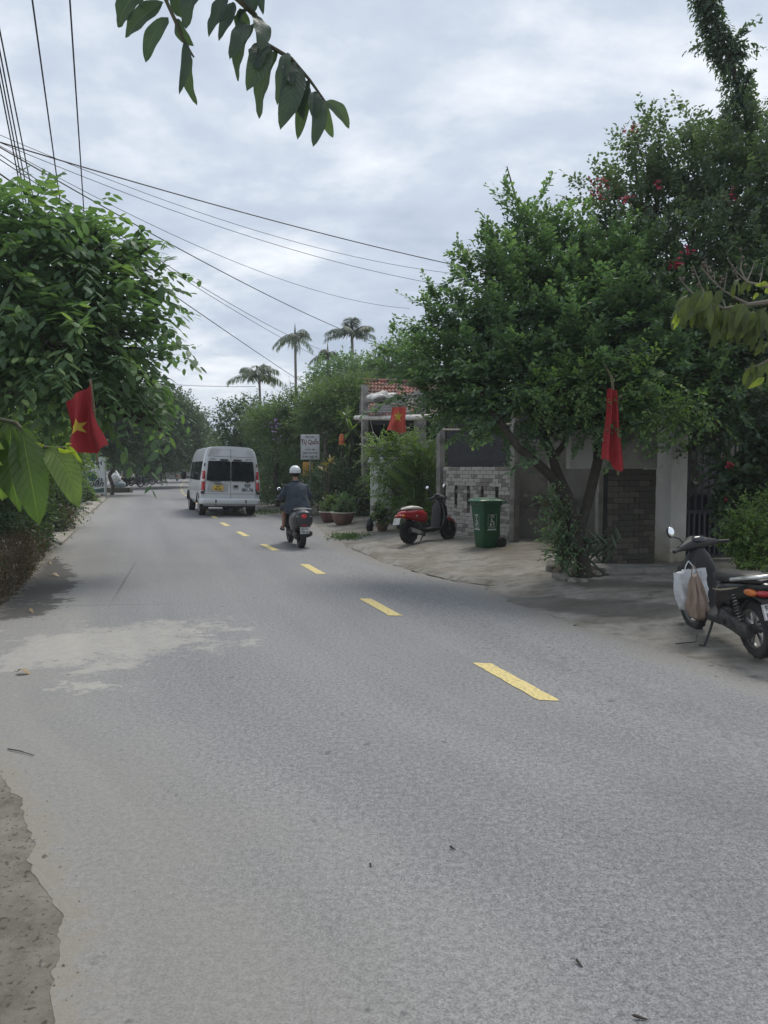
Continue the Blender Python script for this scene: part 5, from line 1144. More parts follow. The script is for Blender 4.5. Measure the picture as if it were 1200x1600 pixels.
# ---- left: big broad-leaved tree over the hedge
tL = plant('broadleaf_tree', 'big broad-leaved tree on the left whose boughs reach over the red flag', 'tree', at(-35, 13.2, -.02),
    [(50, 400, 11.6, .85), (130, 430, 12, .75), (190, 460, 12.2, .5), (200, 550, 12, .55), (40, 520, 11.5, .9), (120, 540, 11.4, .8), (20, 335, 12, .5), (75, 345, 12.1, .35), (118, 365, 12.2, .3), (-60, 450, 11.5, 1.2), (-90, 560, 12, 1.0), (70, 580, 11.6, .5), (195, 395, 12.3, .26), (232, 385, 12.4, .18), (238, 432, 12.2, .16), (216, 462, 12.2, .26), (248, 505, 12.2, .12), (222, 545, 12.1, .24), (244, 592, 12.3, .16), (238, 640, 12.2, .18), (252, 672, 12.3, .09), (200, 612, 12.0, .4), (150, 625, 11.9, .38), (215, 660, 12.1, .2), (165, 380, 12.0, .3), (150, 480, 11.8, .4)],
    1000, .72, 10, .225, .44, L_big, r0=.17, fork=2.7, up=.6, pend=.38, ang=1.0, shape='oval', parts=300, jit=.15, tb=(.05, .9), bias=(0, 0, .15), flat=.95)
# ---- right: main spatulate tree
mt_base = G(915, 903, .06)
main_l = [(815, 350, 12.4, .20), (802, 318, 12.4, .10), (845, 410, 12.5, .45), (795, 420, 12.5, .34), (756, 462, 12.3, .32), (805, 485, 12, .58), (885, 475, 12, .68), (705, 510, 12.5, .28), (672, 552, 12.8, .26), (728, 562, 12, .45), (800, 572, 11.5, .58), (880, 572, 11.2, .6), (640, 575, 13, .18), (722, 605, 12, .3), (775, 615, 11.5, .34), (850, 630, 11, .36), (935, 600, 10.8, .38), (690, 592, 12.4, .22), (945, 525, 11.5, .65), (955, 450, 12, .6), (900, 430, 12.5, .45), (752, 415, 12.4, .16), (850, 660, 10.6, .2), (870, 690, 10.5, .15), (730, 628, 12.1, .24), (760, 632, 11.9, .26), (1000, 500, 11.6, .55), (1000, 590, 11.2, .45), (690, 622, 12.2, .22), (640, 600, 12.7, .15), (800, 632, 11.2, .28), (905, 650, 10.7, .22), (985, 640, 10.7, .24), (1045, 600, 10.9, .3), (1095, 640, 10.8, .2), (1020, 660, 10.4, .14), (1130, 600, 11.0, .3)]
tM = plant('spreading_tree', 'wide spreading tree with small rounded leaves over the bin and fence', 'tree', mt_base, main_l, 900, .24, 8, .092, .60, L_main, up=.7, pend=.03, ang=.8, shape='obovate', skew=.6, jit=.2, bias=(-.45, -.25, .34), limbs=False, tb=(.05, .95), spray=(10, .60))
mb = MB()
def wpath(*q): return [Vector(W(*a)) - mt_base for a in q]
mb.tube([Vector((0, 0, -.1))] + wpath((912, 880, 10.9), (898, 830, 10.95), (886, 775, 11.0), (872, 745, 11.05)), [.115, .10, .088, .085, .08], n=12)
mb.tube(wpath((890, 790, 11), (862, 745, 10.9), (842, 726, 10.8), (810, 700, 10.7), (775, 650, 10.9), (735, 590, 11.6), (690, 520, 12.4)), [.075, .07, .065, .055, .045, .035, .015], n=10)
mb.tube(wpath((874, 750, 11.05), (862, 712, 11.0), (850, 680, 11.1), (858, 620, 11.4), (840, 500, 12), (820, 360, 12.4), (792, 260, 12.4)), [.07, .066, .06, .05, .04, .025, .008], n=10)
mb.tube(wpath((902, 842, 10.95), (922, 770, 11.1), (934, 720, 11.1), (936, 650, 11.2), (930, 560, 11.6), (940, 440, 12), (905, 330, 12.5)), [.07, .075, .07, .06, .05, .03, .01], n=10)
mb.tube(wpath((866, 715, 11.0), (884, 690, 11), (888, 650, 11), (880, 570, 11.3)), [.05, .042, .036, .02], n=8)
for l in main_l[2:]:
    c = Vector(W(*l[:3])) - mt_base; st_ = min(wpath((850, 680, 11.1), (840, 500, 12), (930, 560, 11.6), (775, 650, 10.9), (735, 590, 11.6)), key=lambda p: (p - c).length)
    mid = st_.lerp(c, .5) + Vector((rnd.uniform(-.1, .1), rnd.uniform(-.1, .1), .05)); mb.tube([st_, mid, c], [.026, .018, .01], n=6)
    for _ in range(6):
        d = Vector((rnd.gauss(-.2, 1), rnd.gauss(0, 1), rnd.gauss(.4, .8))).normalized() * l[3]; mb.tube([mid.lerp(c, rnd.random()), c + d * .5, c + d], [.010, .007, .003], n=4)
mb.build('trunk', bark_d, tM)
# bright young sprays hanging from its lower rim
spr = [(850, 615, 10.4, .28), (1020, 640, 9.8, .22), (1060, 655, 9.6, .2), (1000, 590, 9.9, .25), (1085, 625, 9.7, .2), (905, 600, 10.2, .25), (1045, 690, 9.7, .1)]
P0, d0, k = lobe_points([(W(*l[:3]), l[3]) for l in spr], 190, .6); P, D, N, L, Wd = shoots(P0, norm(d0 + np.array([-.2, -.3, -.1])), np.full(190, .34), 12, .075, .5, .85, .5, .25, pend=.12)
link('young_shoots', leaf_mesh('young_shoots', P - np.array(mt_base), D, N, L, Wd, L_lite, np.clip(rng.random(len(P)) * .7, 0, 1), 'obovate'), tM)

# ---- right: bougainvillea-like tree
tB = plant('flowering_tree', 'tall dull green tree dotted with crimson blossoms above the gate', 'tree', at(1075, 14.4, .1),
    [(1010, 330, 12.7, .65), (1080, 290, 12.6, .7), (1150, 300, 12.2, .75), (1210, 330, 12, .9), (1000, 450, 12.2, .7), (1090, 430, 12, .85), (1180, 470, 11.7, .9), (1020, 560, 11.6, .75), (1110, 560, 11.6, .8), (1200, 590, 11.6, .85), (1270, 450, 12, 1.2), (990, 235, 12.7, .22), (1030, 230, 12.6, .25), (1092, 210, 12.6, .2), (1130, 250, 12.6, .35), (985, 310, 12.8, .42), (945, 325, 12.9, .26), (960, 390, 12.8, .4), (1200, 240, 12.4, .5), (940, 330, 12.8, .3), (1130, 640, 11.6, .5), (1270, 620, 11.8, .9)],
    1300, .26, 8, .076, .6, L_boug, r0=.12, fork=2.2, up=.45, pend=.1, ang=.95, skew=.55, jit=.35, tb=(.05, .95), bias=(-.1, 0, .5), spray=(8, .5))
for px, py, d, rr, nn3 in ((985, 202, 12.5, .10, 26), (1140, 312, 11.6, .07, 30), (1056, 412, 11.3, .05, 22), (938, 288, 12.3, .10, 22), (934, 305, 12.3, .08, 16), (978, 310, 12.1, .06, 12), (975, 452, 11.4, .05, 10), (982, 555, 10.9, .05, 12), (1075, 392, 11.3, .04, 10), (1030, 290, 12.1, .05, 8), (1095, 360, 11.7, .05, 10)):
    mb = MB(); c = Vector(W(px, py, d)) - at(1075, 14.4, .1)
    for _ in range(nn3):
        p = c + Vector((rnd.gauss(0, rr), rnd.gauss(0, rr), rnd.gauss(0, rr * .8))); a = Vector((rnd.gauss(0, 1), rnd.gauss(0, 1), rnd.gauss(0, 1))).normalized() * .045; b = a.orthogonal().normalized() * .03
        mb.add([p - a, p + b, p + a, p - b], [(0, 1, 2, 3)])
    mb.build('blossom', blossom_r, tB, smooth=0)
# vine-wrapped spire
sp_b = at(1215, 13.2, .1); vn = empty('climbing_vine', tuple(sp_b), 0, 'leafy vine spire rising at the top right corner above the crimson blossoms', 'vine')
spine = [(1200, 420, 12.9), (1185, 260, 12.7), (1160, 150, 12.6), (1135, 80, 12.5), (1110, 20, 12.4), (1098, -30, 12.4)]
SV = [Vector(W(*q)) for q in spine]; mb = MB(); mb.tube([Vector((0, 0, -.05))] + [p - sp_b for p in SV], [.09, .07, .06, .05, .04, .025, .01], n=8); mb.build('trunk', bark, vn)
PP, DD = [], []
for _ in range(900):
    t = rnd.random() ** .9 * (len(SV) - 1.001); i = int(t); p = SV[i].lerp(SV[i + 1], t - i); d = Vector((rnd.gauss(0, 1), rnd.gauss(0, 1), 0)).normalized(); rr_ = (.20 - .022 * t) * rnd.random() ** .5
    PP.append(p + d * rr_); DD.append(d * .8 + Vector((0, 0, -.45)))
for q in ((1165, 35, .25), (1163, 75, .22), (1168, 118, .2), (1090, 70, .15), (1170, 160, .18), (1135, 165, .15), (1130, 215, .15)):
    c = Vector(W(q[0], q[1], 12.4)); s_ = min(SV, key=lambda p: (p - c).length)
    for _ in range(34): t = rnd.random(); PP.append(s_.lerp(c, t) + Vector((rnd.gauss(0, .05), rnd.gauss(0, .05), rnd.gauss(0, .05)))); DD.append((c - s_).normalized() + Vector((0, 0, -.4)))
PP = np.array([list(p) for p in PP]); DD = np.array([list(p) for p in DD]); P, D, N, L, Wd = shoots(PP, DD, np.full(len(PP), .16), 5, .085, .5, .7, .35, .3, pend=.35)
link('crown', leaf_mesh('crown', P - np.array(sp_b), D, N, L, Wd, L_vine, rng.random(len(P)) * .8, 'lance'), vn)

# ---- detailed leaves for the branches close to the lens
def close_leaf_mat(name, dark, light, trans):
    q = NT(name); lu, lv, ti = q.attr('lu'), q.attr('lv'), q.attr('tint'); al = q.math('ABSOLUTE', lv)
    ph = q.math('FRACT', q.math('SUBTRACT', q.math('MULTIPLY', lu, 11.0), q.math('MULTIPLY', al, 2.2))); vein = q.rng(q.math('ABSOLUTE', q.math('SUBTRACT', ph, .5)), .10, .0)
    midr = q.rng(al, .07, .02); vv = q.math('MAXIMUM', q.math('MULTIPLY', vein, .45), midr); base = q.mix(ti, dark, light); base = q.mix(q.rng(q.noise(14, 5, .6), .35, .7, 0, .3), base, tuple(c * .55 for c in dark)); sp_ = q.math('MULTIPLY', q.rng(q.noise(55, 3), .69, .74), .5)
    base = q.mix(sp_, base, (.13, .10, .05)); col = q.mix(q.math('MULTIPLY', vv, .30), base, tuple(min(1, c * 1.9 + .02) for c in light))
    q.done(col, .5, q.bump(q.math('SUBTRACT', q.math('MULTIPLY', q.noise(30, 3), .5), vv), .7, .006), .35)
    tr = q.n('ShaderNodeBsdfTranslucent'); q.t.links.new(q.mix(1.0, col, (1.5, 1.8, .7), 'MULTIPLY'), tr.inputs[0]); mx = q.n('ShaderNodeMixShader'); mx.inputs[0].default_value = trans
    q.t.links.new(q.b.outputs[0], mx.inputs[1]); q.t.links.new(tr.outputs[0], mx.inputs[2]); q.t.links.new(mx.outputs[0], q.t.nodes['Material Output'].inputs[0]); return q.m
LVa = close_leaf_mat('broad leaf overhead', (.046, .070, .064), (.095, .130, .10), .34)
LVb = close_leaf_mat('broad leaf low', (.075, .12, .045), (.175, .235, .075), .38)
LVc = close_leaf_mat('drooping leaf', (.062, .082, .036), (.14, .165, .06), .30)
LVy = close_leaf_mat('young yellow leaf', (.26, .32, .05), (.36, .40, .07), .42)
def big_leaf(parent, a, b, wid, m, tint, bow=.12, fold=.25, roll=0.0, nu=12, nv=6, off=Vector((0, 0, 0))):
    """leaf from stalk a to tip b, blade facing the lens side of the branch, bowed along its length"""
    a, b = Vector(a), Vector(b); d = (b - a); ln = d.length; d.normalize(); n_ = (Vector((rnd.gauss(0, .25), -1, rnd.gauss(.25, .25)))); s = d.cross(n_).normalized(); n_ = s.cross(d).normalized(); rm_ = Matrix.Rotation(roll, 3, d); s, n_ = rm_ @ s, rm_ @ n_
    sway = rnd.uniform(-.10, .10); ph = rnd.uniform(0, 6); vs, lu, lv, fs = [], [], [], []
    for i in range(nu + 1):
        t = i / nu; wv = wid * .5 * max(.012, (math.sin(math.pi * min(1, t ** .85)) ** .66)) * (1 if t < .93 else (1 - t) / .07 * .8 + .02 if t < 1 else .02)
        c = a + d * ln * t + n_ * (bow * ln * math.sin(math.pi * t)) + s * sway * ln * math.sin(math.pi * t)
        for j in range(nv + 1):
            q = j / nv * 2 - 1; rip = .06 * wid * math.sin(t * 16 + ph + (2 if q > 0 else 0)) * q * q
            vs.append(tuple(c + s * wv * q + n_ * (abs(q) * fold * wv + rip) - off)); lu.append(t); lv.append(q)
    for i in range(nu):
        for j in range(nv): k = i * (nv + 1) + j; fs.append((k, k + 1, k + nv + 2, k + nv + 1))
    me = bpy.data.meshes.new('leaf'); me.from_pydata(vs, [], fs); me.materials.append(m)
    for nm, arr in (('lu', lu), ('lv', lv), ('tint', [tint] * len(vs))): at_ = me.attributes.new(nm, 'FLOAT', 'POINT'); at_.data.foreach_set('value', arr)
    me.polygons.foreach_set('use_smooth', [True] * len(fs)); me.update(); return link('leaf', me, parent)
ot_b = Vector((-2.15, 1.5, -.02)); ot = empty('overhanging_tree', tuple(ot_b), 0, 'close broad-leaved tree whose large leaves hang into the top and left edges', 'tree')
X = lambda cx, cy, d=2.05: Vector(W(180 + cx / 3.158, cy / 3.158, d))
mb = MB(); trunk_p = [Vector((0, 0, 0)), Vector((.03, .02, 1.0)), Vector((.1, .05, 2.0)), Vector((.2, .12, 2.9)), Vector((.3, .2, 3.6))]
mb.tube(trunk_p, [.10, .085, .075, .06, .045], n=12)
mb.tube([trunk_p[3] + ot_b - ot_b] + [p - ot_b for p in (X(200, -450), X(480, -200), X(570, -40), X(690, 75), X(740, 215), X(870, 290), X(960, 395), X(1035, 500))], [.045, .028, .016, .009, .007, .006, .005, .004, .003], n=8)
mb.tube([X(480, -200) - ot_b, X(330, -110) - ot_b, X(250, 0) - ot_b, X(292, 92) - ot_b, X(340, 205) - ot_b, X(388, 282) - ot_b], [.014, .009, .006, .005, .004, .0025], n=7)
Y = lambda cx, cy, d=1.12: Vector(W(cx / 4.443, 600 + cy / 4.443, d))
mb.tube([Vector((.06, .03, 1.25)), Y(-900, 420) - ot_b, Y(-300, 330) - ot_b, Y(-40, 240) - ot_b, Y(110, 270) - ot_b, Y(210, 380) - ot_b, Y(310, 440) - ot_b, Y(470, 445) - ot_b, Y(520, 470) - ot_b], [.03, .008, .005, .0035, .003, .0026, .0024, .002, .0015], n=8)
mb.build('trunk', twigm, ot)
for (x0, y0, x1, y1, wd, ti) in ((130, -60, 15, 135, 110, .1), (240, 10, 50, 185, 90, .1), (262, 85, 150, 310, 74, .35), (305, 92, 388, 228, 60, .4), (300, -60, 320, 85, 100, .15), (430, -70, 350, 145, 112, .2), (345, 200, 315, 465, 48, .3), (372, 272, 405, 520, 58, .4), (530, -40, 460, 180, 88, .2), (580, 10, 510, 200, 62, .2), (640, -70, 690, 60, 74, .1), (735, -80, 730, 75, 42, .15), (615, 40, 640, 190, 52, .45), (640, 110, 565, 295, 84, .5), (690, 75, 715, 250, 84, .8), (690, 110, 605, 400, 84, .25), (735, 215, 650, 450, 110, .75), (740, 215, 700, 345, 100, .4), (800, 240, 712, 585, 100, .35), (850, 258, 800, 520, 74, .6), (895, 325, 815, 640, 112, .4), (925, 385, 900, 540, 62, .4), (955, 395, 930, 590, 72, .55), (945, 420, 900, 690, 62, .4), (985, 450, 985, 600, 60, .5), (1000, 470, 975, 725, 72, .6), (1028, 500, 1075, 680, 52, 1.0), (1035, 500, 1155, 635, 62, 1.0), (780, 235, 700, 300, 80, .4), (870, 300, 870, 420, 70, .4), (660, 40, 600, 150, 60, .2), (480, -150, 400, -10, 90, .1), (200, -100, 130, 40, 90, .1)):
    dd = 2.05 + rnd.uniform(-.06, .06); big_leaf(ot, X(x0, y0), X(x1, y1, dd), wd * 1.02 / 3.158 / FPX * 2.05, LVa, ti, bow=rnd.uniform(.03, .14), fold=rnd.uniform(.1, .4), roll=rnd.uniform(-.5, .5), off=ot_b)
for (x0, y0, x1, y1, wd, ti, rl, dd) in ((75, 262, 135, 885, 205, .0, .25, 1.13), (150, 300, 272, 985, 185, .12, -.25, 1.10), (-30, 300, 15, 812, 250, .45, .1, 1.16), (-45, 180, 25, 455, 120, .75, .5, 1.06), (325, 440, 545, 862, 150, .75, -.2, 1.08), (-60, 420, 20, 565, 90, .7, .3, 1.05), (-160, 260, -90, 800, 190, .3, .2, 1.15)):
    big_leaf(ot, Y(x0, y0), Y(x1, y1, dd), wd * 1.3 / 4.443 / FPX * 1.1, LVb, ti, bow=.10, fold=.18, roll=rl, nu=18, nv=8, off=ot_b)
for (x0, y0, x1, y1, wd) in ((400, 445, 530, 475, 34), (460, 445, 572, 552, 44), (470, 445, 500, 415, 26), (300, 440, 240, 405, 22)): big_leaf(ot, Y(x0, y0), Y(x1, y1, 1.1), wd / 4.443 / FPX * 1.1, LVy, .4, bow=.2, fold=.3, off=ot_b)

# ---- right: drooping branch with round seed heads, from a tree outside the view
rb = Vector((4.1, 4.6, .08)); rt = empty('seeding_tree', tuple(rb), 0, 'tree at the right edge with drooping narrow leaves and small round seed pods', 'tree')
Z = lambda cx, cy, d=4.9: Vector(W(1040 + cx / 6.156, 380 + cy / 6.156, d))
mb = MB(); mb.tube([Vector((0, 0, -.1)), Vector((-.03, 0, 1.2)), Vector((-.1, .05, 2.2)), Z(1400, 420) - rb, Z(985, 565) - rb, Z(800, 590) - rb, Z(560, 630) - rb, Z(420, 570) - rb, Z(300, 520) - rb, Z(200, 420) - rb], [.085, .075, .06, .03, .016, .013, .010, .008, .006, .004], n=8)
mb.tube([Z(800, 590) - rb, Z(700, 540) - rb, Z(560, 460) - rb, Z(430, 340) - rb, Z(335, 215) - rb], [.010, .008, .006, .005, .003], n=6)
mb.tube([Z(985, 420) - rb, Z(780, 370) - rb, Z(720, 250) - rb, Z(740, 120) - rb], [.010, .007, .005, .003], n=6)
mb.tube([Z(1300, 900) - rb, Z(985, 1130) - rb, Z(900, 1170) - rb, Z(760, 1215) - rb], [.016, .010, .006, .003], n=6)
for a, b in (((420, 570), (260, 210)), ((300, 520), (130, 330)), ((560, 460), (590, 280)), ((430, 340), (380, 150)), ((480, 400), (465, 280)), ((780, 370), (600, 160)), ((780, 370), (860, 170)), ((900, 400), (935, 230)), ((720, 350), (670, 290))): mb.tube([Z(*a) - rb, (Z(*a) * .5 + Z(*b) * .5) + Vector((.0, 0, -.01)) - rb, Z(*b) - rb], [.005, .004, .0025], n=5)
mb.build('trunk', mat('pale grey twig', (.20, .175, .14), .85, var=.25), rt)
podm = mat('brown seed pod', (.105, .085, .06), .8, var=.3, scale=40, bump=.4)
for cx, cy in ((255, 262), (268, 305), (312, 402), (172, 340), (138, 338), (165, 215), (378, 222), (420, 235), (430, 278), (455, 330), (534, 326), (528, 378), (640, 216), (655, 278), (690, 295), (720, 55), (742, 140), (765, 215), (915, 308), (360, 190), (550, 350)):
    mb = MB(); c = Z(cx, cy, 4.9 + rnd.uniform(-.06, .06)) - rb; mb.ball(c, rnd.uniform(.009, .0125), 10, 7); mb.tube([c, c + Vector((0, 0, -.02))], .0025, n=4); mb.build('seed_pod', podm, rt)
nlv = 0
for (x0, x1, y0, y1, ln, cnt) in ((170, 330, 480, 560, 290, 15), (330, 560, 430, 640, 260, 22), (430, 640, 600, 820, 230, 14), (560, 820, 560, 700, 280, 22), (700, 985, 580, 760, 260, 20), (820, 985, 880, 980, 150, 9), (640, 800, 300, 420, 130, 8), (820, 985, 1130, 1260, 190, 14), (350, 480, 380, 470, 110, 5), (985, 1250, 500, 900, 260, 14)):
    for _ in range(cnt):
        cx, cy = rnd.uniform(x0, x1), rnd.uniform(y0, y1); l_ = ln * rnd.uniform(.75, 1.15); an = R(rnd.gauss(98, 17)); dd = 4.9 + rnd.uniform(-.28, .25)
        big_leaf(rt, Z(cx, cy, dd), Z(cx + math.cos(an) * l_, cy + math.sin(an) * l_, dd + rnd.uniform(-.05, .05)), l_ * rnd.uniform(.24, .34) / 6.156 / FPX * 4.9, LVc, rnd.random() * .8, bow=rnd.uniform(.02, .12), fold=rnd.uniform(.1, .5), roll=rnd.uniform(-.9, .9), nu=6, nv=2, off=rb)
for q in ((125, 650, 95, 770, 55), (110, 670, 55, 780, 40), (130, 690, 75, 835, 40), (950, 400, 850, 405, 40), (985, 385, 905, 415, 50), (895, 480, 835, 545, 36), (985, 440, 950, 480, 60), (950, 1290, 785, 1400, 55), (940, 1300, 865, 1340, 40)): big_leaf(rt, Z(q[0], q[1], 4.7), Z(q[2], q[3], 4.68), q[4] / 6.156 / FPX * 4.8, LVy, .5, bow=.1, nu=6, nv=2, off=rb)

# ---- middle distance, right of the road
def stand(lbl, base, lobes, n, **k): return plant('shade_tree', lbl, 'tree', base, lobes, n, **k)
kw = dict(slen=.8, nl=11, leaf=.16, lw=.55, m=L_dark, r0=.16, fork=2.4, up=.5, pend=.15, jit=.4)
stand('dense dark green tree just beyond the roof of the silver van', at(392, 43), [(368, 662, 42, 1.1), (398, 652, 42, 1.0), (436, 660, 41, 1.1), (392, 695, 42, 1.3), (356, 695, 43, .8), (430, 700, 40, 1.3), (420, 745, 39, 1.2), (375, 730, 43, 1.2), (450, 690, 38, 1.1)], 1900, **kw)
kf = dict(slen=.7, nl=16, leaf=.10, lw=.42, m=L_feath, r0=.10, fork=2.3, up=.4, pend=.18, jit=.4, flat=.8)
t2 = stand('grey green tree with lilac blossoms left of the white signboard', at(432, 32.5), [(468, 640, 31.5, .7), (435, 662, 31.5, .65), (490, 622, 32, .5), (415, 665, 32, .55), (455, 690, 31, .5), (405, 660, 33, .5), (500, 650, 31, .6)], 1500, **kf)
for px, py, n3, rr in ((431, 668, 26, .16), (427, 662, 16, .14), (438, 688, 16, .1), (465, 640, 8, .1)):
    mb = MB(); c = Vector(W(px, py, 30.6)) - at(432, 32.5)
    for _ in range(n3): p = c + Vector((rnd.gauss(0, rr), rnd.gauss(0, rr), rnd.gauss(0, rr))); a = Vector((rnd.gauss(0, 1), rnd.gauss(0, 1), rnd.gauss(0, 1))).normalized() * .06; b = a.orthogonal().normalized() * .045; mb.add([p - a, p + b, p + a, p - b], [(0, 1, 2, 3)])
    mb.build('blossom', blossom_l, t2, smooth=0)
kf['lean'] = W(508, 690, 27.8); kf['r0'] = .095
stand('thin-trunked grey green tree leaning behind the white signboard', at(523, 27.6), [(510, 640, 28.5, .75), (545, 625, 29, .8), (540, 660, 28, .6), (485, 660, 28.5, .5), (560, 615, 30, .6), (525, 622, 30, .5)], 1500, **kf)
kw.update(m=L_main, leaf=.15, fork=3.2)
stand('tall vine-smothered tree standing between the palms and the tiled roof', at(560, 40), [(512, 600, 39, .7), (545, 590, 39, .9), (580, 588, 38, .9), (615, 570, 37, .9), (650, 560, 37, 1.0), (520, 625, 39, .9), (555, 625, 38, 1.0), (500, 585, 39, .35)], 1900, **kw)
kw.update(m=L_dark, leaf=.13, slen=.5, r0=.05, fork=.5, limbs=True)
def shrub(lbl, base, lobes, n, m=L_dark, leaf=.11, slen=.45, nl=9, lw=.5, **k):
    a = dict(r0=.03, fork=.35, up=.45, pend=.1, jit=.45, bk=twigm); a.update(k); return plant('shrub', lbl, 'shrub', base, lobes, n, slen, nl, leaf, lw, m, **a)
shrub('dark undergrowth shrub behind the rider and left of the signboard', at(440, 34, .05), [(425, 755, 33, .9), (450, 740, 33, 1.0), (470, 765, 32, .8), (462, 715, 33, .9), (440, 780, 33, .6), (480, 745, 31, .8), (410, 775, 35, .8)], 1500)
shrub('dark leafy shrub rising behind the terracotta bowls', at(545, 25.6, .1), [(520, 765, 25.4, .55), (550, 755, 25.6, .55), (570, 770, 25, .5), (505, 750, 26, .5), (535, 740, 26.5, .45), (560, 790, 24.8, .4), (490, 770, 26.5, .5), (577, 740, 25.5, .4)], 1700, leaf=.08)
shrub('tall dim shrub filling the gap beside the concrete post of the tiled house', at(556, 28.5, .1), [(552, 720, 28.6, .7), (545, 690, 29, .6), (560, 745, 28.4, .6), (535, 715, 29.5, .7), (520, 700, 30, .6), (500, 700, 31, .8)], 1500)
ks = dict(nl=20, slen=.55, leaf=.085, lw=.34, m=L_lite, up=.6, pend=.28, ang=1.15, jit=.2, flat=.9, outw=.9)
shrub('big light green feathery shrub between the white column and brick wall', at(648, 19.2, .1), [(640, 712, 19, .42), (600, 735, 19.1, .28), (662, 752, 19, .42), (620, 770, 19, .35), (680, 720, 18.8, .26), (645, 800, 18.7, .34), (590, 700, 19.3, .2), (670, 800, 18.5, .3), (615, 700, 19.2, .22)], 780, **ks)
# large paddle leaves beside it
pdl = empty('paddle_leaf_plant', tuple(at(668, 18.9, .1)), 0, 'broad paddle-leaved plant growing through the light green shrub', 'plant'); pb_ = at(668, 18.9, .1)
mb = MB()
for (x0, y0, x1, y1, wd) in ((655, 735, 640, 690, 12), (670, 730, 688, 678, 14), (650, 745, 610, 722, 14), (640, 760, 600, 728, 11), (672, 745, 694, 700, 11), (660, 770, 622, 755, 16), (645, 770, 620, 808, 10), (675, 770, 690, 745, 10), (660, 740, 664, 700, 11)):
    a = Vector(W(x0, y0, 18.6)); big_leaf(pdl, a, W(x1, y1, 18.4), wd / FPX * 18.5, LVb, rnd.random() * .6, bow=.12, fold=.3, roll=rnd.uniform(-.6, .6), nu=8, nv=4, off=pb_); mb.tube([Vector((rnd.uniform(-.05, .05), 0, -.02)), (a - pb_) * .6 + Vector((0, 0, .05)), a - pb_], [.02, .016, .010], n=6)
mb.build('stem', L_lite, pdl)
# dracaena with strap leaves, and a yellow streaked cordyline
dr_b = at(541, 26.2, .1); dr = empty('dracaena', tuple(dr_b), 0, 'tall strap-leaved dracaena with three heads right of the signboard', 'plant'); mb = MB()
strap = [leaf_mesh('leaf', np.zeros((1, 3)), np.array([[1., 0, 0]]), np.array([[0, 0, 1.]]), np.array([1.]), np.array([.5]), L_lite, np.array([t]), 'strap', .45) for t in (.2, .5, .8)]
for hx_, hy_, ln in ((541, 652, .55), (533, 690, .45), (550, 672, .5), (545, 705, .4)):
    c = Vector(W(hx_, hy_, 26)) - dr_b; mb.tube([Vector((rnd.uniform(-.05, .05), 0, -.02)), c * .5 + Vector((.05, 0, 0)), c], [.05, .04, .03], n=7)
    for k in range(24):
        el = R(rnd.uniform(-25, 75)); az = rnd.uniform(0, 6.28); d = Vector((math.cos(el) * math.cos(az), math.cos(el) * math.sin(az), math.sin(el))); s = d.cross(Vector((0, 0, 1))).normalized(); q = s.cross(d); l_ = ln * rnd.uniform(.7, 1.1)
        o = link('leaf', strap[rnd.randrange(3)], dr); M_ = Matrix((d * l_, -s * .15, q * l_)).transposed().to_4x4(); M_.translation = c; o.matrix_local = M_
mb.build('trunk', bark, dr)
cy_b = at(511, 24.6, .1); cy_ = empty('cordyline', tuple(cy_b), 0, 'yellow and orange streaked plant below the white signboard', 'plant'); strapy = [leaf_mesh('leaf', np.zeros((1, 3)), np.array([[1., 0, 0]]), np.array([[0, 0, 1.]]), np.array([1.]), np.array([.5]), L_yel, np.array([t]), 'strap', .3) for t in (.2, .6, .9)]; mb = MB()
for hx_, hy_ in ((511, 730), (503, 735), (516, 722)):
    c = Vector(W(hx_, hy_, 24.5)) - cy_b; mb.tube([Vector((0, 0, -.02)), c], [.03, .02], n=6)
    for k in range(11):
        el = R(rnd.uniform(-10, 70)); az = rnd.uniform(0, 6.28); d = Vector((math.cos(el) * math.cos(az), math.cos(el) * math.sin(az), math.sin(el))); s = d.cross(Vector((0, 0, 1))).normalized(); q = s.cross(d); l_ = rnd.uniform(.2, .34); o = link('leaf', strapy[rnd.randrange(3)], cy_); M_ = Matrix((d * l_, -s * .12, q * l_)).transposed().to_4x4(); M_.translation = c; o.matrix_local = M_
mb.build('trunk', bark, cy_)
stand('dark tree massed behind the house with the added shade canopy', at(980, 23, .1), [(760, 560, 22.5, 1.1), (830, 530, 23, 1.3), (900, 540, 23, 1.3), (980, 520, 23, 1.4), (1060, 530, 23, 1.4), (1140, 520, 22.5, 1.4), (1220, 530, 22, 1.5), (800, 600, 22, .9), (900, 595, 22, 1.0), (1000, 590, 22, 1.1), (1100, 590, 22, 1.1), (1200, 600, 22, 1.2), (725, 600, 22.5, .7)], 2600, slen=.8, nl=11, leaf=.15, lw=.55, m=L_dark, r0=.2, fork=3.0, up=.5, pend=.15, jit=.4)
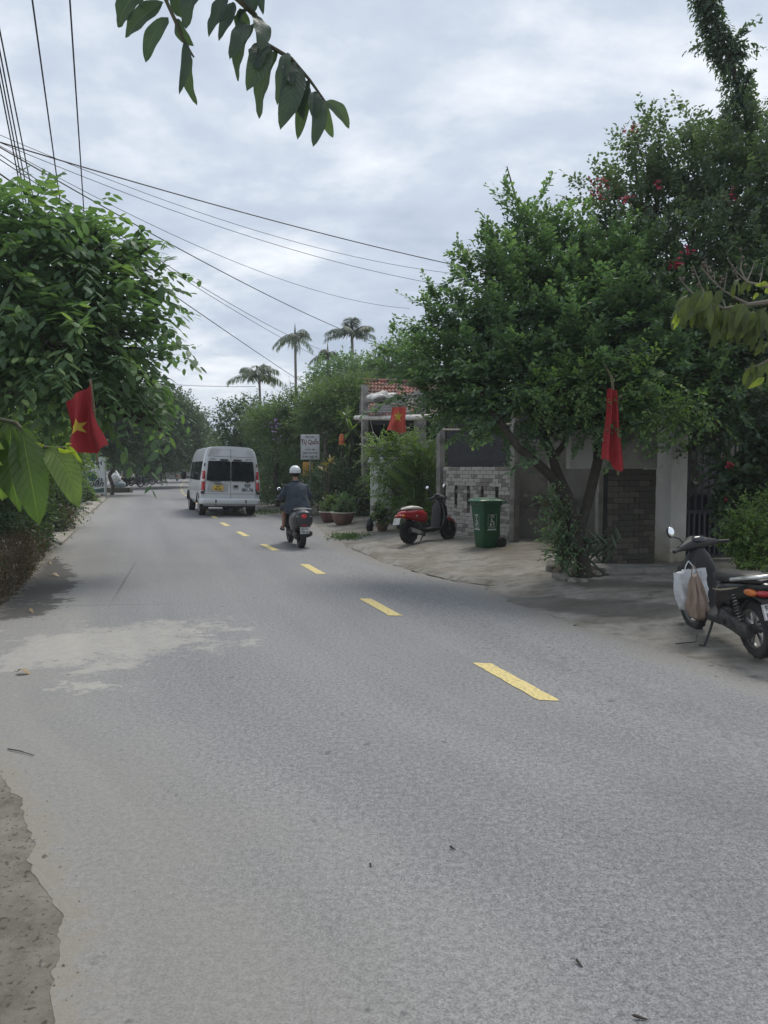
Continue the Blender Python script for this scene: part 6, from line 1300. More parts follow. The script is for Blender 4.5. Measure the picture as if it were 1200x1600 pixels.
# palms
def palm(lbl, base, top, nf, ln, droop, m, lean=.3, sag=.75):
    root = empty('palm_tree', tuple(base), 0, lbl, 'palm tree', 'palms behind the roadside trees'); t = Vector(top) - Vector(base); mb = MB(); mb.tube([Vector((0, 0, -.1)), t * .5 + Vector((lean * .3, 0, 0)), t], [.14, .11, .085], n=8); mb.tube([t - Vector((0, 0, .5)), t + Vector((0, 0, .15)), t + Vector((0, 0, .9))], [.11, .09, .01], n=6); mb.build('trunk', mat('pale palm trunk', (.16, .145, .12), .85, var=.2), root)
    for k in range(nf):
        az = 2 * math.pi * k / nf + rnd.uniform(-.25, .25); el = R(rnd.uniform(*droop)); hd_ = Vector((math.cos(az), math.sin(az), 0)); l_ = ln * rnd.uniform(.8, 1.1); pts = []
        for i in range(9): s = i / 8; pts.append(t + hd_ * l_ * (math.cos(el) * s) + Vector((0, 0, l_ * (math.sin(el) * s - sag * s * s))))
        PP, DD, NN, LL = [], [], [], []
        for i in range(76):
            s = .12 + .88 * i / 76; j = min(7, int(s * 8)); p = pts[j].lerp(pts[j + 1], s * 8 - j); tg = (pts[j + 1] - pts[j]).normalized(); sd_ = tg.cross(Vector((0, 0, 1))).normalized() * (1 if i % 2 else -1)
            PP.append(list(p)); DD.append(list(sd_ * .75 + tg * .6 + Vector((rnd.gauss(0, .12), rnd.gauss(0, .12), -.55 + rnd.gauss(0, .15))))); NN.append(list(Vector((0, 0, 1)) + tg * .2)); LL.append(l_ * .34 * (1 - .55 * abs(s - .4)))
        me = leaf_mesh('frond', np.array(PP), np.array(DD), np.array(NN), np.array(LL), np.array(LL) * .075, m, rng.random(76), 'strap', .25); o = link('frond', me, root)
        mb = MB(); mb.tube(pts, [.03, .028, .026, .022, .018, .014, .01, .007, .004], n=4); mb.build('rib', twigm, o)
    return root
palm('palm with arched fronds nearest the van, leftmost of the three', at(408, 60), W(405, 590, 60), 15, 2.6, (10, 85), L_dry, sag=.55)
palm('tall slender palm with hanging dry fronds in the middle of the three', at(461, 58), W(461, 524, 58), 12, 1.75, (-5, 55), L_dry)
palm('bushy palm with upright fronds beside the big spreading tree', at(551, 50), W(550, 522, 50), 18, 2.0, (10, 88), L_far, sag=.45)
palm('low palm half buried in the vine-smothered tree', at(513, 52), W(512, 556, 52), 10, 1.5, (5, 70), L_far)

# ---- left side: trees along the verge
kl = dict(slen=.9, nl=12, leaf=.20, lw=.5, m=L_dark, r0=.115, fork=2.6, up=.5, pend=.2, jit=.4)
def va(px, py): p = G(px, py, .03); return p
stand('feathery-crowned tree on the thin trunk behind the left signboard', at(174, 46, .02), [(165, 640, 45, 1.8), (205, 632, 46, 1.4), (205, 680, 46, 1.2), (145, 610, 44, 1.7), (228, 655, 47, 1.0), (180, 690, 45, 1.1), (120, 660, 43, 1.6), (85, 700, 42, 1.5)], 3200, **kl)
kl.update(m=L_far, leaf=.26, slen=1.2, r0=.17)
stand('broad canopy tree on the stout trunk beyond the left signboard', at(196, 66, .02), [(225, 650, 60, 2.0), (262, 650, 62, 2.0), (292, 668, 64, 1.7), (215, 690, 58, 2.0), (250, 690, 60, 2.0), (285, 695, 66, 1.6), (190, 680, 58, 2.0), (235, 715, 62, 1.3), (270, 712, 66, 1.2), (255, 635, 64, 1.3)], 4200, **dict(kl, m=L_dark, leaf=.24, slen=1.0))
stand('dark tree leaning over the parked motorbikes far on the left', at(243, 84, .02), [(255, 690, 82, 2.4), (285, 690, 84, 2.2), (305, 700, 88, 1.5), (235, 700, 80, 2.2), (268, 670, 84, 2.0)], 2000, **dict(kl, m=L_dark, leaf=.28, slen=1.2))
t3 = None
for px, py, n3 in ((224, 648, 22), (220, 655, 14)):
    pass
stand('bright green far tree where the road disappears on the left', at(262, 112, .02), [(262, 700, 110, 3.4), (300, 700, 112, 3.4), (285, 672, 112, 2.8), (245, 715, 108, 2.6)], 2400, slen=1.6, nl=10, leaf=.4, lw=.55, m=L_feath, r0=.2, fork=2.5)
far_lab = ['hazy far tree closing the road just left of the van', 'hazy far tree seen over the left shoulder of the van', 'hazy far tree above the middle of the van roof', 'hazy far tree right of the dense dark tree', 'hazy far tree behind the parked motorbikes', 'hazy far tree behind the left signboard', 'hazy far tree behind the grey green trees', 'hazy far tree behind the tiled house']
for k, (px, d, hgt_, rr) in enumerate(((318, 150, 7, 4.5), (345, 140, 8, 5), (400, 130, 8, 5), (455, 110, 8.5, 5), (200, 120, 9, 6), (120, 100, 10, 6), (520, 95, 9, 5), (620, 90, 9, 5))):
    b = at(px, d, -.1); plant('far_tree', far_lab[k], 'tree', b, [(b + Vector((0, 0, hgt_ * .62)), rr * .62), (b + Vector((rr * .5, 1, hgt_ * .5)), rr * .5), (b + Vector((-rr * .5, 0, hgt_ * .5)), rr * .5), (b + Vector((.3, -1, hgt_ * .3)), rr * .55)], 620, 1.7, 10, .5, .55, L_far, r0=.25, fork=2.5, group='hazy far trees')
wm = tag(plant('wood', 'far green wood beyond the end of the road', None, at(330, 215, -.15), [(Vector((-215 + 24 * k, 205 + rnd.uniform(-20, 25), rnd.uniform(2, 5.5))), (14, 8, rnd.uniform(5, 8))) for k in range(21)], 5200, 3.2, 10, 1.1, .6, L_far, limbs=False, six=False), kind='stuff')
# shrubs and hedge
hp = [G(84, 851), G(58, 893), G(34, 925), G(-12, 962), G(-120, 1040)]
def hedge_pt(t):
    t *= len(hp) - 1; i = min(int(t), len(hp) - 2); return hp[i].lerp(hp[i + 1], t - i)
n_s = 5200; PP = np.zeros((n_s, 3)); DD = np.zeros((n_s, 3))
for i in range(n_s):
    t = rng.random(); p = hedge_pt(t); inw = rng.random() * 1.05; top = .52 + .10 * vnoise(t * 17, 4)
    if rng.random() < .55: q = (p.x - .12 - inw, p.y + .05, top - .06 * rng.random()); d = (rng.normal() * .5, rng.normal() * .5, 1)
    else: q = (p.x - .05 - .1 * rng.random(), p.y, top * rng.random()); d = (.9, -.5 + rng.normal() * .4, .4 + rng.normal() * .3)
    PP[i] = q; DD[i] = d
P, D, N, L, Wd = shoots(PP, DD, np.full(n_s, .13), 8, .030, .55, .9, .3, .6, pend=0)
hz_root = empty('hedge', tuple(hp[1]), 0, 'low clipped reddish brown hedge along the left road edge', 'hedge')
link('crown', leaf_mesh('crown', P - np.array(hp[1]), D, N, L, Wd, L_red, np.clip(rng.random(len(P)), 0, 1), 'oval', six=False), hz_root)
mb = MB()
for i in range(160): p = hedge_pt(rnd.random()) - hp[1]; a = Vector((p.x - .15 - rnd.random() * .9, p.y, -.05)); mb.tube([a, a + Vector((rnd.gauss(0, .06), rnd.gauss(0, .06), .45))], [.006, .003], n=3)
mb.build('stem', twigm, hz_root)
gl = dict(leaf=.10, slen=.45, nl=9)
shrub('glossy green shrub directly behind the reddish hedge', G(10, 845) + Vector((-1.0, .8, 0)), [(22, 806, 12.6, .34), (50, 812, 14, .3), (-15, 795, 11.8, .45), (70, 812, 15.5, .25), (-60, 800, 11.5, .6), (5, 770, 13.5, .5)], 1300, m=L_dark, leaf=.08)
shrub('yellow green bush below the big left tree, left of the flag', at(62, 17, .0), [(60, 675, 15.5, .55), (95, 680, 16, .45), (30, 665, 15, .6), (70, 720, 15.5, .6), (20, 710, 14.5, .7), (105, 720, 16.5, .45), (-30, 690, 14, 1.0), (118, 690, 17, .3)], 2200, m=L_lite, leaf=.09, lw=.4)
shrub('dark green bush at the road corner behind the slab path', at(100, 20.5, .0), [(92, 772, 20.4, .42), (72, 765, 20, .5), (106, 792, 21, .28), (56, 775, 19.5, .5), (108, 752, 22, .35), (88, 800, 20.2, .3)], 1500, m=L_dark, leaf=.07)
shrub('purplish low shrub spilling over the slab path edge', at(86, 19.4, .0), [(85, 808, 19.2, .26), (98, 812, 19.4, .2), (72, 806, 19, .25)], 600, m=L_red, leaf=.05, slen=.25)
shrub('light green leafy plant at the foot of the left signboard', at(139, 37, .0), [(133, 770, 36.5, .25), (126, 762, 36, .3), (142, 778, 36.5, .15)], 260, m=L_lite, leaf=.13, slen=.28)
# plants at the gate
shrub('light green rounded shrub at the foot of the dark gate', at(1178, 9.7, .12), [(1165, 830, 9.6, .22), (1195, 850, 9.5, .28), (1150, 850, 9.7, .14), (1210, 800, 9.8, .25), (1180, 880, 9.4, .2), (1170, 805, 9.8, .12)], 700, m=L_lite, leaf=.05, slen=.2, nl=10)
gcl = shrub('broad-leaved climber with a few red flowers on the dark gate', at(1160, 11.2, .12), [(1145, 745, 11, .2), (1150, 790, 11, .22), (1190, 770, 11, .28), (1200, 730, 11, .28), (1140, 715, 11.2, .15), (1220, 700, 11, .3)], 300, m=L_dark, leaf=.13, lw=.62, slen=.3, nl=6)
for px, py in ((1139, 728), (1135, 780), (1142, 724)):
    mb = MB(); c = Vector(W(px, py, 10.75)) - at(1160, 11.2, .12)
    for _ in range(8): p = c + Vector((rnd.gauss(0, .02), rnd.gauss(0, .02), rnd.gauss(0, .02))); a = Vector((rnd.gauss(0, 1), rnd.gauss(0, 1), rnd.gauss(0, 1))).normalized() * .025; b = a.orthogonal().normalized() * .018; mb.add([p - a, p + b, p + a, p - b], [(0, 1, 2, 3)])
    mb.build('blossom', blossom_r, gcl, smooth=0)
shrub('spindly shrub with tiny pale flowers left of the leaning trunk', G(880, 893, .1), [(872, 805, 10.9, .14), (855, 785, 10.8, .10), (880, 835, 11, .15), (888, 862, 11, .15), (878, 860, 10.9, .13)], 230, m=L_main, leaf=.06, slen=.28, nl=9)
# fleshy-stemmed epiphyte round the trunk
ep_b = G(928, 893, .1); ep = empty('strap_cactus', tuple(ep_b), 0, 'fleshy green strap cactus clambering beside the leaning trunk', 'plant')
stm = mat('fleshy cactus stem', (.06, .085, .05), .6, var=.25)
for k in range(13):
    mb = MB(); a = Vector(W(rnd.uniform(905, 945), rnd.uniform(860, 895), 10.9)) - ep_b; b = Vector(W(rnd.uniform(892, 965), rnd.uniform(750, 850), 10.85)) - ep_b; b.z = min(b.z, a.z + .42); b.x += rnd.uniform(-.12, .12); m_ = (a + b) / 2 + Vector((rnd.uniform(-.2, .2), rnd.uniform(-.1, .1), .04)); mb.tube([a, a.lerp(m_, .5), m_, m_.lerp(b, .6), b], [.012, .019, .021, .018, .006], n=4); mb.build('stem', stm, ep)

# weeds between slab and asphalt
wd_root = None
for px, py, n3, lbl in ((545, 838, 260, 'weedy tuft of grass at the edge of the forecourt'), (405, 800, 500, 'strip of weeds along the far kerb behind the van')):
    c = G(px, py, 0.0); c.z = court_z(c.x, c.y); PP = np.zeros((n3, 3)); PP[:, 0] = c.x + rng.normal(0, .22 if n3 < 300 else .7, n3); PP[:, 1] = c.y + rng.normal(0, .35 if n3 < 300 else 1.2, n3); PP[:, 2] = c.z - .01
    P, D, N, L, Wd = shoots(PP, norm(rng.normal(size=(n3, 3)) * .5 + np.array([0, 0, 1])), np.full(n3, .1), 5, .07, .3, .8, .3, .5)
    o = tag(link('grass', leaf_mesh('grass', P - np.array(c), D, N, L, Wd, L_feath, rng.random(len(P)) * .7, 'lance', six=False)), lbl, None, None, 'stuff'); o.location = c
# ================================================================== FLAGS
flag_r = mat('red flag cloth', (.30, .018, .022), .8, var=.12, scale=5, bump=.15, bscale=60)
flag_o = mat('sun-faded red flag cloth', (.50, .075, .05), .8, var=.14, scale=5, bump=.15, bscale=60)
star_y = mat('yellow flag star', (.58, .46, .06), .8, var=.12)
pole_m = mat('bamboo flag pole', (.20, .16, .10), .8, var=.2)
def flag(lbl, quad, d, folds, depth, m, star, pole, nu=28, nv=36, gather=None):
    q = [Vector(W(*p, d)) for p in quad]; base = (q[0] + q[1]) / 2; root = empty('flag', tuple(base), 0, lbl, 'flag', 'red flags hung along the street')
    def cl_(u, v):
        p = q[0].lerp(q[1], u).lerp(q[3].lerp(q[2], u), v); k = 1.0
        if gather: c = q[0].lerp(q[1], .5).lerp(q[3].lerp(q[2], .5), v); p = c + (p - c) * (gather + (1 - gather) * min(1, v * 1.6) )
        return p + Vector((math.sin(v * 5 + u * 3) * depth * .5 * v, math.sin(u * folds * 2 * math.pi + v * 2.2) * depth * (.45 + .6 * v) + .15 * v * v * depth, math.sin(u * 7) * .03 * v)) - base
    mb = MB(); mb.sheet(lambda u, v: tuple(cl_(u, v)), nu, nv); o = mb.build('cloth', m, root, smooth=80)
    if star:
        cu, cv, r, asp = star; pts = []
        for k in range(10): a = math.pi / 2 + k * math.pi / 5 + .15; rr = r if k % 2 == 0 else r * .40; pts.append((cu + rr * math.cos(a), cv - rr * math.sin(a) * asp))
        mb = MB(); NS = 5
        for sgn in (-1, 1):
            for k in range(10):
                a, b = pts[k], pts[(k + 1) % 10]
                for i in range(NS):
                    for j in range(NS):
                        f_ = lambda s, t: (cu + ((a[0] - cu) * (1 - t) + (b[0] - cu) * t) * s, cv + ((a[1] - cv) * (1 - t) + (b[1] - cv) * t) * s)
                        vv = [cl_(*f_(i / NS, j / NS)), cl_(*f_((i + 1) / NS, j / NS)), cl_(*f_((i + 1) / NS, (j + 1) / NS)), cl_(*f_(i / NS, (j + 1) / NS))]
                        mb.add([p + Vector((0, sgn * .006, 0)) for p in vv], [(0, 1, 2, 3)])
        mb.build('star', star_y, o, smooth=80)
    mb = MB(); pp_ = [Vector(W(*p)) - base for p in pole]; mb.tube(pp_, [.018] * len(pp_), n=8); mb.build('pole', pole_m, root)
    return root
flag('large red flag with yellow star hanging in the left tree', [(103, 627), (143, 600), (163, 697), (109, 716)], 10.2, 1.6, .13, flag_r, (.42, .56, .24, .62), [(152, 720, 10.4), (147, 640, 10.35), (141, 592, 10.3)])
flag('faded red flag with yellow star hanging from the white pipe', [(613, 636), (635, 636), (633, 676), (606, 673)], 18.8, 1.8, .05, flag_o, (.5, .38, .32, .75), [(660, 640, 19.2), (635, 634, 18.85), (610, 632, 18.75)])
flag('narrow folded red flag hanging on the leaning tree beside the gate', [(946, 606), (966, 610), (972, 738), (944, 718)], 9.95, 1.7, .05, flag_r, None, [(966, 742, 10.05), (964, 660, 10.03), (956, 590, 10.0), (940, 560, 10.6)], gather=.75)

# ================================================================== SIGNS
sign_w = mat('painted sign board', (.46, .48, .48), .6, var=.06, grime=(.32, .33, .32), gscale=3); maroon = mat('maroon lettering', (.11, .012, .02), .6); steel_p = mat('galvanised post', (.24, .25, .25), .5, .5)
sw = 30 / FPX * 26; so_ = W(484.5, 698.5, 26); sg = empty('signboard', (so_.x, so_.y, 0), R(4), 'white roadside signboard with maroon lettering behind the rider', 'sign')
hh_ = 39 / FPX * 26; mb = MB(); mb.box((0, 0, so_.z), (sw, .035, hh_), bev=.006); bd = mb.build('board', sign_w, sg)
mb = MB()
for s in (-1, 1): mb.box((s * (sw / 2 - .008), -.004, so_.z), (.016, .045, hh_ + .01))
mb.build('board_frame', steel_p, bd, smooth=0)
O_ = lambda x, z: (x * sw, -.0195, so_.z + z * hh_)
def sign_line(t, z, size, fw, m_, sh=0, bold=.0, x=0): mb = MB(); letter(mb, t, O_(x, z), (1, 0, 0), (0, 0, 1), size * hh_, fw, sh, bold); mb.build('lettering', m_, bd, smooth=0)
sign_line('Nhà May', .40, .105, 1.0, ink, .25, .001); sign_line('Tự Quốc', .195, .26, .70, maroon, 0, .006); sign_line('Chuyên May', -.10, .085, 1.0, ink, .3, .001); sign_line('Quần Nam & Nữ', -.235, .10, .80, ink, 0, .002); sign_line('Sơ Mi - Quần Tây', -.385, .10, .76, ink, 0, .002)
mb = MB(); mb.tube([(0, .05, -.1), (0, .05, so_.z + hh_ * .45)], .03, n=10); mb.build('post', steel_p, sg)
yb = W(481, 734, 27.5); mb = MB(); mb.box((0, 0, 0), (.36, .03, .56), bev=.006); o = mb.build('panel', mat('ochre yellow board', (.42, .22, .03), .6, var=.12), None); o.name = 'notice_board'; o.location = yb; tag(o, 'plain ochre yellow board below the white signboard', 'board')
mb = MB(); mb.tube([(0, .04, .28), (0, .04, -yb.z - .1)], .02, n=8); mb.build('post', steel_p, o)
lt = W(534, 686, 25.5); mb = MB(); rings = [(.02, .17), (.06, .15), (.085, .05), (.10, -.05), (.075, -.13), (.12, -.18)]; mb.lathe((0, 0, 0), rings, 16, 'z', caps=True); o = mb.build('lantern', mat('orange lantern cloth', (.45, .12, .04), .7, var=.2), None); o.location = lt; tag(o, 'orange cloth lantern hanging among the dracaena leaves', 'lantern')
mb = MB(); mb.tube([(0, 0, .17), (0, 0, .42)], .006, n=5); mb.build('cord', ink, o)
# left signboard
lw_, lh_ = 46 / FPX * 40, 58 / FPX * 40; lo = W(140, 743, 40); ls_ = empty('signboard', (lo.x, lo.y, 0), R(10), 'white signboard with a green emblem and bold script at the left verge', 'sign')
mb = MB(); mb.box((0, 0, lo.z), (lw_, .05, lh_), bev=.008); bd2 = mb.build('board', sign_w, ls_)
P2 = lambda x, z: (x * lw_, -.028, lo.z + z * lh_)
green_e = mat('dark green emblem', (.012, .055, .04), .6)
def l2(t, x, z, size, fw, m_, sh=0., bold=0.): mb = MB(); letter(mb, t, P2(x, z), (1, 0, 0), (0, 0, 1), size * lh_, fw, sh, bold); mb.build('lettering', m_, bd2, smooth=0)
l2('NHÀ HÀNG', .08, .43, .05, 1.1, ink); l2('XANH', .12, .33, .14, 1.15, ink, 0, .012); l2('Cà phê - Giải khát - Cơm', .02, .21, .05, 1.0, ink, 0, .002)
mb = MB(); arc = [(-.30, -.12), (-.22, -.02), (-.08, .07), (.03, .12), (.14, .07), (.28, -.04), (.42, -.08), (.42, -.22), (.2, -.16), (-.1, -.14), (-.30, -.2)]; mb.add([Vector(P2(*p)) + Vector((0, -.002, 0)) for p in arc], [tuple(range(len(arc)))]); mb.build('emblem', green_e, bd2, smooth=0)
mb = MB(); letter(mb, 'Thuần', Vector(P2(.05, -.22)) + Vector((0, -.006, 0)), (1, 0, 0), (0, 0, 1), .235 * lh_, 1.0, .3, .055); mb.build('lettering', sign_w, bd2, smooth=0)
mb = MB(); letter(mb, 'Thuần', Vector(P2(.05, -.22)) + Vector((0, -.010, 0)), (1, 0, 0), (0, 0, 1), .235 * lh_, 1.0, .3, .016); mb.build('lettering', ink, bd2, smooth=0)
mb = MB(); arc = [(-.28, -.36), (-.1, -.33), (.2, -.37), (.46, -.33), (.46, -.46), (-.28, -.46)]; mb.add([Vector(P2(*p)) + Vector((0, -.002, 0)) for p in arc], [tuple(range(len(arc)))]); mb.build('emblem', green_e, bd2, smooth=0)
for s in (-1, 1): mb = MB(); mb.box((s * (lw_ / 2 + .04), 0, (lo.z + lh_ / 2 - .2) / 2), (.07, .07, lo.z + lh_ / 2 + .2)); mb.build('post', steel_p, ls_, smooth=0)
mb = MB(); p = at(47, 27.5, 0); mb.tube([(0, 0, -.1), (0, 0, 1.25)], .06, n=10); mb.lathe((0, 0, 0), [(.06, 1.22), (.075, 1.24), (.075, 1.29), (.0, 1.33)], 10, 'z'); o = mb.build('marker_post', plaster_w); o.location = p; tag(o, 'thin white marker post among the left bushes', 'post')

# ================================================================== POTS
terr = mat('brown glazed bowl', (.105, .038, .03), .5, var=.25, scale=6, bump=.15, grime=(.16, .11, .09), gscale=4); terr2 = mat('weathered terracotta bowl', (.19, .105, .078), .75, var=.25, scale=7, bump=.2, grime=(.09, .06, .05), gscale=4)
rimw = mat('pale pot rim', (.52, .49, .42), .7, var=.1); soil = mat('dark potting soil', (.03, .024, .018), .95, var=.4, scale=30, bump=.8); wpot = mat('white glazed pot', (.50, .50, .47), .5, var=.08, grime=(.3, .28, .24), gscale=4)
def pot(lbl, p, r, h, m, rm, group=None, rb=.55):
    root = empty('flower_pot', tuple(p), 0, lbl, 'flower pot', group); mb = MB(); mb.lathe((0, 0, 0), [(0, 0), (r * rb, 0), (r * (rb + .1), h * .1), (r * .82, h * .5), (r * .95, h * .85), (r * .97, h * .93), (r * .88, h * .93), (r * .85, h * .8), (0, h * .8)], 28, 'z'); mb.build('bowl', m, root)
    mb = MB(); mb.lathe((0, 0, 0), [(r * .86, h * .93), (r * .98, h * .93), (r * 1.03, h * .96), (r * 1.03, h), (r * .97, h * 1.02), (r * .86, h), (r * .86, h * .93)], 28, 'z'); mb.build('rim', rm, root)
    mb = MB(); mb.lathe((0, 0, 0), [(0, h * .87), (r * .4, h * .88), (r * .87, h * .84)], 20, 'z'); mb.build('soil', soil, root); return root
def cz(px, py, z=.08): p = G(px, py, z); p.z = court_z(p.x, p.y); return p
p1_ = cz(514, 811); pot('dark red bowl planter on the left of the pair behind the rider', p1_ + Vector((0, .25, 0)), .33, .33, terr, rimw, 'bowl planters')
p2_ = cz(536, 815); pot('pale brown bowl planter overlapping the dark red one', p2_, .36, .36, terr2, rimw, 'bowl planters')
p3_ = cz(604, 812); pot('white flower pot in front of the white column', p3_ + Vector((0, .2, 0)), .27, .48, wpot, wpot)
p4_ = cz(597, 829); pot('small brown bowl with a withered plant beside the red scooter', p4_, .17, .2, terr2, terr2)
shrub('low green plants growing in the dark red bowl planter', p1_ + Vector((0, .25, .27)), [(p1_ + Vector((0, .25, .4)), (.22, .22, .12)), (p1_ + Vector((.05, .25, .6)), .16)], 170, m=L_lite, leaf=.06, slen=.2)
shrub('low green plants growing in the pale brown bowl planter', p2_ + Vector((0, 0, .30)), [(p2_ + Vector((0, 0, .42)), (.26, .26, .12)), (p2_ + Vector((.1, 0, .62)), .2)], 220, m=L_main, leaf=.06, slen=.2)
shrub('leafy plant spilling from the white flower pot', p3_ + Vector((0, .2, .4)), [(p3_ + Vector((-.02, .15, .75)), .3), (p3_ + Vector((.12, .1, 1.05)), .3)], 260, m=L_lite, leaf=.09, lw=.4, slen=.35)
shrub('withered bushy plant in the small brown bowl', p4_ + Vector((0, 0, .16)), [(p4_ + Vector((0, 0, .34)), .17), (p4_ + Vector((-.06, 0, .5)), .12)], 130, m=L_feath, leaf=.06, slen=.2)
bp_ = cz(578, 827); mb = MB(); mb.ball((0, 0, .14), (.10, .10, .19), 18, 12); mb.v = [(x * (1 + .35 * (vnoise2(x * 22, z * 20, 2) - .5)), y * (1 + .3 * (vnoise2(y * 22, z * 20, 3) - .5)), max(-.02, z)) for x, y, z in mb.v]; mb.tube([(0, 0, .3), (.02, 0, .36), (.05, -.01, .40)], [.03, .022, .035], n=7)
o = mb.build('rubbish_bag', mat('black rubbish film', (.015, .015, .017), .3, var=.2, bump=.4, bscale=18)); o.location = bp_; tag(o, 'small black knotted rubbish bag left of the small brown bowl', 'bag')
# white sacks by the left trunks
sackm = mat('white woven sack', (.66, .68, .69), .75, var=.08, bump=.3, bscale=25); sackb = mat('blue grey sack', (.22, .27, .28), .75, var=.12, bump=.3, bscale=25)
for k, (px, py, r3, m_, lb) in enumerate(((164, 752, (.22, .2, .5), sackm, 'upright white sack left of the thin trunk by the signboard'), (176, 757, (.42, .32, .2), sackm, 'flat white sack lying right of the thin trunk'), (181, 747, (.3, .3, .32), sackm, 'round white sack lying on the others'), (187, 757, (.42, .34, .22), sackb, 'blue grey sack at the right of the white sacks'))):
    p = W(px, py, 49); mb = MB(); mb.ball((0, 0, 0), r3, 18, 10); mb.v = [(x * (1 + .4 * (vnoise2(x * 6 + k, z * 6, k) - .5)), y, z * (1 + .4 * (vnoise2(x * 5, y * 5, k + 3) - .5))) for x, y, z in mb.v]; mb.tube([(0, 0, r3[2] * .9), (.03, 0, r3[2] * 1.12), (.08, 0, r3[2] * 1.25)], [.1, .06, .12], n=8)
    o = mb.build('sack', m_); o.location = (p.x, p.y, max(p.z, r3[2] * .9) if k != 2 else p.z); tag(o, lb, 'sack', 'sacks heaped by the left trunks')
mb = MB(); mb.box((0, 0, .12), (2.0, .7, .6), bev=.05); o = mb.build('low_wall', mat('mossy block', (.06, .06, .042), .95, var=.4, bump=.5)); o.location = at(179, 50, 0) + Vector((0, .2, -.1)); tag(o, 'low mossy masonry block under the heap of sacks', 'wall')
# far end of the road
mb = MB(); mb.box((0, 0, .45), (6.5, .3, 1.0)); o = mb.build('low_wall', mat('pale far wall', (.26, .25, .225), .9)); o.location = at(270, 104, 0) + Vector((-1.6, 2.5, 0)); tag(o, 'low pale wall at the far left beyond the red scooter', 'wall')
fb = empty('far_house', tuple(at(252, 125, 0)), R(12), 'small pale green house half hidden at the end of the road', 'house'); mb = MB(); mb.box((0, 0, 1.5), (7, 5, 3.2)); mb.build('wall', mat('pale green render', (.33, .42, .36), .8), fb, smooth=0)
mb = MB(); mb.prism([(-3.0, 0), (3.0, 0), (0, 1.4)], (-3.8, 0, 3.1), (0, 1, 0), (0, 0, 1), 7.6); mb.build('roof', tileA, fb, smooth=0)
for x in (-1.6, 1.6): mb = MB(); mb.box((x, -2.52, 1.6), (1.2, .08, 1.2)); mb.build('window', metal_d, fb, smooth=0)
# slabs and stones on the left verge
slabm = mat('pale verge slab', (.30, .28, .235), .9, var=.2, scale=6, bump=.5, grime=(.15, .13, .10), gscale=3)
for k, (q, lb) in enumerate((([(70, 838), (100, 822), (118, 829), (96, 850)], 'cracked concrete slab at the end of the reddish hedge'), ([(128, 795), (148, 782), (158, 786), (140, 802)], 'pale slab on the verge in front of the left signboard'), ([(148, 782), (160, 772), (172, 774), (160, 785)], 'small pale slab nearest the left signboard'))):
    pts = [G(x, y, .03) for x, y in q]; mb = MB(); mb.add([Vector((p.x, p.y, .05)) for p in pts] + [Vector((p.x, p.y, -.08)) for p in pts], [(0, 1, 2, 3), (4, 7, 6, 5)] + [(i, (i + 1) % 4, (i + 1) % 4 + 4, i + 4) for i in range(4)]); o = mb.build('paving_slab', slabm, smooth=0); tag(o, lb, 'slab')
stone_m = mat('grey rubble stone', (.19, .18, .155), .95, var=.3, scale=8, bump=.7, bscale=25)
def stone(p, r, lbl, m_, grp, flat=.7):
    mb = MB(); mb.ball((0, 0, 0), (r, r * rnd.uniform(.7, 1), r * flat), 9, 6); sd_ = rnd.random() * 50; mb.v = [(x * (1 + .5 * (vnoise2(x / r * 1.5 + sd_, z / r * 1.5, 1) - .5)), y * (1 + .5 * (vnoise2(y / r * 1.5, x / r * 1.5 + sd_, 2) - .5)), z * (1 + .5 * (vnoise2(z / r, y / r + sd_, 3) - .5))) for x, y, z in mb.v]
    o = mb.build('stone', m_, smooth=20); o.location = p; o.rotation_euler = (0, 0, rnd.uniform(0, 6)); tag(o, lbl, 'stone', grp); return o
for px, py, r in ((862, 892, .12), (876, 886, .09), (880, 903, .10), (893, 907, .08), (905, 896, .11), (925, 892, .10), (938, 884, .12), (944, 893, .09), (900, 880, .08), (886, 895, .07), (870, 900, .07), (932, 900, .08), (912, 908, .06), (950, 886, .08)):
    p = cz(px, py); stone(p + Vector((0, 0, r * .25)), r, 'grey rubble stone edging the planting bed around the leaning trunk', stone_m, 'stones round the planting bed')
# earth of the planting bed
c0 = cz(908, 893); mb = MB(); mb.sheet(lambda u, v: (lambda a, r: (math.cos(a) * r * .48, math.sin(a) * r * .62, .09 * (1 - r * r) + (vnoise2(math.cos(a) * r * 9, math.sin(a) * r * 9, 4) - .5) * .05))(u * 2 * math.pi, max(.02, v)), 40, 10); o = mb.build('soil', soil); o.location = c0; tag(o, kind='structure')
sl = cz(868, 889); mb = MB(); mb.box((0, 0, .05), (.12, .34, .10), bev=.01); o = mb.build('kerb_stone', slabm); o.location = sl; o.rotation_euler = (R(10), R(25), R(30)); tag(o, 'tilted pale kerb stone at the left corner of the planting bed', 'stone')
for k, (px, py, r) in enumerate(((140, 789, .16), (152, 778, .2), (133, 783, .18), (160, 775, .13))): stone(G(px, py, .03) + Vector((0, 0, .06)), r, 'pale loose stone on the verge before the left signboard', slabm, 'loose stones on the verge')

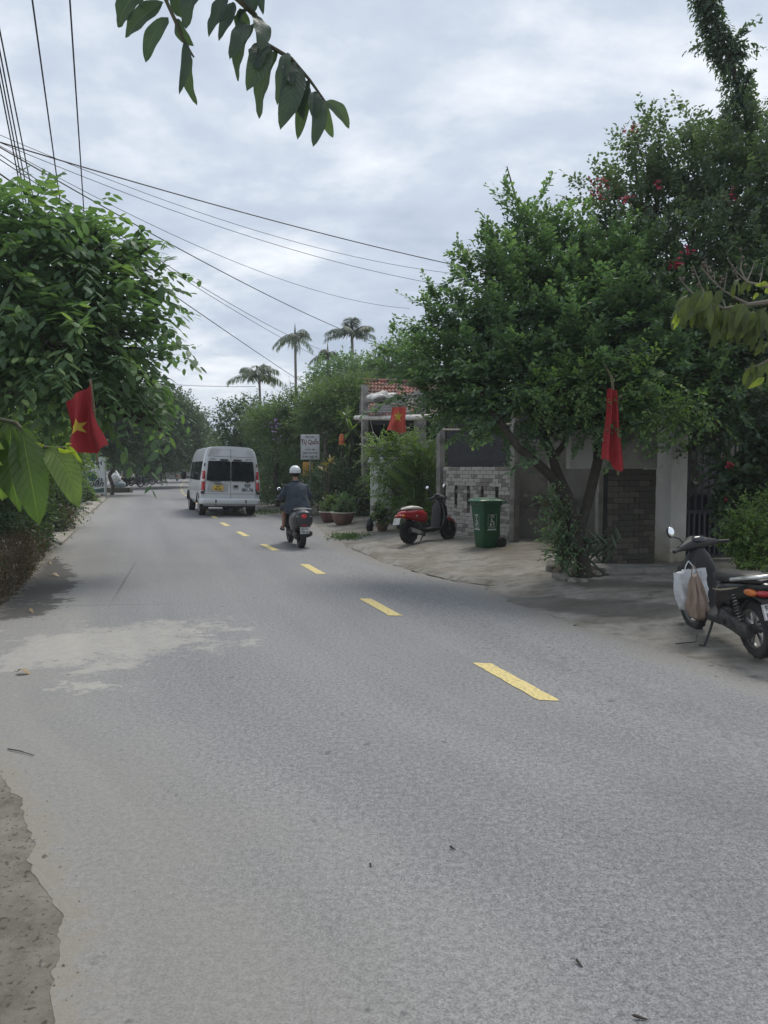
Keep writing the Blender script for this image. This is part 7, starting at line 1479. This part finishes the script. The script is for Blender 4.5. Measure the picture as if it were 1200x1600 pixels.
# ================================================================== LITTER
dry = close_leaf_mat('dry fallen leaf', (.24, .16, .08), (.42, .33, .19), .1)
for px, py, ln, lb in ((77, 899, .17, 'curled pale dry leaf nearest the camera of those by the hedge'), (76, 880, .10, 'small brown dry leaf second from the hedge corner'), (92, 872, .12, 'narrow yellow dry leaf on the dark patch farthest from the hedge'), (82, 863, .07, 'tiny dry leaf by the hedge corner'), (28, 1050, .13, 'pinkish dry leaf on the pale concrete stain'), (42, 955, .10, 'dry leaf at the near end of the hedge'), (75, 848, .06, 'scrap of dry leaf beside the slab')):
    p = G(px, py, .012); a = rnd.uniform(0, 6.28); o_ = empty('fallen_leaf', tuple(p), 0, lb, 'leaf', 'dry leaves fallen on the road'); d = Vector((math.cos(a), math.sin(a) * .5, 0)).normalized()
    lf = big_leaf(o_, Vector((0, 0, 0)), d * ln, ln * .5, dry, rnd.random(), bow=.0, fold=.0, off=Vector()); lf.name = 'blade'
    for v in lf.data.vertices: u_ = v.co.copy(); s_ = u_.dot(d); t_ = u_.dot(Vector((-d.y, d.x, 0))) ; lf_w = t_ if abs(t_) > 1e-6 else u_.z; v.co = d * s_ + Vector((-d.y, d.x, 0)) * (u_.z if abs(u_.z) > abs(t_) else t_) + Vector((0, 0, .004 + .035 * (abs(u_.z) / ln * 2) ** 2 + .02 * math.sin(s_ / ln * 5)))
    mb = MB(); mb.tube([Vector((0, 0, .004)), -d * ln * .25 + Vector((0, 0, .003))], .002, n=4); mb.build('stalk', twigm, o_)
tw = [G(12, 1170, .008), G(30, 1173, .010), G(53, 1180, .006)]; mb = MB(); mb.tube([p - tw[0] for p in tw], [.004, .0035, .002], n=5); o = mb.build('twig', bark_d); o.location = tw[0]; tag(o, 'thin dark fallen twig near the left road edge', 'twig')
for px, py, ln, lb in ((579, 1352, .022, 'dark leaf scrap on the asphalt left of the long dash'), (1000, 1590, .05, 'dark twig scrap at the bottom right of the road'), (707, 1325, .03, 'thin dark straw on the asphalt in the lower middle'), (905, 1505, .035, 'dark leaf scrap on the lower right asphalt')):
    p = G(px, py, .006); p.z = road_z(p.x, p.y) + .005; mb = MB(); a = rnd.uniform(0, 3); mb.tube([Vector((math.cos(a), math.sin(a), 0)) * ln * t + Vector((0, 0, .002 + .004 * math.sin(t * 3))) for t in (-.5, -.1, .3, .5)], [.001, .004, .005, .001], n=5); o = mb.build('litter_scrap', bark_d); o.location = p; tag(o, lb, 'litter')
mb = MB(); mb.tube([Vector((0, 0, .005)), Vector((.12, .03, .01)), Vector((.2, .02, .02)), Vector((.22, .03, .09))], .004, n=5); p = cz(1056, 1000, -.0); o = mb.build('twig', bark_d); o.location = p; tag(o, 'bent twig on the ground beside the side stand of the black scooter', 'twig')

# grit and pebbles washed to the road edges
gv = MB(); gr_m = mat('loose grit', (.20, .185, .15), .95, var=.5, scale=60)
for _ in range(1500):
    y = rnd.uniform(1.9, 11) if rnd.random() < .6 else rnd.uniform(5, 16); left = rnd.random() < .62
    x = le(y) + rnd.gauss(-.03, .12) if left else re(y) + rnd.gauss(.0, .22); z = road_z(x, y) if left or x < re(y) else court_z(x, y); r = rnd.uniform(.002, .006) * (2.4 if rnd.random() < .08 else 1)
    a = rnd.uniform(0, 3); c_, s_ = math.cos(a), math.sin(a); pts = [Vector((x + (c_ * i - s_ * j) * r, y + (s_ * i + c_ * j) * r, z - .001)) for i, j in ((-1, -.7), (1, -.8), (.8, 1), (-.9, .8))]; t_ = Vector((x + rnd.uniform(-.3, .3) * r, y, z + r * .9)); gv.add(pts + [t_], [(0, 1, 4), (1, 2, 4), (2, 3, 4), (3, 0, 4)])
tag(gv.build('gravel', gr_m, smooth=0), kind='stuff')

# ================================================================== POLES AND CABLES
pole_c = mat('concrete utility pole', (.25, .245, .225), .9, var=.15, scale=5, bump=.3)
def upole(p, h, lbl):
    root = empty('utility_pole', tuple(p), 0, lbl, 'utility pole', 'concrete utility poles'); mb = MB(); mb.tube([(0, 0, -.2), (0, 0, h)], [.17, .11], n=12); mb.build('shaft', pole_c, root)
    mb = MB(); mb.box((0, 0, h - .4), (.08, 1.5, .09)); mb.build('cross_arm', steel_p, root, smooth=0)
    for x in (-.65, -.25, .25, .65): mb = MB(); mb.lathe((0, x, h - .355), [(0, 0), (.03, 0), (.045, .03), (.03, .05), (.045, .08), (.02, .11), (0, .12)], 10, 'z'); mb.build('insulator', mat('brown insulator', (.06, .03, .02), .3), root)
p_l = at(-26, 12.6, 0); upole(p_l, 7.6, 'concrete utility pole at the left edge behind the big left tree')
p_r = at(762, 20.6, .1); upole(p_r, 7.4, 'concrete utility pole hidden in the big spreading tree')
cab = mat('black cable', (.022, .022, .026), .6, var=.1); cab_b = mat('dark blue cable sheath', (.03, .03, .05), .6, var=.1)
def cable(lbl, a, b, sag, r, m=cab, n=24):
    A_, B_ = Vector(W(*a)), Vector(W(*b)); mb = MB(); mid = (A_ + B_) / 2
    mb.tube([A_.lerp(B_, i / n) - Vector((0, 0, sag * 4 * (i / n) * (1 - i / n))) - mid for i in range(n + 1)], r, n=5); o = mb.build('overhead_cable', m); o.location = mid; tag(o, lbl, 'cable', 'overhead cables'); return o
cable('thickest cable crossing the sky from the left edge to the spreading tree', (-14, 218, 12.6), (762, 425, 20.6), .12, .012)
cable('thick cable running down from the left edge to the bushy palm', (-14, 222, 12.6), (600, 540, 34), .28, .012)
cable('upper one of the thin cable pair above the middle of the sky', (-14, 205, 12.6), (762, 432, 20.6), .45, .0055)
cable('thin cable just below the thickest one, ending at the spreading tree', (-14, 217, 12.6), (762, 455, 20.6), .38, .006)
cable('lower one of the thin cable pair above the middle of the sky', (-14, 220, 12.6), (640, 482, 26), .55, .006)
cable('thin steep cable passing behind the big left tree toward the tall palm', (-14, 232, 12.6), (545, 560, 45), .5, .009)
cable('lower parallel of the thin steep cables toward the palms', (-14, 240, 12.6), (530, 572, 50), .3, .009)
cable('cable running from the big left tree to the leftmost palm', (-14, 262, 12.6), (470, 596, 46), .05, .014)
cable('thin level cable low in the sky left of the leftmost palm', (230, 598, 60), (400, 604, 55), .1, .016)
cable('thin cable just above the far canopy, dipping to the right', (200, 630, 60), (360, 655, 62), .1, .016)
def above(px, py, z): r = ray(px, py); t = (z - CAM_H) / r[2]; return (px, py, r[1] * t)
cable('left one of the two straight cables hanging at the top left', above(40, -75, 6.5), above(98, 345, 6.35), 0, .010, cab_b)
cable('right one of the two straight cables hanging at the top left', above(104, -75, 6.5), above(132, 345, 6.35), 0, .010, cab_b)
for k, (x0, x1, lb) in enumerate(((-22, 38, 'leftmost strand of the cable bundle at the left edge'), (-17, 42, 'second strand of the cable bundle at the left edge'), (-12, 47, 'third strand of the cable bundle at the left edge'), (-6, 55, 'rightmost strand of the cable bundle at the left edge'))): cable(lb, above(x0, 20, 6.2), above(x1, 325, 6.05), 0, .009, cab_b)

# ================================================================== HAZE ADDED TO LIFT SHADOWS LIKE LENS GLARE
hm = bpy.data.materials.new('glare haze'); hm.use_nodes = True; t_ = hm.node_tree; t_.nodes.clear()
mo = t_.nodes.new('ShaderNodeOutputMaterial'); pv = t_.nodes.new('ShaderNodeVolumePrincipled'); pv.inputs['Color'].default_value = (.90, .95, 1.0, 1); pv.inputs['Density'].default_value = HAZE; pv.inputs['Anisotropy'].default_value = 0.25
t_.links.new(pv.outputs[0], mo.inputs['Volume'])
mb = MB(); mb.box((0, 120, 6.4), (680, 340, 15.2)); hz_ = mb.build('haze', hm, smooth=0); tag(hz_, kind='stuff')
